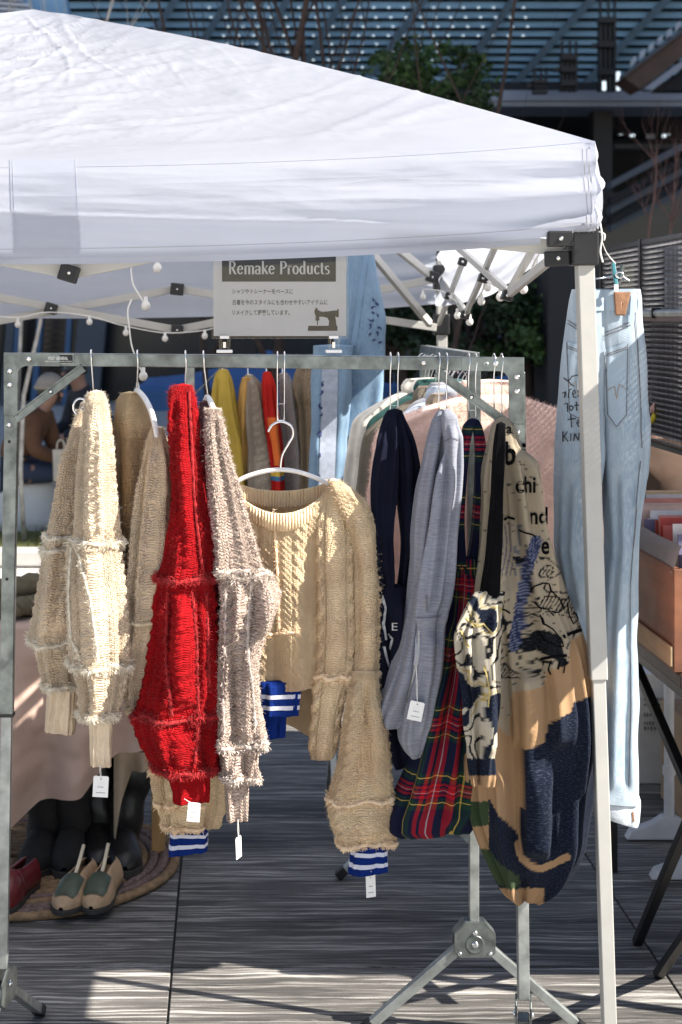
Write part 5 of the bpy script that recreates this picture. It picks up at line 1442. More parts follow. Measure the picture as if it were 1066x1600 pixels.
T_BEI = [(760, 1120), (795, 1150), (800, 1082), (850, 1074), (852, 1050), (888, 1038), (892, 1000), (930, 985)]
T_NVY = [(766, 1250), (780, 1275), (808, 1300), (812, 1320), (819, 1173), (853, 1160), (855, 1131), (893, 1113), (896, 1098), (930, 1086)]
T_STRIP = [(809, 1318), (815, 1340), (830, 1354), (845, 1358), (865, 1350), (886, 1339)]
T_BAND = [(838, 845), (826, 880), (818, 920), (812, 960), (803, 1010)]
def tap_col(x, y, p):
    e = 3.0 * nz(x * 0.35, y * 0.35, 4.0)
    yy = y + e
    if pl_dist(x, y, T_STRIP) < 5.5: return TAN
    if (728 < x + e < 764 and 1252 < yy < 1292 and y < 1292 - 0.15 * abs(x - 745)) or (pl_dist(x, y, [(757, 1340), (775, 1362), (800, 1378)]) < 13 + e * 1.6): return GRN
    if yy > interp(x, T_NVY) and x > 764:
        if yy > 1388 + 0.0 * x and x < 850: return TAN
        return NVY
    if yy > interp(x, T_BEI) or (x < 768 and y > 1200): return TAN
    if pl_dist(x, y, T_BAND) < 9 + e * 0.5:
        return BLU if (int(x * 0.6) + int(y * 0.6)) % 3 else (0.16, 0.17, 0.24)
    # ink drawing: contour lines of a wandering field, strongest in the middle of the cloth
    if 870 < y < 1060 and x > 770:
        q = fbm(x * 0.022, y * 0.020, 3.3, 2)
        if abs(q) < 0.035 or abs(q - 0.3) < 0.03: return BLK
        if y > 985 and q < -0.28: return BLK
        if q > 0.36 and (int(x * 0.5 + y * 0.3) % 3 == 0): return BLK
    if 820 < y < 900 and 782 < x < 815 and int((x + 4 * math.sin(y * 0.05)) * 0.45) % 3 == 0: return (0.12, 0.12, 0.14)
    # small woven ticks
    if (int(x / 9) * 7 + int(y / 12) * 13) % 5 == 0 and (x % 9) < 4.5 and (y % 12) < 2.5: return (0.06, 0.05, 0.045)
    return BEI
d9 = YR(785) - 0.06
g9 = thing('jacket', P(830, 1405, d9), 'tapestry jacket with black lettering and drawings hanging rightmost', 'jacket', 'tops looped on the front rack')
L9 = Loft([(654, 777, 795, 0.012), (664, 770, 803, 0.03), (700, 764, 812, 0.045), (740, 760, 824, 0.055), (790, 757, 836, 0.065), (850, 750, 853, 0.072), (910, 744, 874, 0.078), (970, 734, 895, 0.08), (1020, 724, 910, 0.082), (1070, 720, 921, 0.085), (1130, 720, 926, 0.088), (1190, 722, 926, 0.09), (1240, 727, 921, 0.088), (1290, 738, 908, 0.08), (1335, 757, 896, 0.07), (1370, 775, 880, 0.055), (1395, 790, 858, 0.035), (1406, 805, 842, 0.02)], d9 + 0.015, 230, 330, 91, (0.012, 6), 0.018, 8, twist=0.12, pleats=[([(690, 792), (800, 806), (950, 830), (1060, 852), (1160, 854)], 34, 0.026, 1), ([(700, 806), (850, 838), (980, 880), (1100, 893), (1240, 890)], 26, 0.022, 1), ([(1030, 806), (1150, 808), (1290, 812), (1330, 815)], 36, 0.030, 1), ([(900, 776), (1060, 790), (1160, 796)], 24, 0.018, 1), ([(1190, 766), (1300, 776), (1370, 800)], 28, 0.020, 1), ([(1180, 852), (1330, 842)], 30, 0.018, -1)])
L9.mb(hollow=0, colfn=tap_col).build('body', MT['tapestry'], g9, smooth=True)
bv9 = L9.bvh()
def sl_col(x, y, p):
    q = fbm(x * 0.022, y * 0.017, 8.3, 2)
    if y > 1185 + 4 * nz(x * .2, 1, 1): return NVY if y < 1212 else TAN
    if abs(q) < 0.05 or abs(q - 0.28) < 0.04: return BLK
    if q < -0.30: return NVY
    if abs(q + 0.2) < 0.03 and y < 1120: return GOLD
    return (0.46, 0.41, 0.32)
Ls = Loft([(925, 742, 790, 0.004), (950, 728, 784, 0.022), (1000, 713, 778, 0.038), (1050, 716, 778, 0.042), (1100, 724, 776, 0.042), (1150, 729, 771, 0.04), (1190, 733, 767, 0.036), (1222, 738, 762, 0.03)], d9 - 0.075, 110, 150, 92, (0.010, 4), 0.016, 12, pleats=[([(970, 742), (1060, 746), (1180, 752)], 24, 0.018, 1), ([(960, 730), (1080, 736)], 16, 0.012, -1)])
Ls.mb(hollow=0.01, colfn=sl_col).build('sleeve', MT['tapestry'], g9, smooth=True)
MT['black_cotton'] = M('black_cotton_facing', (0.004, 0.004, 0.005), 0.95, 0, 0.3, 30, 0.2, 400, spec=0.06)
part(g9, [(662, 776, 790, 0.008), (690, 772, 790, 0.012), (740, 770, 787, 0.014), (800, 767, 785, 0.014), (860, 762, 783, 0.014), (920, 752, 780, 0.014), (970, 746, 776, 0.014), (1000, 742, 770, 0.012)], d9 - 0.07, 93, 'black_cotton', 'facing', (0.003, 2), 0.004)
for body_, x0, x1, y0, y1 in (('bli', 790, 822, 690, 727), ('chi', 807, 838, 744, 770), ('nd', 829, 856, 792, 819), ('e', 847, 859, 846, 866), ('al', 791, 803, 662, 678)):
    mb = MB(); flat_text(mb, body_, x0, x1, y0, y1, on(bv9, 0.0022), 0.02); mb.build('woven_lettering', MT['black_cotton'], g9)
for k, (q, w) in enumerate((([(786, 812), (795, 808), (806, 812)], 3.5), ([(812, 828), (826, 834), (838, 838)], 2.5), ([(830, 925), (836, 916), (848, 911), (858, 912), (861, 922), (856, 934)], 2.2), ([(861, 922), (868, 930), (876, 938), (880, 950), (872, 957), (862, 955)], 2.2), ([(845, 960), (850, 975), (864, 984), (878, 1000), (881, 1010), (868, 1009), (852, 1000), (842, 985)], 2.2), ([(836, 940), (845, 950), (856, 952), (866, 962)], 2.2), ([(888, 928), (894, 940), (898, 955), (902, 968), (896, 975), (889, 960), (886, 942), (888, 928)], 1.8), ([(845, 1030), (862, 1026), (886, 1024)], 4.5), ([(880, 995), (893, 989), (908, 984)], 5.5), ([(851, 1034), (848, 1044), (852, 1052)], 2.4), ([(862, 1032), (858, 1046), (862, 1054)], 2.2), ([(874, 1032), (871, 1046)], 2.8), ([(884, 1032), (880, 1052)], 2.4), ([(770, 930), (782, 948), (796, 958)], 2.5))):
    mb = MB(); ribbon(bv9, q, w, mb, 0.0022)
    if mb.f: mb.build('woven_line', MT['black_cotton'], g9)
bvs = Ls.bvh()
MT['gold_thread'] = M('gold_thread', (0.42, 0.33, 0.12), 0.7, 0, 0.25, 90)
for q in ([(728, 965), (742, 980), (756, 975), (770, 990)], [(735, 958), (738, 972), (748, 978)], [(757, 1040), (762, 1060), (766, 1080), (764, 1105)], [(720, 985), (726, 1000), (733, 1012)]):
    mb = MB(); ribbon(bvs, q, 2.6, mb, 0.002)
    if mb.f: mb.build('gold_thread', MT['gold_thread'], g9)
ring_chain(778, YR(778), 556, 652, 12, 'long chrome loop holding the tapestry jacket')

# ---- 10. pale jeans hung from the tent frame
def denim_mat(name, lo, hi, fade=(0.6, 0.66, 0.7)):
    m, nt, b = new_mat(name)
    tc = nt.nodes.new('ShaderNodeTexCoord'); uv = tc.outputs['UV']
    a = noise_tex(nt, 5.0, vec=uv, detail=5, rough=0.6, mapscale=(1.6, 0.7, 1))
    c = ramp(nt, a, [(0.32, lo), (0.68, hi)])
    slub = noise_tex(nt, 240, vec=uv, detail=3, mapscale=(3.0, 0.22, 1))
    c = mixc(nt, mth(nt, 'MULTIPLY', ramp(nt, slub, [(0.42, 0.0), (0.7, 1.0)]), 0.4), c, fade)
    nt.links.new(c, b.inputs['Base Color']); b.inputs['Roughness'].default_value = 0.85; b.inputs['Specular IOR Level'].default_value = 0.2
    b.inputs['Sheen Weight'].default_value = 0.1
    sep = nt.nodes.new('ShaderNodeSeparateXYZ'); nt.links.new(uv, sep.inputs[0])
    tw = mth(nt, 'SINE', mth(nt, 'MULTIPLY', mth(nt, 'ADD', sep.outputs[0], mth(nt, 'MULTIPLY', sep.outputs[1], 0.6)), 3600.0))
    set_bump(nt, b, mth(nt, 'ADD', tw, mth(nt, 'MULTIPLY', noise_tex(nt, 40, vec=uv, detail=3), 2.5)), 0.3, 0.0012)
    t = nt.nodes.new('ShaderNodeBsdfTranslucent'); nt.links.new(c, t.inputs['Color'])
    mx = nt.nodes.new('ShaderNodeMixShader'); mx.inputs[0].default_value = 0.06
    nt.links.new(b.outputs[0], mx.inputs[1]); nt.links.new(t.outputs[0], mx.inputs[2]); nt.links.new(mx.outputs[0], nt.nodes.get('Material Output').inputs[0])
    return m
MT['denim'] = denim_mat('pale_denim', (0.22, 0.31, 0.41), (0.43, 0.51, 0.57))
MT['denim_light'] = M('denim_wrong_side', (0.50, 0.55, 0.60), 0.85, 0, 0.12, 30, 0.3, 300)
MT['thread'] = M('topstitch_thread', (0.13, 0.12, 0.13), 0.8, 0, 0.2, 90)
MT['thread_tan'] = M('tan_topstitch', (0.30, 0.24, 0.18), 0.8, 0, 0.2, 90)
MT['leather'] = M('tan_leather_patch', (0.22, 0.105, 0.05), 0.6, 0, 0.3, 60, 0.3, 180)
dj = 3.23
gj = thing('jeans', P(960, 1290, dj), 'pale blue jeans with handwriting hung from the tent beside its leg', 'jeans')
LR = part(gj, [(452, 934, 998, 0.045), (470, 934, 1000, 0.05), (500, 935, 1000, 0.055), (540, 936, 1003, 0.06), (600, 937, 1007, 0.064), (660, 939, 1010, 0.066), (700, 940, 1012, 0.066), (735, 941, 1010, 0.064), (770, 944, 1003, 0.058), (850, 947, 997, 0.054), (920, 942, 992, 0.052), (1000, 936, 994, 0.052), (1100, 930, 996, 0.052), (1200, 925, 994, 0.05), (1248, 922, 992, 0.05, 0, 8)], dj - 0.005, 102, 'denim', 'trouser_leg', (0.003, 3), 0.009, nu=130, nv=240, sq=0.55, top=False, pleats=[([(730, 962), (850, 966), (980, 956), (1100, 950), (1230, 948)], 22, 0.008, 1), ([(740, 984), (900, 978), (1080, 976), (1230, 974)], 20, 0.008, 1), ([(640, 996), (720, 990), (800, 982)], 18, 0.008, 1)])
LL = part(gj, [(452, 896, 946, 0.045), (470, 892, 946, 0.05), (500, 888, 946, 0.055), (540, 884, 945, 0.06), (600, 877, 945, 0.064), (660, 874, 943, 0.066), (700, 872, 942, 0.066), (735, 871, 939, 0.064), (800, 869, 930, 0.05), (850, 868, 927, 0.05), (920, 880, 925, 0.048), (1000, 893, 926, 0.045), (1080, 905, 930, 0.042), (1160, 908, 930, 0.04), (1230, 910, 930, 0.04)], dj, 103, 'denim', 'trouser_leg', (0.003, 3), 0.009, nu=120, nv=200, sq=0.55, top=False, pleats=[([(740, 890), (860, 886), (960, 902)], 20, 0.010, 1), ([(780, 912), (930, 908)], 16, 0.008, -1)])
_m1, _m2 = LR.mb(), LL.mb(); _n = len(_m1.v)
bvj = BVHTree.FromPolygons([v[:] for v in _m1.v] + [v[:] for v in _m2.v], _m1.f + [tuple(_n + i for i in f) for f in _m2.f])
cuff = Loft([(1236, 920, 997, 0.056, 0, 10), (1250, 919, 997, 0.058, 0, 16), (1268, 920, 996, 0.057, 0, 24), (1276, 922, 994, 0.054, 0, 26)], dj - 0.005, 100, 24, 104, (0.002, 3), 0.003, sq=0.75)
cf_ = cuff.mb().build('turned_cuff', MT['denim_light'], gj, smooth=True)
bvc = cuff.bvh()
mb = MB(); ribbon(bvc, [(921, 1246), (960, 1254), (994, 1256)], 1.5, mb, 0.0014); mb.build('stitching', MT['thread'], cf_)
for q in ([(988, 1268), (989, 1276), (990, 1284)],):
    mb = MB(); ribbon(bvc, q, 3, mb, 0.0014)
    if mb.f: mb.build('rust_stain_seam', MT['leather'], cf_)
bvl = LR.bvh()
mb = MB(); ribbon(bvl, [(1001, 720), (996, 770), (990, 850), (985, 920), (985, 1000), (986, 1100), (983, 1230)], 1.3, mb); 
if mb.f: mb.build('side_stitching', MT['thread'], gj)
# waistband, belt loop, leather patch
mb = MB()
def wb(u, v):
    x = lerp(895, 999, u); y = lerp(452, 484, v) + 4 * (2 * u - 1) ** 2
    return cast(bvj, min(max(x, 897), 996), y + 1.5, 0.003) or P(x, y, dj - 0.02)
mb.grid(wb, 40, 10); mb.build('waistband', MT['denim'], gj, smooth=True)
mb = MB()
def lp(u, v): 
    x = lerp(959, 983, u) + lerp(2, -7, v) * (1 if u > .5 else -0.3); y = lerp(457, 493, v)
    return (cast(bvj, x, y, 0.0055) or P(x, y, dj - .05))
mb.grid(lp, 10, 14); mb.build('leather_patch', MT['leather'], gj, smooth=True, solid=0.0012)
# back pockets
def pocket(x0, x1, yt0, yt1, yb, apex):
    mb = MB()
    def pk(u, v):
        xl = lerp(x0, x0 + 4, v); xr = lerp(x1, x1 - 3, v)
        x = lerp(xl, xr, u); top = lerp(yt0, yt1, u); bot = yb + apex * (1 - abs(2 * u - 1))
        return cast(bvj, x, lerp(top, bot, v), 0.0035) or P(x, lerp(top, bot, v), dj - 0.06)
    mb.grid(pk, 20, 34); po = mb.build('back_pocket', MT['denim'], gj, smooth=True)
    bp = BVHTree.FromPolygons([v[:] for v in mb.v], mb.f)
    for q in ([(x0 + 2, yt0 + 8), (x1 - 2, yt1 + 8)], [(x0 + 2, yt0 + 11), (x1 - 2, yt1 + 11)], [(x1 - 2, yt1 + 3), (x1 - 4, yb - 2), ((x0 + x1) / 2, yb + apex - 3), (x0 + 6, yb - 2), (x0 + 2, yt0 + 3)]):
        m2 = MB(); ribbon(bp, q, 1.3, m2, 0.001)
        if m2.f: m2.build('stitching', MT['thread'], po)
    m2 = MB(); ribbon(bp, [(x0 + 5, lerp(yt0, yb, .62)), ((x0 + x1) / 2 - 3, lerp(yt0, yb, .55)), ((x0 + x1) / 2, lerp(yt0, yb, .75)), ((x0 + x1) / 2 + 4, lerp(yt0, yb, .52)), (x1 - 5, lerp(yt0, yb, .6))], 1.2, m2, 0.001)
    if m2.f: m2.build('stitching', MT['thread_tan'], po)
pocket(944, 983, 546, 534, 650, 20); pocket(884, 922, 532, 546, 648, 8)
for q in ([(945, 520), (965, 512), (985, 503)], [(945, 525), (965, 517), (985, 508)], [(888, 500), (905, 512), (915, 520)], [(888, 505), (905, 517), (915, 525)], [(990, 470), (996, 540), (1001, 640), (1003, 700)]):
    mb = MB(); ribbon(bvj, q, 1.4, mb, 0.0018)
    if mb.f: mb.build('stitching', MT['thread'], gj)
for xx in (988,):
    mb = MB()
    def bl(u, v): return cast(bvj, lerp(xx - 3, xx + 4, u) - 3 * v, lerp(460, 505, v), 0.006) or P(xx, lerp(460, 505, v), dj - 0.03)
    mb.grid(bl, 4, 12); mb.build('belt_loop', MT['denim'], gj, smooth=True)
# handwriting in black marker on the left seat
for q in ([(884, 590), (892, 600), (898, 604)], [(888, 596), (894, 588), (904, 586)], [(882, 615), (886, 612), (885, 622)], [(889, 622), (890, 609), (894, 608)], [(895, 617), (900, 614), (898, 609), (895, 614), (897, 621), (901, 621)], [(906, 608), (903, 611), (906, 615), (903, 620)], [(911, 607), (908, 611), (911, 614), (908, 619)],
          [(884, 632), (888, 630), (888, 644)], [(893, 634), (890, 638), (894, 642), (897, 637), (893, 634)], [(901, 628), (901, 642)], [(898, 634), (906, 633)], [(908, 641), (908, 629), (913, 630), (912, 635), (908, 636)],
          [(893, 648), (894, 668)], [(888, 656), (900, 654)], [(902, 662), (905, 659), (903, 656), (901, 661), (904, 667)], [(913, 657), (909, 660), (910, 666), (914, 665)], [(917, 650), (917, 666)],
          [(882, 674), (882, 690)], [(888, 674), (883, 682), (889, 690)], [(893, 677), (893, 689)], [(897, 689), (898, 677), (903, 688), (904, 676)], [(908, 690), (908, 676), (914, 677), (912, 684)]):
    mb = MB(); ribbon(bvj, q, 1.6, mb, 0.0048, 2.0)
    if mb.f: mb.build('handwriting', MT['ink'], gj)
# clip hanger: a clear bar with two pegs, tied to the tent with a teal peg
ch = thing('clip_hanger', P(972, 450, dj), 'clear clip hanger with teal peg holding the pale jeans', 'hanger')
mb = MB(); mb.tube(crom([P(925, 436, dj - 0.02), P(945, 434, dj), P(966, 430, dj), P(985, 440, dj)], 5), 0.002, 8); mb.build('hanger_wire', MT['chrome'], ch, smooth=True)
MT['teal'] = M('teal_plastic', (0.02, 0.14, 0.17), 0.3, 0, 0.1)
mb = MB(); mb.bar(P(958, 412, dj - 0.03), P(963, 446, dj - 0.05), 0.007, 0.009); mb.build('teal_peg', MT['teal'], ch, bevel=0.001)
mb = MB(); mb.bar(P(973, 414, dj - 0.03), P(966, 446, dj - 0.045), 0.007, 0.008); mb.build('peg_arm', MT['zinc'], ch, bevel=0.001)
mb = MB(); mb.tube([P(968, 430, dj - 0.045) + Vector((0.008 * math.cos(a), -0.003, 0.006 * math.sin(a))) for a in [k * 0.5 for k in range(13)]], 0.0018, 6); mb.build('peg_spring', MT['chrome'], ch, smooth=True)
mb = MB(); mb.box(P(963, 450, dj - 0.055), (0.008, 0.004, 0.014)); mb.build('white_label', MT['white_plastic'], ch)
mb = MB(); mb.box(P(980, 432, dj + 0.02), (0.026, 0.002, 0.05)); mb.build('clear_sleeve', MT['acrylic'], ch)
mb = MB(); mb.tube(crom([P(940, 375, dj - .1), P(948, 395, dj - .05), P(962, 412, dj - 0.03)], 4), 0.0012, 6); mb.build('tie_string', MT['string'], ch)

# ---- hanging paper tags on the knitwear
swing_tag(157.5, 1229, YR(143) - SL - 0.04, 24, 33, 'white price tag below the cuff of the leftmost cream sweater', 3, P(156, 1195, YR(143) - SL - 0.05))
swing_tag(303, 1269, YR(290) - SL - 0.03, 20, 30, 'white price tag beneath the red sweater over the blue cuff', 5, P(288, 1248, YR(290) - SL - 0.05))
swing_tag(373, 1324, YR(322) - SL - 0.02, 17, 34, 'white price tag turned edge-on below the oatmeal sweater', -4, P(372, 1280, YR(322) - SL - 0.02), yaw=1.05)
swing_tag(579.5, 1384, d5 - 0.07, 16, 36, 'narrow white price tag below the striped blue cuff', -2, P(580, 1361, d5 - 0.09), yaw=0.3)

# ------------------------------------------------------------------ clothes on the second rack
def flat_mat(name, col, var=0.15, vs=30, bump=0.3, bs=260, sheen=0.15): return M(name, col, 0.9, 0, var, vs, bump, bs, sheen=sheen, spec=0.2)
MT['pink_fleece'] = M('pink_fleece', (0.86, 0.60, 0.50), 0.95, 0, 0.16, 22, 0.5, 120, 0.004, sheen=0.5, spec=0.1, trans=0.1)
MT['pink_pile'] = M('pink_fleece_pile', (0.84, 0.62, 0.53), 0.9, 0, 0.15, 40, sheen=0.4, trans=0.35)
MT['tweed'] = knit_mat('brown_tweed', (0.20, 0.17, 0.13), 280, 280, 0.5, marl=0.7, col2=(0.34, 0.31, 0.26))
MT['lightblue'] = flat_mat('light_blue_cotton', (0.40, 0.46, 0.55)); MT['offwhite'] = flat_mat('off_white_cotton', (0.62, 0.58, 0.52))
MT['grey_cotton'] = flat_mat('grey_cotton', (0.26, 0.26, 0.29)); MT['teal_wool'] = flat_mat('dark_teal_wool', (0.025, 0.075, 0.07)); MT['brown_wool'] = flat_mat('brown_wool', (0.12, 0.055, 0.03)); MT['tan_wool'] = flat_mat('tan_wool', (0.26, 0.21, 0.16)); MT['rust'] = flat_mat('rust_knit', (0.30, 0.13, 0.05))
def jacket(d, mat, label, name='jacket', cx=0.56, half=0.225, z0=1.405, z1=0.78, tk=0.03, seed=0, sleeve=0.03, cat='jacket', fuzzmat=None, drop=0.075):
    def R(z, h, t): 
        y = CY + (EYE - z) * F / d
        return (y, CX + (cx - h) * F / d, CX + (cx + h) * F / d, t)
    root = thing(name, (cx, d, z1), label, cat, 'tops packed on the rear rack')
    L = Loft([R(z0 + 0.02, 0.05, 0.02), R(z0, 0.10, tk), R(z0 - drop * 0.5, half * 0.8, tk * 1.1), R(z0 - drop, half, tk * 1.2), R(z0 - drop - 0.12, half + sleeve * 0.6, tk * 1.3), R(z0 - drop - 0.3, half + sleeve, tk * 1.3), R(z1, half + sleeve * 0.8, tk * 1.3)], d, 100, 90, seed, (0.006, 6), 0.010)
    bo = L.mb().build('body', MT[mat], root, smooth=True)
    Ln = Loft([R(z0 + 0.045, 0.062, 0.03), R(z0 + 0.02, 0.075, 0.034), R(z0 - 0.02, 0.06, 0.03)], d, 50, 14, seed + 1, (0.003, 3), 0.002)
    Ln.mb().build('collar', MT[mat], root, smooth=True)
    if fuzzmat: 
        fuzz(root, MT[fuzzmat], L, 16000, (0.005, 0.012), 0.0004, 'fleece_pile', us=(-0.05, 0.55))
    return root
rear = [(3.66, 'pink_fleece', 'pink fleece jacket at the near end of the rear rack', 'jacket', 'jacket', 0.245), (3.76, 'grey_cotton', 'charcoal grey shirt second from the front of the rear rack', 'shirt', 'shirt', 0.22), (3.85, 'tan_wool', 'tan shirt behind the grey one on the rear rack', 'shirt', 'shirt', 0.225),
        (3.94, 'lightblue', 'light blue shirt behind the navy sweatshirt', 'shirt', 'shirt', 0.235), (4.03, 'grey_cotton', 'grey shirt between light blue shirt and tweed jacket', 'shirt', 'shirt', 0.22), (4.12, 'tweed', 'brown tweed jacket left of the navy sweatshirt', 'jacket', 'jacket', 0.245),
        (4.21, 'brown_wool', 'dark brown jacket behind the tweed one', 'jacket', 'jacket', 0.235), (4.30, 'teal_wool', 'dark teal jacket towards the far end of the rear rack', 'jacket', 'jacket', 0.24), (4.40, 'offwhite', 'pale cream jacket last on the rear rack', 'jacket', 'jacket', 0.255)]
for k, (d_, mt, lab, nm, ct, hf) in enumerate(rear):
    jacket(d_, mt, lab, nm, 0.60 if k == 0 else 0.565 + 0.012 * math.sin(k * 2.1), hf + 0.012 if k == 0 else hf - 0.045, 1.40 + (0.016 if k == 0 else -0.012 + 0.010 * math.cos(k * 1.7)), 0.78 if k else 0.80, 0.05 if k == 0 else 0.03, 200 + k * 3, cat=ct, fuzzmat='pink_pile' if k == 0 else None)
hp = None
for k in range(15):
    d_ = 3.64 + 0.062 * k
    if hp is None:
        hp = thing('clothes_hanger', (0.556, d_, 1.418), 'thin pale hanger hooked in the packed row of the rear rack', 'hanger', 'hangers in the packed row of the rear rack')
        c = Vector((0.556, d_, 1.418))
        mb = MB(); mb.tube(crom([c + Vector((-0.012, 0, 0.055)), c + Vector((-0.020, 0, 0.072)), c + Vector((-0.006, 0, 0.088)), c + Vector((0.014, 0, 0.082)), c + Vector((0.018, 0, 0.062)), c + Vector((0.004, 0, 0.035)), c + Vector((0, 0, -0.045))], 4), 0.0012, 6); mb.build('hook', MT['chrome'], hp, smooth=True)
        mb = MB(); mb.tube(crom([c + Vector((-0.19, 0, -0.135)), c + Vector((-0.10, 0, -0.085)), c + Vector((0, 0, -0.04)), c + Vector((0.10, 0, -0.085)), c + Vector((0.19, 0, -0.135))], 4), 0.0042, 8); mb.build('hanger_arm', MT['white_plastic'], hp, smooth=True)
    else:
        q = copy_tree(hp, None, (0.552 + RND.uniform(-0.006, 0.006), d_, 1.418 + RND.uniform(-0.004, 0.004)))
        q.rotation_euler.z = RND.uniform(-0.12, 0.12)

# ------------------------------------------------------------------ third rack at the back left with bright knits, seen end-on
rack3 = thing('clothes_rack', (0.1, 5.05, 0), 'rear zinc clothes rack behind the ecru sweater carrying the yellow knit', 'clothes rack', 'zinc folding clothes racks')
A3, B3 = P(298, 560, 5.1), P(520, 560, 5.1)
mb = MB(); mb.bar(A3, B3, 0.026, 0.026); mb.build('top_bar', MT['zinc'], rack3, bevel=0.002)
for q, s_ in ((A3, 1), (B3, -1)):
    mb = MB(); mb.bar(q, Vector((q.x, q.y, 0.24)), 0.026, 0.026, Vector((0, 1, 0))); mb.build('upright', MT['zinc_dull'], rack3, bevel=0.002)
    mb = MB(); mb.bar(q + Vector((0.012 * s_, -0.014, -0.115)), q + Vector((0.11 * s_, -0.014, -0.014)), 0.004, 0.016, Vector((0, 1, 0))); mb.build('brace', MT['zinc'], rack3)
    for sg in (-1, 1):
        mb = MB(); mb.bar(Vector((q.x, q.y, 0.24)), Vector((q.x, q.y + 0.24 * sg, 0.012)), 0.02, 0.02); mb.build('leg', MT['zinc_dull'], rack3, bevel=0.002)
MT['yellow'] = knit_mat('mustard_yellow_knit', (0.55, 0.38, 0.07), 240, 280, 0.5); MT['stone_knit'] = knit_mat('stone_cable_knit', (0.50, 0.43, 0.34), 170, 200, 0.8); MT['orange_lining'] = knit_mat('orange_knit_lining', (0.55, 0.32, 0.10), 200, 240, 0.5)
MT['red2'] = knit_mat('bright_red_knit', (0.50, 0.02, 0.015), 240, 280, 0.4); MT['orange'] = M('orange_stripe_knit', (0.62, 0.13, 0.02), 0.9, 0, 0.1, 60, 0.3, 300); MT['silver_knit'] = knit_mat('silver_grey_fuzzy_knit', (0.42, 0.39, 0.37), 160, 200, 0.7, marl=0.4, col2=(0.25, 0.2, 0.2)); MT['tan_knit'] = knit_mat('tan_chunky_knit', (0.40, 0.30, 0.20), 130, 160, 0.9)
MT['stripe_yellow'] = M('yellow_stripe_knit', (0.6, 0.42, 0.05), 0.9, 0, 0.1, 60); MT['stripe_blue'] = M('blue_stripe_knit', (0.02, 0.16, 0.32), 0.9, 0, 0.1, 60)
d3 = 4.95
def back_knit(px, label, rows, mat, seed, disp=None, d=d3):
    root = thing('sweater', P(px, 880, d), label, 'sweater', 'knits on the rear left rack')
    L = Loft(rows, d, 80, 120, seed, (0.008, 4), 0.010, disp=disp); L.mb().build('body', MT[mat], root, smooth=True)
    mb = MB(); mb.tube(crom([P(px, 556, d + .15), P(px - 1, 566, d + 0.08), P(px, 590, d + 0.02)], 4), 0.002, 6); mb.build('hanger_hook', MT['chrome'], root, smooth=True)
    return root, L
back_knit(348, 'mustard yellow knit on the rear rack', [(578, 342, 357, 0.02), (590, 335, 362, 0.05), (640, 333, 370, 0.08), (700, 338, 384, 0.1), (760, 340, 388, 0.1), (880, 338, 392, 0.1)], 'yellow', 301)
r_, L_ = back_knit(388, 'stone cable knit with orange lining on the rear rack', [(586, 383, 396, 0.02), (600, 382, 408, 0.05), (650, 379, 420, 0.07), (700, 378, 432, 0.09), (760, 376, 438, 0.1), (880, 372, 440, 0.1)], 'stone_knit', 302, cables(((0,), 2), 0.005, 0.013, 0.05, 0.036))
part(r_, [(590, 378, 392, 0.015), (620, 374, 394, 0.03), (680, 372, 392, 0.04), (740, 374, 396, 0.04)], d3 - 0.02, 303, 'orange_lining', 'lining')
r_, L_ = back_knit(417, 'bright red knit with an orange stripe on the rear rack', [(582, 411, 424, 0.02), (600, 410, 430, 0.05), (660, 414, 436, 0.06), (720, 422, 442, 0.06), (880, 424, 446, 0.06)], 'red2', 304, d=d3 - 0.05)
for nm, mt, y0, y1, u0, u1 in (('orange_stripe', 'orange', 650, 725, 0.12, 0.30), ('yellow_stripe', 'stripe_yellow', 733, 742, 0.02, 0.48), ('blue_stripe', 'stripe_blue', 742, 749, 0.02, 0.48)):
    mb = MB(); a, c = L_.v_of(y0), L_.v_of(y1)
    def bf(u, v): 
        p, n = L_.at(lerp(u0, u1, u), lerp(a, c, v)); return p + n * 0.0015
    mb.grid(bf, 14, 16); mb.build(nm, MT[mt], r_, smooth=True)
r_, L_ = back_knit(442, 'silver grey fuzzy knit on the rear rack', [(584, 436, 448, 0.02), (600, 438, 456, 0.05), (650, 440, 464, 0.06), (720, 444, 472, 0.07), (780, 446, 474, 0.07), (880, 446, 474, 0.07)], 'silver_knit', 306)
fuzz(r_, MT['oat_yarn'], L_, 2500, (0.006, 0.014), 0.0006)
back_knit(474, 'tan chunky knit with rolled collar at the end of the rear rack', [(572, 466, 494, 0.05), (590, 458, 500, 0.06), (620, 456, 502, 0.07), (640, 462, 498, 0.06), (700, 466, 500, 0.08), (880, 466, 502, 0.09)], 'tan_knit', 307)

# wide embroidered jeans hung behind the sign
MT['denim_mid'] = denim_mat('mid_blue_denim', (0.10, 0.19, 0.31), (0.21, 0.32, 0.44), (0.36, 0.45, 0.52))
MT['denim_pale_stripe'] = M('pale_denim_panel', (0.34, 0.38, 0.46), 0.85, 0, 0.15, 60, 0.3, 300); MT['indigo_thread'] = M('indigo_embroidery', (0.025, 0.035, 0.12), 0.8, 0, 0.2, 90)
dk = 4.82
gk = thing('jeans', P(545, 900, dk), 'wide mid-blue jeans with dark flower embroidery hung behind the sign', 'jeans')
LK = part(gk, [(392, 545, 584, 0.04), (430, 540, 590, 0.05), (500, 528, 603, 0.06), (545, 520, 602, 0.06), (600, 506, 598, 0.065), (680, 500, 592, 0.065)], dk, 401, 'denim_mid', 'seat', (0.006, 4), 0.012)
LK2 = part(gk, [(540, 490, 552, 0.05), (600, 488, 546, 0.055), (700, 485, 540, 0.055), (800, 483, 536, 0.055), (900, 482, 534, 0.05)], dk - 0.07, 402, 'denim_mid', 'trouser_leg', (0.006, 3), 0.010)
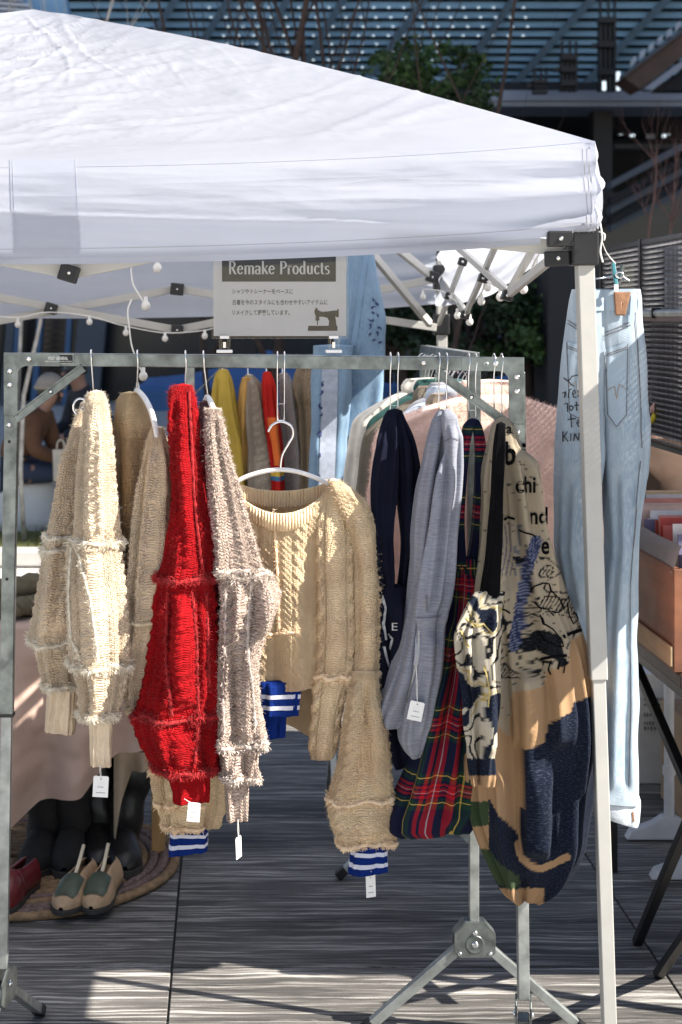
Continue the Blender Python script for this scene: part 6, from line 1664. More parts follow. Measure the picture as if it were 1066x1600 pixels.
part(gk, [(560, 545, 600, 0.05), (640, 542, 594, 0.055), (740, 538, 584, 0.055), (900, 534, 580, 0.05)], dk + 0.02, 403, 'denim_mid', 'trouser_leg', (0.006, 3), 0.010)
bk_ = LK2.bvh(); bk0 = LK.bvh()
mb = MB(); ribbon(bk_, [(516, 575), (514, 660), (510, 760), (508, 860)], 26, mb, 0.0025); po = mb.build('pale_panel', MT['denim_pale_stripe'], gk, smooth=True)
FR = random.Random(77)
for k in range(26):
    y = 582 + k * 7; x = 512 + 9 * math.sin(k * 1.3) - (y - 580) * 0.03
    a = FR.uniform(0, 6.28); L = FR.uniform(5, 10)
    q = [(x + L * t * math.cos(a + 1.2 * t), y + L * t * math.sin(a + 1.2 * t)) for t in (0, 0.33, 0.66, 1)]
    mb = MB(); ribbon(bk_, q, (4.5, 1.0), mb, 0.0042, 2.0)
    if mb.f: mb.build('embroidered_leaf', MT['indigo_thread'], gk)
for k in range(12):
    y = 470 + k * 6; x = 585 + 7 * math.sin(k * 1.9); a = FR.uniform(0, 6.28); L = FR.uniform(5, 9)
    q = [(x + L * t * math.cos(a + t), y + L * t * math.sin(a + t)) for t in (0, 0.5, 1)]
    mb = MB(); ribbon(bk0, q, (4.0, 1.0), mb, 0.002, 2.0)
    if mb.f: mb.build('embroidered_leaf', MT['indigo_thread'], gk)
mb = MB(); ribbon(bk0, [(572, 400), (566, 440), (558, 500), (552, 540)], 9, mb, 0.002); mb.build('side_seam', MT['denim_mid'], gk)
mb = MB(); mb.tube([P(565, 360, dk + .1), P(565, 378, dk), P(565, 395, dk)], 0.002, 6); mb.build('hanger_hook', MT['chrome'], gk)
# ------------------------------------------------------------------ the neighbouring stall on the right
_save = (CORN, TXC, TYC, APEX)
NX0, NX1, NY0, NY1 = 1.64, 3.9, 3.45, 5.5
shade_tent = thing('market_tent', ((NX0 + NX1) / 2, (NY0 + NY1) / 2, 0), 'unseen white neighbouring tent added at the right to shade the paving', 'tent')  # added out of view so its canopy shades the paving
CORN = [(NX0, NY0), (NX1, NY0), (NX1, NY1), (NX0, NY1)]; TXC, TYC, APEX = (NX0 + NX1) / 2, (NY0 + NY1) / 2, 2.45
for side in range(4):
    canopy_side(side, 60, 30, 12, 1.0).build('canopy_panel', MT['cloth'], shade_tent, smooth=True)
for x in (NX0 + 0.03, NX1 - 0.03):
    for y in (NY0 + 0.03, NY1 - 0.03):
        mb = MB(); mb.bar((x, y, 0), (x, y, 1.8), 0.032, 0.032, Vector((0, 1, 0))); mb.build('leg', MT['tent_pole'], shade_tent, bevel=0.002)
CORN, TXC, TYC, APEX = _save

# mesh display panel standing along the stall's side
PX = 1.10
MT['mesh_steel'] = M('grey_mesh_slats', (0.75, 0.74, 0.76), 0.35, 0.2, 0.3, 25)
panel = thing('display_panel', (PX, 3.5, 1.28), 'black wire mesh display panel behind the pale jeans', 'display panel')
Z0, Z1, Y0, Y1 = 1.28, 1.805, 2.88, 4.68
mb = MB()
z = Z0 + 0.012
while z < Z1 - 0.01:
    mb.box((PX, (Y0 + Y1) / 2, z), (0.009, Y1 - Y0, 0.0035), Matrix.Rotation(0.5, 3, 'Y')); z += 0.0135
mb.build('mesh_slats', MT['mesh_steel'], panel, kind='stuff')
mb = MB(); y = Y0 + 0.005
while y < Y1:
    mb.box((PX - 0.006, y, (Z0 + Z1) / 2), (0.0016, 0.0016, Z1 - Z0)); y += 0.0115
mb.build('mesh_wires', MT['black_metal'], panel, kind='stuff')
for z in (Z0, Z1):
    mb = MB(); mb.box((PX, (Y0 + Y1) / 2, z), (0.014, Y1 - Y0, 0.012)); mb.build('frame_rail', MT['black_metal'], panel, bevel=0.001)
for y in (Y0, 4.235, Y1):
    mb = MB(); mb.box((PX - 0.002, y, 0.55 + Z1 / 2), (0.016, 0.02, Z1 - 1.08 if y != Y0 else Z1 - 1.08)); mb.build('frame_post', MT['black_metal'], panel, bevel=0.001)
for y in (Y0 + 0.01, 4.64):      # legs to the ground behind the table
    mb = MB(); mb.box((PX + 0.02, y, 0.64), (0.02, 0.02, 1.28)); mb.build('support_leg', MT['black_metal'], panel)
mb = MB(); mb.tube([(PX - 0.03, 2.9, 1.617), (PX - 0.03, 4.27, 1.617)], 0.0095, 12); rl = mb.build('hanging_rail', MT['zinc_dull'], panel, smooth=True, angle=40)
MT['rail_brown'] = M('brown_rail_side', (0.10, 0.06, 0.05), 0.5, 0, 0.2)
mb = MB(); mb.box((PX - 0.027, 3.85, 1.603), (0.012, 0.8, 0.012)); mb.build('rail_bracket', MT['rail_brown'], rl)
for y in (3.99, 3.5):
    mb = MB(); mb.box((PX - 0.03, y, 1.617), (0.024, 0.008, 0.026)); mb.build('cable_tie', MT['black_plastic'], rl)
MT['dusky_sleeve'] = M('dusky_record_sleeve', (0.10, 0.08, 0.10), 0.6, 0, 0.4, 9); MT['pale_sleeve'] = M('pale_blue_sleeve', (0.42, 0.46, 0.55), 0.4, 0, 0.4, 7); MT['plum_sleeve'] = M('plum_sleeve', (0.20, 0.12, 0.15), 0.6, 0, 0.4, 8)
for k, (y, z, mt, w, lab) in enumerate(((4.05, 1.45, 'dusky_sleeve', 0.30, 'dusky record sleeve hung behind the mesh below the rail'), (3.40, 1.45, 'dusky_sleeve', 0.30, 'dark record sleeve hung on the mesh nearest the tent leg'), (3.06, 1.45, 'plum_sleeve', 0.30, 'plum record sleeve at the near end of the mesh panel'), (3.72, 1.45, 'plum_sleeve', 0.30, 'plum record sleeve hung behind the mesh at the right edge'), (3.98, 1.70, 'pale_sleeve', 0.17, 'pale blue sleeve hung behind the mesh above the rail'))):
    mb = MB(); mb.box((PX + 0.014, y, z), (0.004, w, min(w, 0.31))); o = mb.build('record_sleeve', MT[mt], bevel=0.0008); props(o, lab, 'record sleeve', 'record sleeves on the mesh panel')
MT['yellow_paper'] = M('yellow_paper', (0.62, 0.50, 0.03), 0.7, 0, 0.2, 40); MT['skin_pink'] = M('pink_paper', (0.55, 0.33, 0.27), 0.7, 0, 0.2, 40)
fl = thing('paper_ornament', P(1020, 665, 4.1), 'small yellow and pink paper ornament dangling on the mesh panel', 'ornament')
mb = MB(); mb.tube(crom([P(1013, 662, 4.12), P(1020, 656, 4.1), P(1026, 645, 4.1), P(1029, 638, 4.1)], 5), [0.004 + 0.004 * math.sin(i * .2) for i in range(16)], 8); mb.build('yellow_curl', MT['yellow_paper'], fl, smooth=True)
mb = MB(); mb.tube(crom([P(1019, 646, 4.1), P(1022, 636, 4.1), P(1024, 628, 4.1)], 4), [0.003, 0.006, 0.008, 0.009, 0.008, 0.006, 0.004, 0.003, 0.002], 8); mb.build('pink_tip', MT['skin_pink'], fl, smooth=True)

# record stall: black folding table, wooden crates, sleeves
MT['red_wood'] = M('stained_crate_wood', (0.20, 0.075, 0.035), 0.5, 0, 0.35, 5, 0.2, 40, mapscale=(1, 0.25, 4), rvar=0.1)
MT['pine'] = M('pale_pine', (0.48, 0.33, 0.19), 0.6, 0, 0.2, 6, 0.15, 60, mapscale=(1, 1, 6)); MT['liner'] = M('grey_paper_liner', (0.30, 0.28, 0.27), 0.7, 0, 0.12, 12, 0.2, 30)
MT['dark_wood'] = M('dark_table_edge', (0.035, 0.02, 0.016), 0.45, 0, 0.3, 10)
tb_ = thing('folding_table', (1.5, 3.6, 0), 'black folding table under the record crates', 'table')
mb = MB(); mb.box((1.62, 4.18, 0.785), (1.20, 1.16, 0.03)); mb.build('table_top', MT['dark_wood'], tb_, bevel=0.003)
mb = MB(); mb.box((1.045, 4.18, 0.755), (0.025, 1.14, 0.03)); mb.build('edge_rail', MT['black_metal'], tb_, bevel=0.002)
for x, a, b_ in ((1.05, (4.10, 0.0), (3.50, 0.60)), (1.05, (3.9, 0.0), (3.50, 0.32)), (1.06, (4.22, 0.73), (3.55, 0.48)), (2.1, (4.60, 0.0), (3.6, 0.74)), (2.1, (3.6, 0.0), (4.6, 0.74))):
    mb = MB(); mb.bar((x, a[0], a[1] + 0.003), (x, b_[0], b_[1]), 0.022, 0.022); mb.build('leg_strut', MT['black_metal'], tb_, bevel=0.002)
crate = thing('record_crate', (1.3, 4.1, 0.80), 'reddish wooden crate with grey liner filled with records', 'crate')
cz0, cz1 = 0.802, 1.036
mb = MB(); mb.box((1.02, 4.13, (cz0 + cz1) / 2), (0.016, 1.02, cz1 - cz0)); mb.build('side_board', MT['red_wood'], crate, bevel=0.002)
mb = MB(); mb.box((1.62, 4.13, (cz0 + cz1) / 2), (0.016, 1.02, cz1 - cz0)); mb.build('side_board', MT['red_wood'], crate, bevel=0.002)
mb = MB(); mb.box((1.32, 4.64, (cz0 + 1.105) / 2), (0.62, 0.016, 1.105 - cz0)); mb.build('end_board', MT['pine'], crate, bevel=0.002)
mb = MB(); mb.box((1.32, 3.626, (cz0 + cz1) / 2), (0.62, 0.016, cz1 - cz0)); mb.build('end_board', MT['red_wood'], crate, bevel=0.002)
mb = MB(); mb.box((1.32, 4.625, 1.06), (0.55, 0.01, 0.06)); mb.build('liner', MT['liner'], crate)
mb = MB()
def lin(u, v): 
    y = lerp(3.63, 4.58, u); return Vector((1.012 + 0.022 * v + 0.006 * nz(y * 6, v * 2, 1), y, cz1 - 0.012 + 0.062 * v + 0.008 * nz(y * 3, v, 4)))
mb.grid(lin, 60, 6); mb.build('liner', MT['liner'], crate, smooth=True)
mb = MB(); mb.bar((1.006, 4.62, 0.838), (1.006, 3.62, 0.838), 0.006, 0.045); mb.build('lower_slat', MT['pine'], crate, bevel=0.001)
cols = [(0.50, 0.05, 0.03), (0.58, 0.22, 0.16), (0.66, 0.62, 0.58), (0.42, 0.04, 0.04), (0.62, 0.42, 0.34), (0.15, 0.14, 0.22), (0.55, 0.12, 0.08), (0.50, 0.47, 0.45), (0.20, 0.26, 0.40), (0.60, 0.55, 0.50)]
RM = [M('sleeve_card_%d' % i, c, 0.45, 0, 0.15, 20) for i, c in enumerate(cols)]
rec = []
y = 4.54
k = 0
while y > 3.66:
    i = RND.randrange(len(RM)); zt = 1.085 + RND.uniform(-0.015, 0.02) + 0.03 * (0.5 + 0.5 * math.sin(y * 5))
    mb = MB(); x0 = 1.045 + RND.uniform(0, 0.03); tl = RND.uniform(0.05, 0.22)
    mb.box((x0 + 0.155, y, zt - 0.13), (0.31, 0.0045, 0.26), Matrix.Rotation(-tl, 3, 'X'))
    o = mb.build('record', RM[i], base=(x0 + 0.155, y, zt - 0.26)); props(o, 'record standing in the packed row inside the wooden crate', 'record', 'records packed in the wooden crate')
    y -= RND.uniform(0.020, 0.036); k += 1
# pale trestle behind it, and cartons under it
MT['grey_white'] = M('grey_white_plastic', (0.50, 0.50, 0.52), 0.5, 0, 0.1, 20)
tt = thing('trestle_table', (1.9, 4.75, 0), 'grey-white trestle table with splayed feet behind the black table', 'table')
mb = MB(); mb.box((2.0, 4.95, 0.74), (1.4, 0.7, 0.03)); mb.build('table_top', MT['grey_white'], tt, bevel=0.003)
for (x, y) in ((1.362, 4.93), (1.345, 4.58)):
    mb = MB(); mb.tube([(x, y, 0.03), (x, y, 0.35), (x, y, 0.72)], [0.016, 0.015, 0.018], 14); mb.build('post', MT['grey_white'], tt, smooth=True, angle=40)
    mb = MB(); mb.tube([(x, y, 0.20), (x, y, 0.225)], 0.02, 14); mb.build('collar', MT['grey_white'], tt, smooth=True, angle=40)
    mb = MB()
    poly = [(-0.135, 0.004), (-0.12, 0.03), (-0.05, 0.055), (-0.02, 0.075), (0.02, 0.075), (0.05, 0.055), (0.12, 0.03), (0.135, 0.004)]
    mb.prism(poly, (x, y, 0), (1, 0, 0), (0, 0, 1), 0.045); mb.build('splayed_foot', MT['grey_white'], tt, bevel=0.004)
MT['carton'] = M('brown_cardboard', (0.26, 0.17, 0.10), 0.85, 0, 0.15, 12); MT['white_card'] = M('white_card', (0.55, 0.54, 0.53), 0.7, 0, 0.08, 20)
cx_ = thing('cardboard_box', (1.62, 5.2, 0), 'brown cardboard box on the floor under the record stall', 'box')
mb = MB(); mb.box((1.66, 5.2, 0.17), (0.42, 0.3, 0.33)); mb.build('carton', MT['carton'], cx_, bevel=0.003)
mb = MB(); mb.box((1.66, 5.09, 0.345), (0.42, 0.08, 0.004), Matrix.Rotation(0.5, 3, 'X')); mb.build('flap', MT['carton'], cx_)
cw = thing('cardboard_box', P(1022, 1180, 5.5), 'white printed carton under the record stall', 'box')
mb = MB(); mb.box((1.475, 5.62, 0.19), (0.24, 0.2, 0.38)); mb.build('carton', MT['white_card'], cw, bevel=0.003)
RB_ = random.Random(3)
for row, (yy, n) in enumerate(((1093, 7), (1101, 9), (1117, 6), (1130, 4), (1138, 5))):
    mb = MB(); x = 1006
    for i in range(n):
        w = RB_.uniform(2.5, 4.5); a = P(x + w / 2, yy, 5.517); mb.box(a, (w / F * 5.5 * 0.8, 0.0006, 0.008 + 0.006 * RB_.random())); x += w * 1.25
    mb.build('printed_marks', MT['grey_ink'], cw, kind='stuff')

# ------------------------------------------------------------------ table with a cloth at the left, shoes on a braided rug
MT['linen'] = M('dusty_pink_linen', (0.44, 0.31, 0.255), 0.9, 0, 0.14, 5, 0.35, 260, 0.001, sheen=0.15, trans=0.08)
MT['stool_wood'] = M('yellow_pine_leg', (0.42, 0.24, 0.09), 0.55, 0, 0.2, 6, 0.1, 60, mapscale=(6, 6, 1))
lt = thing('wooden_table', (-0.75, 4.85, 0), 'wooden table hidden under the pink cloth at the left', 'table')
mb = MB(); mb.box((-0.75, 4.86, 0.72), (1.12, 0.56, 0.025)); mb.build('table_top', MT['stool_wood'], lt, bevel=0.002)
for x, y in ((-0.205, 4.77), (-1.28, 4.62), (-0.215, 5.1), (-1.28, 5.1)):
    mb = MB(); mb.bar((x, y, 0.0), (x, y, 0.71), 0.04, 0.03, Vector((0, 1, 0))); mb.build('leg', MT['stool_wood'], lt, bevel=0.002)
CB = [(-80, 1310), (15, 1290), (60, 1256), (130, 1240), (158, 1205), (182, 1182), (230, 1166), (256, 1162)]
mb = MB()
def clf(u, v):
    px = lerp(-80, 254, u)
    if v < 0.25:                       # top of the table
        t = v / 0.25; p = P(px, 978, 4.56); q = Vector((p.x, lerp(5.14, 4.545, t), 0.7365 + 0.002 * nz(p.x * 8, t * 4, 2))); 
        return q
    t = (v - 0.25) / 0.75
    d = 4.53; y = lerp(980, interp(px, CB), t)
    p = P(px, y, d)
    am = 0.012 + 0.05 * t
    p.y -= am * (0.6 * math.sin(px * 0.055 + 1.2 * t) + 0.5 * nz(px * 0.02, t * 2.0, 3.0)) * smooth01(t * 3) - 0.015 * smooth01(t * 6) * 0 + 0.012 * smooth01(t * 5)
    p.y -= 0.020 * fbm(px * 0.012 + t * 1.4, t * 3 - px * 0.006, 6.0, 3) * smooth01(t * 3)
    return p
mb.grid(clf, 90, 90)
tc_ = mb.build('tablecloth', MT['linen'], smooth=True); props(tc_, 'dusty pink cloth draped over the table at the left', 'tablecloth')
MT['linen_tan'] = M('tan_cloth_tail', (0.36, 0.28, 0.20), 0.9, 0, 0.15, 8, 0.3, 200)
mb = MB()
def tail(u, v):
    px = lerp(178, 232, u); y = lerp(1175, interp(px, [(178, 1330), (190, 1250), (205, 1210), (232, 1200)]), v)
    p = P(px, y, 4.62); p.y -= 0.02 * math.sin(u * 9) * (0.3 + v); return p
mb.grid(tail, 20, 24); o = mb.build('cloth_tail', MT['linen_tan'], smooth=True); props(o, 'tan cloth tail hanging from the table beside the tall boots', 'cloth')
# folded olive garments on the table
MT['olive'] = M('olive_knit', (0.10, 0.085, 0.055), 0.95, 0, 0.25, 30, 0.5, 200)
fg = thing('folded_garment', P(40, 968, 4.72), 'dark olive garments rolled and stacked on the pink table', 'folded clothes')
def roll(a, b, r, seed, name):
    mb = MB(); pts = [a.lerp(b, i / 14) + Vector((0, 0.01 * nz(i * .5, seed, 0), 0.008 * nz(i * .4, seed, 3))) for i in range(15)]
    mb.tube(pts, [r * (0.7 if i in (0, 14) else 0.95 + 0.15 * nz(i * .6, seed, 1)) for i in range(15)], 16); return mb.build(name, MT['olive'], fg, smooth=True)
roll(P(-20, 925, 4.62), P(66, 912, 4.72), 0.035, 1, 'rolled_top'); roll(P(-30, 950, 4.60), P(62, 945, 4.7), 0.038, 2, 'rolled_top'); roll(P(20, 952, 4.58), P(68, 938, 4.66), 0.026, 3, 'folded_sleeve')
# braided round rug
MT['jute'] = M('tan_jute_braid', (0.24, 0.155, 0.085), 0.95, 0, 0.3, 60, 0.5, 160, 0.004); MT['jute_purple'] = M('purple_flecked_braid', (0.17, 0.115, 0.10), 0.95, 0, 0.5, 90, 0.5, 160, 0.004)
rug = thing('braided_rug', (-0.62, 4.72, 0), 'round braided jute rug under the shoes at the left', 'rug')
for k in range(15):
    r = 0.466 - 0.031 * k
    if r < 0.03: break
    n = max(40, int(r * 420)); mb = MB(); seg = 7; b0 = 0
    for i in range(n):
        a = 2 * math.pi * i / n; br = 0.0035 * abs(math.sin(a * r * 95)); rr = 0.0145 + br * 0.6
        c = Vector((-0.62 + r * math.cos(a), 4.72 + r * math.sin(a), 0.011 + 0.0015 * math.sin(a * 7 + k)))
        for q in range(seg):
            t = 2 * math.pi * q / seg + math.sin(a * r * 95) * 0.4
            mb.v.append(c + Vector((math.cos(a) * rr * math.cos(t), math.sin(a) * rr * math.cos(t), rr * 0.75 * math.sin(t))))
    for i in range(n):
        for q in range(seg):
            i2 = (i + 1) % n; mb.f.append((i * seg + q, i2 * seg + q, i2 * seg + (q + 1) % seg, i * seg + (q + 1) % seg))
    mb.build('braid_ring', MT['jute_purple' if k in (1, 2, 4) else 'jute'], rug, smooth=True)
mb = MB(); mb.lathe((-0.62, 4.72, 0.0015), [(0.46, 0), (0.46, 0.004)], (0, 0, 1), 48); mb.build('rug_backing', MT['jute'], rug)

MT['sole'] = M('dark_rubber_sole', (0.03, 0.027, 0.025), 0.7, 0, 0.2, 30); MT['beige_leather'] = M('beige_suede', (0.40, 0.27, 0.16), 0.75, 0, 0.15, 40, 0.2, 300)
MT['green_leather'] = M('dark_green_leather', (0.045, 0.062, 0.040), 0.38, 0, 0.2, 30, 0.15, 220); MT['lining_leather'] = M('brown_shoe_lining', (0.16, 0.10, 0.055), 0.7, 0, 0.2)
MT['black_leather'] = M('black_leather', (0.006, 0.006, 0.0065), 0.42, 0, 0.3, 14, 0.35, 60, 0.003, rvar=0.12); MT['black_suede'] = M('black_suede', (0.007, 0.0065, 0.0065), 0.85, 0, 0.4, 30, 0.4, 120); MT['oxblood'] = M('oxblood_leather', (0.12, 0.012, 0.016), 0.3, 0, 0.25, 20)
MT['tree_wood'] = M('pale_shoe_tree', (0.62, 0.54, 0.40), 0.6, 0, 0.1)
def shoe_frame(toe, head):
    f = Vector((math.sin(head), -math.cos(head), 0))     # heel to toe
    s = Vector((math.cos(head), math.sin(head), 0))
    return f, s
def shoe_surface(toe, head, Ln, W, Ht, t0, t1, a0, a1, off=0.0, open_t=0.45, wall=0.06):
    f, s = shoe_frame(toe, head)
    def fn(u, v):
        t = lerp(t0, t1, v)                              # 0 toe, 1 heel
        wid = W * (min(1.0, (t * 5.5) ** 0.5) * (1.0 - 0.22 * smooth01((t - 0.35) / 0.3) + 0.04 * smooth01((t - 0.7) * 3))) * (1 if t < 0.93 else 1 - ((t - 0.93) / 0.075) ** 2 * 0.5)
        h = Ht * (0.42 + 0.58 * smooth01(t / 0.48)) * min(1, (t * 9) ** 0.5 + 0.1)
        a = lerp(a0, a1, u)
        x = math.cos(a) * (wid + off); z = max(0, math.sin(a)) ** 0.75 * (h + off)
        if t > open_t: z = min(z, lerp(h, wall, smooth01((t - open_t) * 5)))
        return toe - f * (t * Ln) + s * x + Vector((0, 0, 0.014 + z))
    return fn
def sole_of(root, toe, head, Ln, W, mat='sole', th=0.014):
    f, s = shoe_frame(toe, head); pts = []
    for i in range(36):
        a = 2 * math.pi * i / 36; t = 0.5 - 0.5 * math.cos(a)
        wid = W * 1.04 * (min(1.0, (t * 5.5) ** 0.5) * (1.0 - 0.22 * smooth01((t - 0.35) / 0.3) + 0.04 * smooth01((t - 0.7) * 3))) * math.sqrt(max(0.0, 1 - max(0, (t - 0.88) / 0.12) ** 2))
        q = toe - f * (t * Ln * 1.02 - 0.004) + s * (wid if math.sin(a) >= 0 else -wid); pts.append((q.x, q.y))
    mb = MB(); mb.prism(pts, (0, 0, 0.0275), (1, 0, 0), (0, 1, 0), th); return mb.build('sole', MT[mat], root, bevel=0.002)
RUGZ = 0.02
def loafer(px, py, head, label):
    d = (EYE - RUGZ) * F / (py - CY); toe = P(px, py, d); toe.z = RUGZ
    root = thing('loafer', toe, label, 'shoe', 'pair of green and beige loafers')
    sole_of(root, toe, head, 0.25, 0.043)
    mb = MB(); mb.grid(shoe_surface(toe + Vector((0, 0, 0.002)), head, 0.25, 0.042, 0.062, 0.004, 0.46, 0, math.pi), 20, 18); mb.build('upper', MT['beige_leather'], root, smooth=True)
    for a0, a1 in ((0, 1.15), (math.pi - 1.15, math.pi)):
        mb = MB(); mb.grid(shoe_surface(toe + Vector((0, 0, 0.002)), head, 0.25, 0.042, 0.062, 0.45, 0.995, a0, a1), 8, 18); mb.build('quarter', MT['beige_leather'], root, smooth=True, solid=0.003)
    mb = MB(); mb.grid(shoe_surface(toe + Vector((0, 0, 0.002)), head, 0.25, 0.042, 0.062, 0.10, 0.44, 0.75, math.pi - 0.75, 0.0025), 16, 16); mb.build('vamp', MT['green_leather'], root, smooth=True)
    f, s = shoe_frame(toe, head)
    mb = MB(); mb.box(toe - f * 0.185 + Vector((0, 0, 0.05)), (0.05, 0.11, 0.006), Matrix.Rotation(head, 3, 'Z')); mb.build('insole', MT['lining_leather'], root)
    mb = MB(); mb.tube([toe - f * 0.10 + Vector((0, 0, 0.055)), toe - f * 0.15 + Vector((0, 0, 0.085)), toe - f * 0.20 + Vector((0, 0, 0.125))], [0.006, 0.005, 0.005], 8); mb.build('shoe_tree', MT['tree_wood'], root, smooth=True)
    return root
loafer(95, 1432, -0.22, 'left loafer of the green and beige pair on the rug')
loafer(142, 1430, -0.16, 'right loafer of the green and beige pair on the rug')
def boot(px, py, head, label, shaft, lean=(0, 0), mat='black_leather', Ln=0.29, W=0.052, Ht=0.085, lace=False, group='black boots on the rug'):
    d = (EYE - RUGZ) * F / (py - CY); toe = P(px, py, d); toe.z = RUGZ
    root = thing('boot', toe, label, 'boot', group)
    sole_of(root, toe, head, Ln, W, th=0.024)
    b0 = toe + Vector((0, 0, 0.008))
    mb = MB(); mb.grid(shoe_surface(b0, head, Ln, W, Ht, 0.004, 0.998, 0, math.pi, 0, 2.0), 22, 30); mb.build('foot', MT[mat], root, smooth=True)
    f, s = shoe_frame(toe, head); c = b0 - f * (Ln * 0.70); rnd = random.Random(int(px))
    mb = MB(); nu, nv = 30, 26
    def sh(u, v):
        a = 2 * math.pi * u; r0 = lerp(0.056, 0.062, v); z = lerp(0.03, shaft, v)
        rr = r0 * (1 + 0.07 * math.sin(z * 60 + 2 * math.sin(a)) * (1 - 0.3 * v)) + 0.004 * fbm(math.cos(a) * 2, math.sin(a) * 2, z * 12 + px, 2)
        return c + f * (math.cos(a) * rr * 1.15 * (1 + 0.35 * (1 - v) ** 3)) + s * (math.sin(a) * rr * 0.9) + Vector((lean[0] * v ** 1.4, lean[1] * v, z))
    mb.grid(sh, nu, nv, wrap=True); mb.build('shaft', MT[mat], root, smooth=True, solid=0.004)
    if lace:
        for k in range(6):
            z = 0.075 + k * (shaft - 0.09) / 6.0; zc = c + f * (0.078 - 0.01 * k * .4) + Vector((0, 0, z))
            mb = MB(); mb.tube([zc - s * 0.03 - f * 0.008, zc + f * 0.006 + Vector((0, 0, 0.004)), zc + s * 0.03 - f * 0.008], 0.0028, 6); mb.build('lace', MT['black_suede'], root, smooth=True)
    return root
boot(48, 1374, -0.1, 'left black lace-up boot under the pink tablecloth', 0.22, mat='black_suede', lace=True)
boot(100, 1374, -0.05, 'right black lace-up boot under the pink tablecloth', 0.22, mat='black_suede', lace=True)
boot(152, 1366, 0.05, 'upright tall black boot beside the lace-up pair', 0.34, (0.01, 0.02))
boot(196, 1372, 0.12, 'tall black boot with its shaft leaning against the table leg', 0.34, (0.07, -0.02))
def plain_shoe(px, py, head, label):
    d = (EYE - RUGZ) * F / (py - CY); toe = P(px, py, d); toe.z = RUGZ
    root = thing('shoe', toe, label, 'shoe')
    sole_of(root, toe, head, 0.26, 0.045)
    mb = MB(); mb.grid(shoe_surface(toe + Vector((0, 0, 0.002)), head, 0.26, 0.044, 0.072, 0.004, 0.55, 0, math.pi), 20, 20); mb.build('upper', MT['oxblood'], root, smooth=True)
    for a0, a1 in ((0, 1.2), (math.pi - 1.2, math.pi)):
        mb = MB(); mb.grid(shoe_surface(toe + Vector((0, 0, 0.002)), head, 0.26, 0.044, 0.072, 0.5, 0.995, a0, a1), 8, 18); mb.build('quarter', MT['oxblood'], root, smooth=True, solid=0.003)
plain_shoe(-14, 1434, -0.3, 'oxblood leather shoe cut off at the left edge')
# ------------------------------------------------------------------ the big building behind
MT['louver'] = M('blue_grey_louvre', (0.27, 0.46, 0.62), 0.5, 0, 0.2, 0.4); MT['louver_dark'] = M('dark_gap', (0.008, 0.012, 0.018), 0.8, 0, 0.2, 1)
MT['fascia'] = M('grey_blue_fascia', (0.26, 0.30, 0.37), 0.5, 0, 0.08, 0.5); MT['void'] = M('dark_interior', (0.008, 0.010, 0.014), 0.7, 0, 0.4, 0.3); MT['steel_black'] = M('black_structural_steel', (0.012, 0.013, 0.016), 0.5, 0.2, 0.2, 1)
MT['glass_dark'] = M('dark_glazing', (0.008, 0.014, 0.022), 0.2, 0, 0.5, 0.4); MT['blue_post'] = M('blue_painted_mullion', (0.03, 0.10, 0.22), 0.4, 0, 0.2, 0.6); MT['grey_panel'] = M('grey_blue_wall_panel', (0.07, 0.085, 0.105), 0.6, 0, 0.15, 0.6)
MT['shutter'] = M('brown_slats', (0.085, 0.05, 0.035), 0.6, 0, 0.3, 2); MT['pale_fin'] = M('pale_fins', (0.55, 0.60, 0.66), 0.5, 0, 0.08, 1)
MT['glow'], nt, b = new_mat('pale_glow'); b.inputs['Emission Color'].default_value = (0.8, 0.93, 1.0, 1); b.inputs['Emission Strength'].default_value = 0.45; b.inputs['Base Color'].default_value = (0.8, 0.85, 0.9, 1)
MT['rib_blue'] = M('dark_blue_rib', (0.12, 0.19, 0.26), 0.5, 0, 0.1, 1)
bld = thing('station_building', (0, 50, 0), 'large dark blue building with an overhanging louvred roof behind everything', 'building')
# overhanging louvred canopy: leans out towards the viewer as it rises
def soff(py):
    t = (150 - py) / 160.0            # 0 at the fascia, 1 at the top of the picture
    return lerp(49.0, 47.1, t)
rows = []
py = 146.0; step = 9.0
while py > -260:
    rows.append(py); py -= step; step += 0.62 if py > 0 else 0.75
for k, (a, c) in enumerate(zip(rows[:-1], rows[1:])):
    p0 = P(0, a, soff(a)); p1 = P(0, c + 3.2, soff(c)); 
    mb = MB(); n = Vector((0, -0.7, -0.7)); X0, X1 = -22.0, 26.0
    lip = Vector((0, -0.10, -0.02))
    mb.add([(X0, p0.y, p0.z), (X1, p0.y, p0.z), (X1, p1.y + 0.25, p1.z), (X0, p1.y + 0.25, p1.z), (X0, p0.y + 0.2, p0.z + 0.05), (X1, p0.y + 0.2, p0.z + 0.05), (X1, p1.y + 0.45, p1.z + 0.05), (X0, p1.y + 0.45, p1.z + 0.05)],
           [(0, 1, 2, 3), (7, 6, 5, 4), (0, 4, 5, 1), (3, 2, 6, 7), (0, 3, 7, 4), (1, 5, 6, 2)])
    mb.build('roof_louvre', MT['louver'], bld)
mb = MB(); a = P(0, 150, 50.2); c = P(0, -270, soff(-270) + 1.2); mb.add([(-24, a.y, a.z - .3), (28, a.y, a.z - .3), (28, c.y, c.z), (-24, c.y, c.z), (-24, a.y + 1, a.z - .3), (28, a.y + 1, a.z - .3), (28, c.y + 1, c.z + 1), (-24, c.y + 1, c.z + 1)], [(0, 1, 2, 3), (7, 6, 5, 4), (0, 4, 5, 1), (3, 2, 6, 7)]); mb.build('roof_deck', MT['louver_dark'], bld)
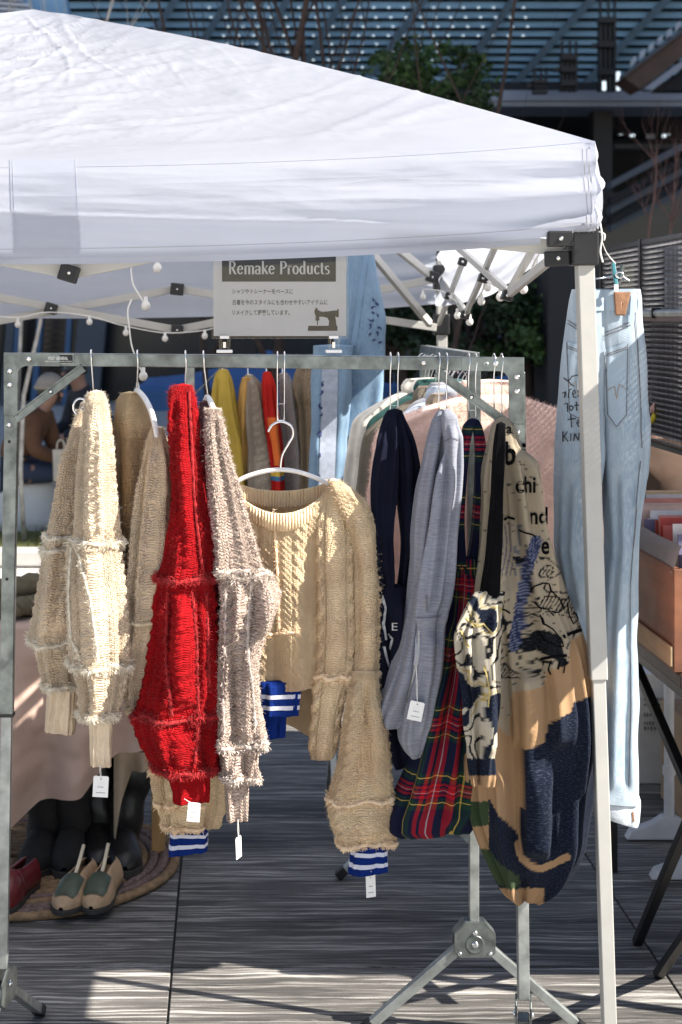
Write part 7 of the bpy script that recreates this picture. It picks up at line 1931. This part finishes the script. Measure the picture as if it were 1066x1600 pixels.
# diagonal ribs showing behind the louvres and rows of small bright gaps between them
mb = MB()
for k, py in enumerate(rows[:-1]):
    if py < -10: continue
    x = 330.0
    while x < 830:
        vis = (x < 700 - (150 - py) * 0.0 or py < 60)
        if vis and not (py > 110 and x > 560):
            q = P(x + 4 * math.sin(k * 2.2), py - 1.0, soff(py) - 0.16); mb.box(q, (0.062, 0.03, 0.03))
        x += 23.4
mb.build('glowing_gaps', MT['glow'], bld, kind='stuff')  # emission put in for sky seen through gaps in the louvres
for x0, x1 in ((300, 180), (380, 270), (470, 370), (560, 450), (690, 560), (830, 700), (960, 790), (1080, 900), (1180, 1000)):
    p0 = P(x1, 146, soff(146) - 0.15); p1 = P(x0, -40, soff(-40) - 0.15); mb = MB(); mb.bar(p0, p1, 0.2, 0.08, Vector((0, 1, 0.3))); mb.build('roof_rib', MT['rib_blue'], bld)
# fascia and what lies below it
def wall(x0, y0, x1, y1, d, name, mat, th=0.3, par=None):
    a = P(x0, y0, d); c = P(x1, y1, d); mb = MB(); mb.box(((a.x + c.x) / 2, d + th / 2, (a.z + c.z) / 2), (abs(c.x - a.x), th, abs(a.z - c.z))); return mb.build(name, MT[mat], par or bld)
wall(735, 141, 1300, 157, 40.0, 'fascia', 'fascia', 2.0); wall(735, 158.5, 1300, 166, 40.1, 'fascia', 'fascia', 2.0)
wall(-600, 120, 735, 170, 44.5, 'fascia', 'louver', 1.5)
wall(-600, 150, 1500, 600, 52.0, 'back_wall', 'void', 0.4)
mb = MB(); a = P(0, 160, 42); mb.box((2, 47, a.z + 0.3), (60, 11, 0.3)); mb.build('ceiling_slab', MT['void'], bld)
wall(928, 166, 957, 600, 41.0, 'column', 'steel_black', 0.6)
for (x, w, ytop, yth) in ((950, 27, 26, -40), (890, 26, 84, 64), (845, 22, 124, 105)):
    col = thing('lattice_column', P(x, 150, 39.0), {950: 'tallest black lattice column above the grey fascia', 890: 'middle black lattice column above the grey fascia', 845: 'shortest black lattice column above the grey fascia'}[x], 'column', 'black lattice columns on the fascia')
    for xo in (-0.40, -0.13, 0.13, 0.40):
        wall(x + xo * w - 2.2, ytop if abs(xo) < 0.3 else ytop, x + xo * w + 2.2, 142, 38.9, 'post', 'steel_black', 0.25, col)
    for xo in (-0.42, 0.42, 0.05):
        wall(x + xo * w - 1.3, yth, x + xo * w + 1.3, ytop, 38.95, 'rod', 'steel_black', 0.1, col)
    for yy in (ytop, lerp(ytop, 142, 0.33), lerp(ytop, 142, 0.7)):
        wall(x - w / 2, yy, x + w / 2, yy + 9, 38.7, 'tie_plate', 'steel_black', 0.25, col)
    wall(x - w / 2 - 10, lerp(ytop, 142, 0.36), x - w / 2, lerp(ytop, 142, 0.36) + 6, 38.8, 'floodlight', 'steel_black', 0.2, col)
for x0, y0, y1 in ((964, 112, 141), (942, 127, 141)):
    wall(x0, y0, x0 + 5, y1, 38.6, 'light_strip', 'glow', 0.05)
# stair and escalator trusses at the right
def slab(pts, d, name, mat, th=1.0, par=None):
    mb = MB(); o = P(pts[0][0], pts[0][1], d); poly = []
    for x, y in pts:
        q = P(x, y, d) - o; poly.append((q.x, q.z))
    mb.prism(poly, o + Vector((0, th / 2, 0)), (1, 0, 0), (0, 0, 1), th); return mb.build(name, MT[mat], par or bld)
st = thing('escalator', P(1040, 150, 37), 'dark escalator truss slanting at the upper right', 'escalator')
slab([(975, 121), (1100, 26), (1100, 62), (1002, 140)], 37.0, 'truss_side', 'shutter', 1.0, st); slab([(1006, 139), (1100, 70), (1100, 82), (1020, 140)], 36.8, 'lower_rail', 'fascia', 0.4, st); slab([(1024, 141), (1100, 86), (1100, 141)], 37.2, 'soffit', 'void', 0.5, st)
slab([(974, 121), (1100, 25), (1100, 19), (974, 116)], 36.8, 'hand_rail', 'grey_panel', 0.4, st)
MT['pane'] = M('bright_glass_panels', (0.5, 0.56, 0.63), 0.3, 0, 0.3, 2)
for k in range(7):
    x = 986 + k * 14; y = 104 - k * 11; slab([(x, y), (x + 8, y - 7), (x + 8, y - 17), (x + 1, y - 12)], 37.6, 'balustrade_pane', 'pane', 0.1, st)
st2 = thing('staircase', P(1010, 400, 34), 'dark staircase with slanted grey rails at the right', 'staircase')
for k, (ya, yb, m_) in enumerate(((276, 214, 'grey_panel'), (300, 236, 'void'), (316, 252, 'grey_panel'), (330, 268, 'void'), (344, 284, 'grey_panel'))):
    slab([(955, ya + 8), (1100, yb - 8), (1100, yb + 3), (955, ya + 18)], 34.0 + 0.2 * k, 'stair_rail', m_, 0.4, st2)
for (x, y, w, h) in ((968, 204, 5, 6), (986, 200, 6, 13), (1010, 196, 14, 20), (1036, 200, 5, 14), (1044, 198, 4, 12), (1062, 182, 6, 24)):
    wall(x, y, x + w, y + h, 50.5, 'lit_window', 'pane' if w > 8 else 'glow', 0.1)
wall(962, 225, 1100, 232, 45.0, 'parapet', 'grey_panel', 0.3)
# left foot of the building: slanted mullions, brown shutters, panels
for (xt, xb, w, mt) in ((-14, -40, 16, 'blue_post'), (22, -6, 12, 'grey_panel'), (32, 10, 8, 'blue_post'), (67, 42, 9, 'blue_post'), (112, 92, 8, 'blue_post'), (150, 118, 44, 'grey_panel')):
    slab([(xt - w / 2, 440), (xt + w / 2, 440), (xb + w / 2, 760), (xb - w / 2, 760)], 30.0, 'slanted_mullion', mt, 0.35)
for k in range(19):
    y = 496 + k * 10; x0 = lerp(66, 48, k / 19) + 3; x1 = lerp(110, 96, k / 19) - 3
    slab([(x0, y), (x1, y), (x1, y + 2.2), (x0, y + 2.2)], 30.4, 'shutter_slat', 'shutter', 0.15)
slab([(-200, 420), (400, 420), (400, 770), (-200, 770)], 31.5, 'glazing', 'glass_dark', 0.2)
slab([(400, 300), (1300, 300), (1300, 640), (400, 640)], 36.0, 'glazing', 'glass_dark', 0.2)
for x in (612, 700, 716, 780, 845, 905):
    wall(x, 300, x + 5, 640, 35.7, 'mullion', 'grey_panel', 0.2)
# pale louvred wing at the top left corner, in the light
wing = thing('louvred_wing', P(40, 60, 34), 'pale blue louvred wing catching light at the top left corner', 'building')
MT['wing_blue'] = M('light_blue_wall', (0.22, 0.42, 0.62), 0.5, 0, 0.15, 0.8)
slab([(-260, -200), (60, -200), (112, 44), (112, 200), (-260, 200)], 34.0, 'wall', 'wing_blue', 1.0, wing)
for k in range(9):
    y = 34 - k * 9; x = 86 - k * 12
    slab([(x - 330, y - 26), (x - 4, y - 1), (x - 4, y + 3.5), (x - 330, y - 20)], 33.4, 'fin', 'pale_fin', 0.5, wing)

# ------------------------------------------------------------------ trees
MT['bark'] = M('grey_brown_bark', (0.045, 0.028, 0.023), 0.9, 0, 0.35, 14, 0.5, 60, 0.004); MT['birch'] = M('pale_birch_bark', (0.40, 0.38, 0.35), 0.85, 0, 0.5, 9, 0.3, 40)
def bare_tree(base, h, seed, label, mat='bark', r0=0.045, spread=0.5, levels=3, fork=0.12, name='bare_tree', n0=9, group='bare trees behind the stall'):
    rnd = random.Random(seed)
    root = thing(name, base, label, 'tree', group)
    tr = MB(); cr = MB()
    def limb(p, d, L, r, lev, mb):
        n = 8; pts = [p]; dd = d.copy()
        for i in range(n):
            dd = (dd + Vector((rnd.gauss(0, .10), rnd.gauss(0, .10), rnd.gauss(0.03, .05)))).normalized(); pts.append(pts[-1] + dd * (L / n))
        mb.tube(pts, [r * (1 - 0.75 * i / n) for i in range(n + 1)], 7 if lev == 0 else 5)
        if lev < levels:
            m = n0 if lev == 0 else rnd.randint(3, 5)
            for k in range(m):
                t = rnd.uniform(fork if lev == 0 else 0.2, 0.97); i = min(n - 1, int(t * n)); q = pts[i].lerp(pts[i + 1], t * n - i)
                a = rnd.uniform(0, 6.28); side = Vector((math.cos(a), math.sin(a) * 0.7, 0.0))
                nd_ = (d * 0.9 + side * spread * rnd.uniform(0.7, 1.4) + Vector((0, 0, 0.25))).normalized()
                limb(q, nd_, L * rnd.uniform(0.38, 0.62), r * (1 - 0.75 * t) * 0.62, lev + 1, cr)
    limb(Vector(base), Vector((rnd.gauss(0, .05), 0, 1)).normalized(), h, r0, 0, tr)
    tr.build('trunk', MT[mat], root, smooth=True)
    c = cr.build('crown', MT[mat], root, smooth=True); return root
def gpt(px, d): q = P(px, 500, d); return (q.x, q.y, 0.02)
bare_tree(gpt(412, 13.0), 5.6, 2, 'bare tree with the thickest upright trunk above the canopy slope', r0=0.05, spread=0.5, levels=2, n0=7)
bare_tree(gpt(496, 13.6), 5.4, 14, 'slender bare tree beside the evergreen, left of it', r0=0.034, spread=0.5, levels=2, n0=6)
bare_tree(gpt(575, 12.6), 5.2, 5, 'bare tree standing in front of the evergreen', r0=0.036, spread=0.6, levels=2, n0=6)
bare_tree(gpt(330, 13.2), 5.0, 23, 'bare tree with slanting branches nearest the canopy peak', r0=0.032, spread=0.8, levels=2, n0=7)
bare_tree(gpt(690, 12.4), 4.8, 31, 'bare tree with long branches right of the evergreen', r0=0.03, spread=0.9, levels=2, n0=7)
bare_tree(gpt(38, 11.2), 4.2, 12, 'pale birch standing by the white bench', 'birch', 0.018, 0.45, 2, 0.35, n0=6)
bare_tree(gpt(8, 11.9), 4.2, 18, 'pale birch at the left edge behind the rack upright', 'birch', 0.018, 0.45, 2, 0.4, n0=5)
MT['twig'] = M('reddish_twigs', (0.16, 0.09, 0.075), 0.9, 0, 0.3, 20)
for x, s_, lb in ((1010, 3, 'left reddish bare shrub above the mesh panel'), (1048, 9, 'right reddish bare shrub above the mesh panel')):
    q = P(x, 395, 13.0); bare_tree((q.x, q.y, q.z), 0.85, s_, lb, 'twig', 0.014, 0.6, 3, 0.05, 'bare_shrub', 7, 'bare shrubs above the mesh panel')
mb = MB(); q = P(1020, 400, 13.0); mb.box((q.x + 1.2, 13.4, q.z / 2 - 0.06), (4.2, 1.2, q.z)); o = mb.build('planter', MT['void'], bevel=0.02); props(o, 'dark raised planter carrying the bare shrubs', 'planter')
MT['leaf'] = M('evergreen_leaf', (0.05, 0.10, 0.028), 0.5, 0, 0.55, 2.5, trans=0.25); MT['leaf_dark'] = M('dark_evergreen_leaf', (0.02, 0.04, 0.016), 0.55, 0, 0.55, 3, trans=0.15)
def evergreen(c, rx, rz, n, seed, label, mat='leaf', ry=None, clumps=22, leaf=(0.05, 0.09), name='evergreen_tree', cat='tree', group='evergreens behind the stall'):
    rnd = random.Random(seed); c = Vector(c); ry = ry or rx
    root = thing(name, (c.x, c.y, 0.0), label, cat, group)
    mb = MB(); mb.tube([(c.x, c.y, 0.0), (c.x + 0.05, c.y, c.z * 0.5), (c.x, c.y, c.z)], [0.07, 0.055, 0.02], 8); cl = []
    for k in range(clumps):
        while True:
            v = Vector((rnd.uniform(-1, 1), rnd.uniform(-1, 1), rnd.uniform(-1, 1)))
            if v.length < 1: break
        p = c + Vector((v.x * rx, v.y * ry, v.z * rz)); cl.append((p, rnd.uniform(0.07, 0.19) * min(rx, 1.0)))
        if k < 10: mb.tube([Vector((c.x, c.y, c.z - rz * 0.6)), p], [0.02, 0.006], 5)
    mb.build('trunk', MT['bark'], root, smooth=True)
    lf = MB()
    for k in range(n):
        p, r = rnd.choice(cl); o = Vector((rnd.gauss(0, 1), rnd.gauss(0, 1), rnd.gauss(0, .8))) * r * 0.6; q = p + o
        d = Vector((rnd.gauss(0, 1), rnd.gauss(0, 1), rnd.gauss(-0.3, .6))).normalized(); s = d.cross(Vector((rnd.gauss(0, 1), rnd.gauss(0, 1), rnd.gauss(0, 1)))).normalized()
        L = rnd.uniform(*leaf); w = L * 0.28
        lf.add([q, q + d * L * 0.5 + s * w, q + d * L, q + d * L * 0.5 - s * w], [(0, 1, 2, 3)])
    lf.build('crown', MT[mat], root, kind='stuff'); return root
evergreen(P(668, 128, 15.0), 0.66, 0.40, 4600, 1, 'green evergreen tree rising behind the canopy slope', clumps=60)
evergreen(P(600, 170, 15.5), 0.35, 0.3, 1800, 6, 'small evergreen clump left of the taller evergreen', clumps=12)
for k, (x, y, r, lb) in enumerate(((625, 512, 0.55, 'dark evergreen shrub left of the far tent leg'), (730, 500, 0.62, 'dark evergreen shrub right of the far tent leg'), (820, 505, 0.6, 'dark evergreen shrub left of the pale jeans'), (900, 520, 0.5, 'dark evergreen shrub behind the pale jeans'))):
    evergreen(P(x, y, 13.4), r, 0.38, 3600, 40 + k, lb, 'leaf_dark' if k != 2 else 'leaf', name='evergreen_shrub', cat='shrub', clumps=26, group='dark shrubs behind the tent')

# ------------------------------------------------------------------ blue tents, bench, people far behind
MT['blue_tent'] = M('blue_tent_cloth', (0.06, 0.17, 0.42), 0.6, 0, 0.1, 2, 0.2, 12, trans=0.25)
def small_tent(cx, cy, w, z0, z1, label, mat='blue_tent', val=0.22):
    root = thing('pavilion_tent', (cx, cy, 0), label, 'tent', 'blue tents in the background')
    for k in range(4):
        a = [(-1, -1), (1, -1), (1, 1), (-1, 1)][k]; c = [(-1, -1), (1, -1), (1, 1), (-1, 1)][(k + 1) % 4]
        mb = MB()
        def fn(u, v):
            e = Vector((cx + lerp(a[0], c[0], u) * w, cy + lerp(a[1], c[1], u) * w, z0))
            if v < 0.25: return e + Vector((0, 0, -val * (1 - v / 0.25)))
            t = (v - 0.25) / 0.75; p = e.lerp(Vector((cx, cy, z1)), t); p.z -= 0.06 * math.sin(math.pi * t); return p
        mb.grid(fn, 14, 16); mb.build('canopy_panel', MT[mat], root, smooth=True)
        mb = MB(); mb.bar((cx + a[0] * w, cy + a[1] * w, 0), (cx + a[0] * w, cy + a[1] * w, z0), 0.035, 0.035, Vector((0, 1, 0))); mb.build('leg', MT['tent_pole'], root)
q = P(905, 560, 17.0); small_tent(q.x + 0.4, 17.0, 1.1, 0.95, 1.45, 'blue tent seen between the rack and the pale jeans')
q = P(420, 575, 16.0); small_tent(q.x, 16.0, 1.25, 0.98, 1.30, 'blue tent seen above the bright knits of the rear rack')
MT['bench_white'] = M('white_moulded_bench', (0.62, 0.63, 0.66), 0.45, 0, 0.06, 3)
bn = MB()
def bench(u, v):
    a = 2 * math.pi * u; x = math.copysign(abs(math.cos(a)) ** 0.35, math.cos(a)) * 0.95; y = math.copysign(abs(math.sin(a)) ** 0.5, math.sin(a)) * 0.28
    k = 1 - 0.10 * (1 - smooth01(v * 5)) - 0.13 * smooth01((v - 0.85) * 7)
    return (-2.05 + x * k, 11.9 + y * k, 0.05 + 0.40 * v - 0.008 * smooth01((v - 0.85) * 7))
bn.grid(bench, 60, 16, wrap=True); top = [15 * 0 + i for i in range(60)]
bn.f.append(tuple(16 * 60 + i for i in range(60))); o = bn.build('bench', MT['bench_white'], smooth=True, angle=50, base=(-2.05, 11.9, 0.05)); props(o, 'white moulded bench on the lawn at the left', 'bench')

MT['skin'] = M('skin', (0.30, 0.165, 0.115), 0.55, 0, 0.1, 12); MT['coat_brown'] = M('brown_coat', (0.11, 0.05, 0.024), 0.9, 0, 0.2, 8); MT['cap_beige'] = M('beige_cap', (0.28, 0.245, 0.20), 0.85, 0, 0.12, 12); MT['navy_coat'] = M('dark_navy_coat', (0.014, 0.016, 0.024), 0.85, 0, 0.3, 8); MT['hair'] = M('black_hair', (0.012, 0.010, 0.010), 0.5, 0, 0.3, 40); MT['denim_dark'] = M('dark_jeans', (0.025, 0.035, 0.07), 0.85, 0, 0.2, 10); MT['coat_dark'] = M('dark_brown_coat', (0.05, 0.026, 0.014), 0.9, 0, 0.2, 8); MT['orange_coat'] = M('orange_brown_coat', (0.35, 0.09, 0.03), 0.85, 0, 0.2, 8)
def skinned(name, verts, edges, radii, mat, parent, sub=2):
    me = bpy.data.meshes.new(name); org = ORG[parent.name]
    me.from_pydata([(Vector(v) - org)[:] for v in verts], edges, []); me.materials.append(mat)
    o = bpy.data.objects.new(name, me); COL.objects.link(o); o.parent = parent; ORG[o.name] = org
    m = o.modifiers.new('skin', 'SKIN'); m.use_smooth_shade = True
    for i, r in enumerate(radii):
        sv = me.skin_vertices[0].data[i]; sv.radius = (r, r) if not isinstance(r, tuple) else r
    me.skin_vertices[0].data[0].use_root = True
    s = o.modifiers.new('sub', 'SUBSURF'); s.levels = sub; s.render_levels = sub
    return o
def seated(base, face, coat, trousers, label, name='person', headgear=None, hunch=0.12, scale=1.0, glasses=False):
    """seated figure; base = seat point; face = unit vector it looks along"""
    b = Vector(base); f = Vector(face).normalized(); s = Vector((-f.y, f.x, 0)); up = Vector((0, 0, 1)); k = scale
    root = thing(name, b, label, 'person', 'people resting on the lawn')
    J = lambda fw, sd, z: b + f * (fw * k) + s * (sd * k) + up * (z * k)
    hip = J(0, 0, 0.08); w1 = J(0.03, 0, 0.27); ch = J(0.08 + hunch * .6, 0, 0.44); nk = J(0.13 + hunch, 0, 0.56); hd0 = J(0.16 + hunch * 1.15, 0, 0.63); hd1 = J(0.18 + hunch * 1.2, 0, 0.73)
    V = [hip, w1, ch, nk, hd0, hd1]; E = [(0, 1), (1, 2), (2, 3), (3, 4), (4, 5)]; Rr = [0.14, 0.13, 0.135, 0.05, 0.075, 0.085]
    for sg in (-1, 1):
        i = len(V); V += [J(0.09 + hunch, 0.17 * sg, 0.46), J(0.14 + hunch, 0.22 * sg, 0.24), J(0.36 + hunch, 0.15 * sg, 0.17), J(0.43 + hunch, 0.13 * sg, 0.17)]; E += [(2, i), (i, i + 1), (i + 1, i + 2), (i + 2, i + 3)]; Rr += [0.065, 0.05, 0.036, 0.032]
        i = len(V); V += [J(0.06, 0.10 * sg, 0.05), J(0.44, 0.11 * sg, 0.06), J(0.46, 0.11 * sg, -0.34), J(0.58, 0.11 * sg, -0.39)]; E += [(0, i), (i, i + 1), (i + 1, i + 2), (i + 2, i + 3)]; Rr += [0.09, 0.065, 0.045, 0.035]
    Rr = [r * k for r in Rr]
    skinned('body', V, E, Rr, MT['skin'], root)
    # coat over trunk and arms, trousers over the legs
    V2 = V[0:4]; E2 = [(0, 1), (1, 2), (2, 3)]; R2 = [0.175, 0.16, 0.16, 0.07]
    for sg in (0, 1):
        st_ = 6 + 8 * sg; i = len(V2); V2 = V2 + V[st_:st_ + 3]; E2 += [(2, i), (i, i + 1), (i + 1, i + 2)]; R2 += [0.085, 0.068, 0.052]
    skinned('coat', V2, E2, [r * k for r in R2], MT[coat], root)
    V3 = [V[0]]; E3 = []; R3 = [0.15]
    for sg in (0, 1):
        st_ = 10 + 8 * sg; i = len(V3); V3 = V3 + V[st_:st_ + 3]; E3 += [(0, i), (i, i + 1), (i + 1, i + 2)]; R3 += [0.105, 0.08, 0.06]
    skinned('trousers', V3, E3, [r * k for r in R3], MT[trousers], root)
    hc = hd0.lerp(hd1, 0.6)
    hm = MB()
    def hairf(u, v):
        a = 2 * math.pi * u; e = lerp(-0.25, math.pi / 2, v); d = f * (math.cos(a) * math.cos(e)) + s * (math.sin(a) * math.cos(e)) + up * math.sin(e)
        r = 0.105 * k if not (math.cos(a) > 0.5 and e < 0.5) else 0.08 * k
        return hc + Vector((d.x, d.y, d.z * 1.15)) * r + up * 0.012
    hm.grid(hairf, 28, 14, wrap=True); hm.build('hair', MT['hair'], root, smooth=True)
    for sg in (-1, 1):
        mb = MB(); mb.lathe(hc + f * 0.082 * k + s * (0.032 * sg * k), [(0.008, 0), (0.007, 0.004)], f, 10); mb.build('eye', MT['hair'], root)
        mb = MB(); mb.tube([hc + s * (0.085 * sg * k) + up * 0.02, hc + s * (0.095 * sg * k), hc + s * (0.085 * sg * k) - up * 0.025], [0.008, 0.014, 0.006], 8); mb.build('ear', MT['skin'], root, smooth=True)
    mb = MB(); mb.tube([hc + f * 0.08 * k + up * 0.005, hc + f * 0.105 * k - up * 0.025, hc + f * 0.085 * k - up * 0.035], [0.008, 0.014, 0.008], 8); mb.build('nose', MT['skin'], root, smooth=True)
    mb = MB(); mb.tube([hc + f * 0.084 * k - up * 0.055 + s * 0.02, hc + f * 0.09 * k - up * 0.055, hc + f * 0.084 * k - up * 0.055 - s * 0.02], 0.006, 6); mb.build('mouth', MT['coat_brown'], root, smooth=True)
    if glasses:
        for sg in (-1, 1):
            cc = hc + f * 0.092 * k + s * (0.034 * sg * k); mb = MB(); mb.tube([cc + s * (0.024 * math.cos(a)) + up * (0.018 * math.sin(a)) for a in [i * 0.63 for i in range(11)]], 0.003, 6); mb.build('spectacle_rim', MT['black_plastic'], root)
    if headgear:
        mb = MB()
        def capf(u, v):
            a = 2 * math.pi * u; e = lerp(0.05, math.pi / 2, v); d = f * (math.cos(a) * math.cos(e)) + s * (math.sin(a) * math.cos(e)) + up * math.sin(e)
            return hc + Vector((d.x, d.y, d.z * 1.1)) * 0.122 * k + up * 0.02
        mb.grid(capf, 28, 12, wrap=True); cp = mb.build('cap', MT[headgear], root, smooth=True)
        mb = MB(); mb.lathe(hc + up * 0.022, [(0.124 * k, 0), (0.130 * k, 0.012), (0.124 * k, 0.03)], up, 24); mb.build('cap_band', MT[headgear], cp, smooth=True)
    return root
seated((-1.55, 11.75, 0.44), (0.95, -0.25, 0), 'coat_brown', 'denim_dark', 'person in a brown coat and beige cap sitting on the white bench', headgear='cap_beige', scale=0.92, hunch=0.10)
seated((-1.02, 12.9, 0.50), (-0.85, -0.5, 0), 'navy_coat', 'denim_dark', 'person in dark clothes and glasses sitting behind the leftmost sweater', scale=1.0, glasses=True, hunch=0.05)
seated(P(868, 668, 14.5), (-0.8, -0.4, 0), 'orange_coat', 'denim_dark', 'person with black hair and rust-coloured coat left of the pale jeans', scale=0.85, hunch=0.05)
q = P(1062, 800, 8.2); seated((q.x, 8.2, 0.42), (-0.3, 0.95, 0), 'coat_dark', 'denim_dark', 'person in a brown coat sitting behind the record crate', scale=1.0, hunch=0.1)
tote = thing('tote_bag', P(96, 748, 11.4), 'pale canvas tote bag beside the person in the brown coat', 'bag')
mb = MB(); a = P(83, 702, 11.4); c = P(106, 752, 11.35); 
mb.add([(a.x, 11.36, a.z), (c.x, 11.36, a.z), (c.x - 0.01, 11.33, c.z), (a.x + 0.01, 11.33, c.z), (a.x, 11.40, a.z), (c.x, 11.40, a.z), (c.x - 0.01, 11.44, c.z), (a.x + 0.01, 11.44, c.z)], [(0, 1, 2, 3), (7, 6, 5, 4), (0, 3, 7, 4), (1, 5, 6, 2), (2, 6, 7, 3)]); MT['canvas'] = M('pale_canvas', (0.48, 0.43, 0.36), 0.9, 0, 0.12, 10, 0.3, 80)
mb.build('bag_body', MT['canvas'], tote, bevel=0.008)
for y in (11.355, 11.405):
    mb = MB(); mb.tube(crom([P(89, 703, y), P(90, 692, y), P(95, 687, y), P(100, 692, y), P(101, 703, y)], 4), 0.006, 6); mb.build('handle', MT['canvas'], tote, smooth=True)

# unseen tower, added at the right to shade the lawn and the building front
tw = thing('shade_tower', (52, 20, 0), 'unseen tall grey tower added far to the right for its shade', 'building')
mb = MB(); mb.box((53, 19.0, 48), (14, 50, 96)); mb.build('wall', MT['grey_panel'], tw)
for k in range(24):
    mb = MB(); mb.box((45.9, 19.0, 4 + k * 3.8), (0.3, 49, 1.9)); mb.build('tower_band', MT['glass_dark'], tw)
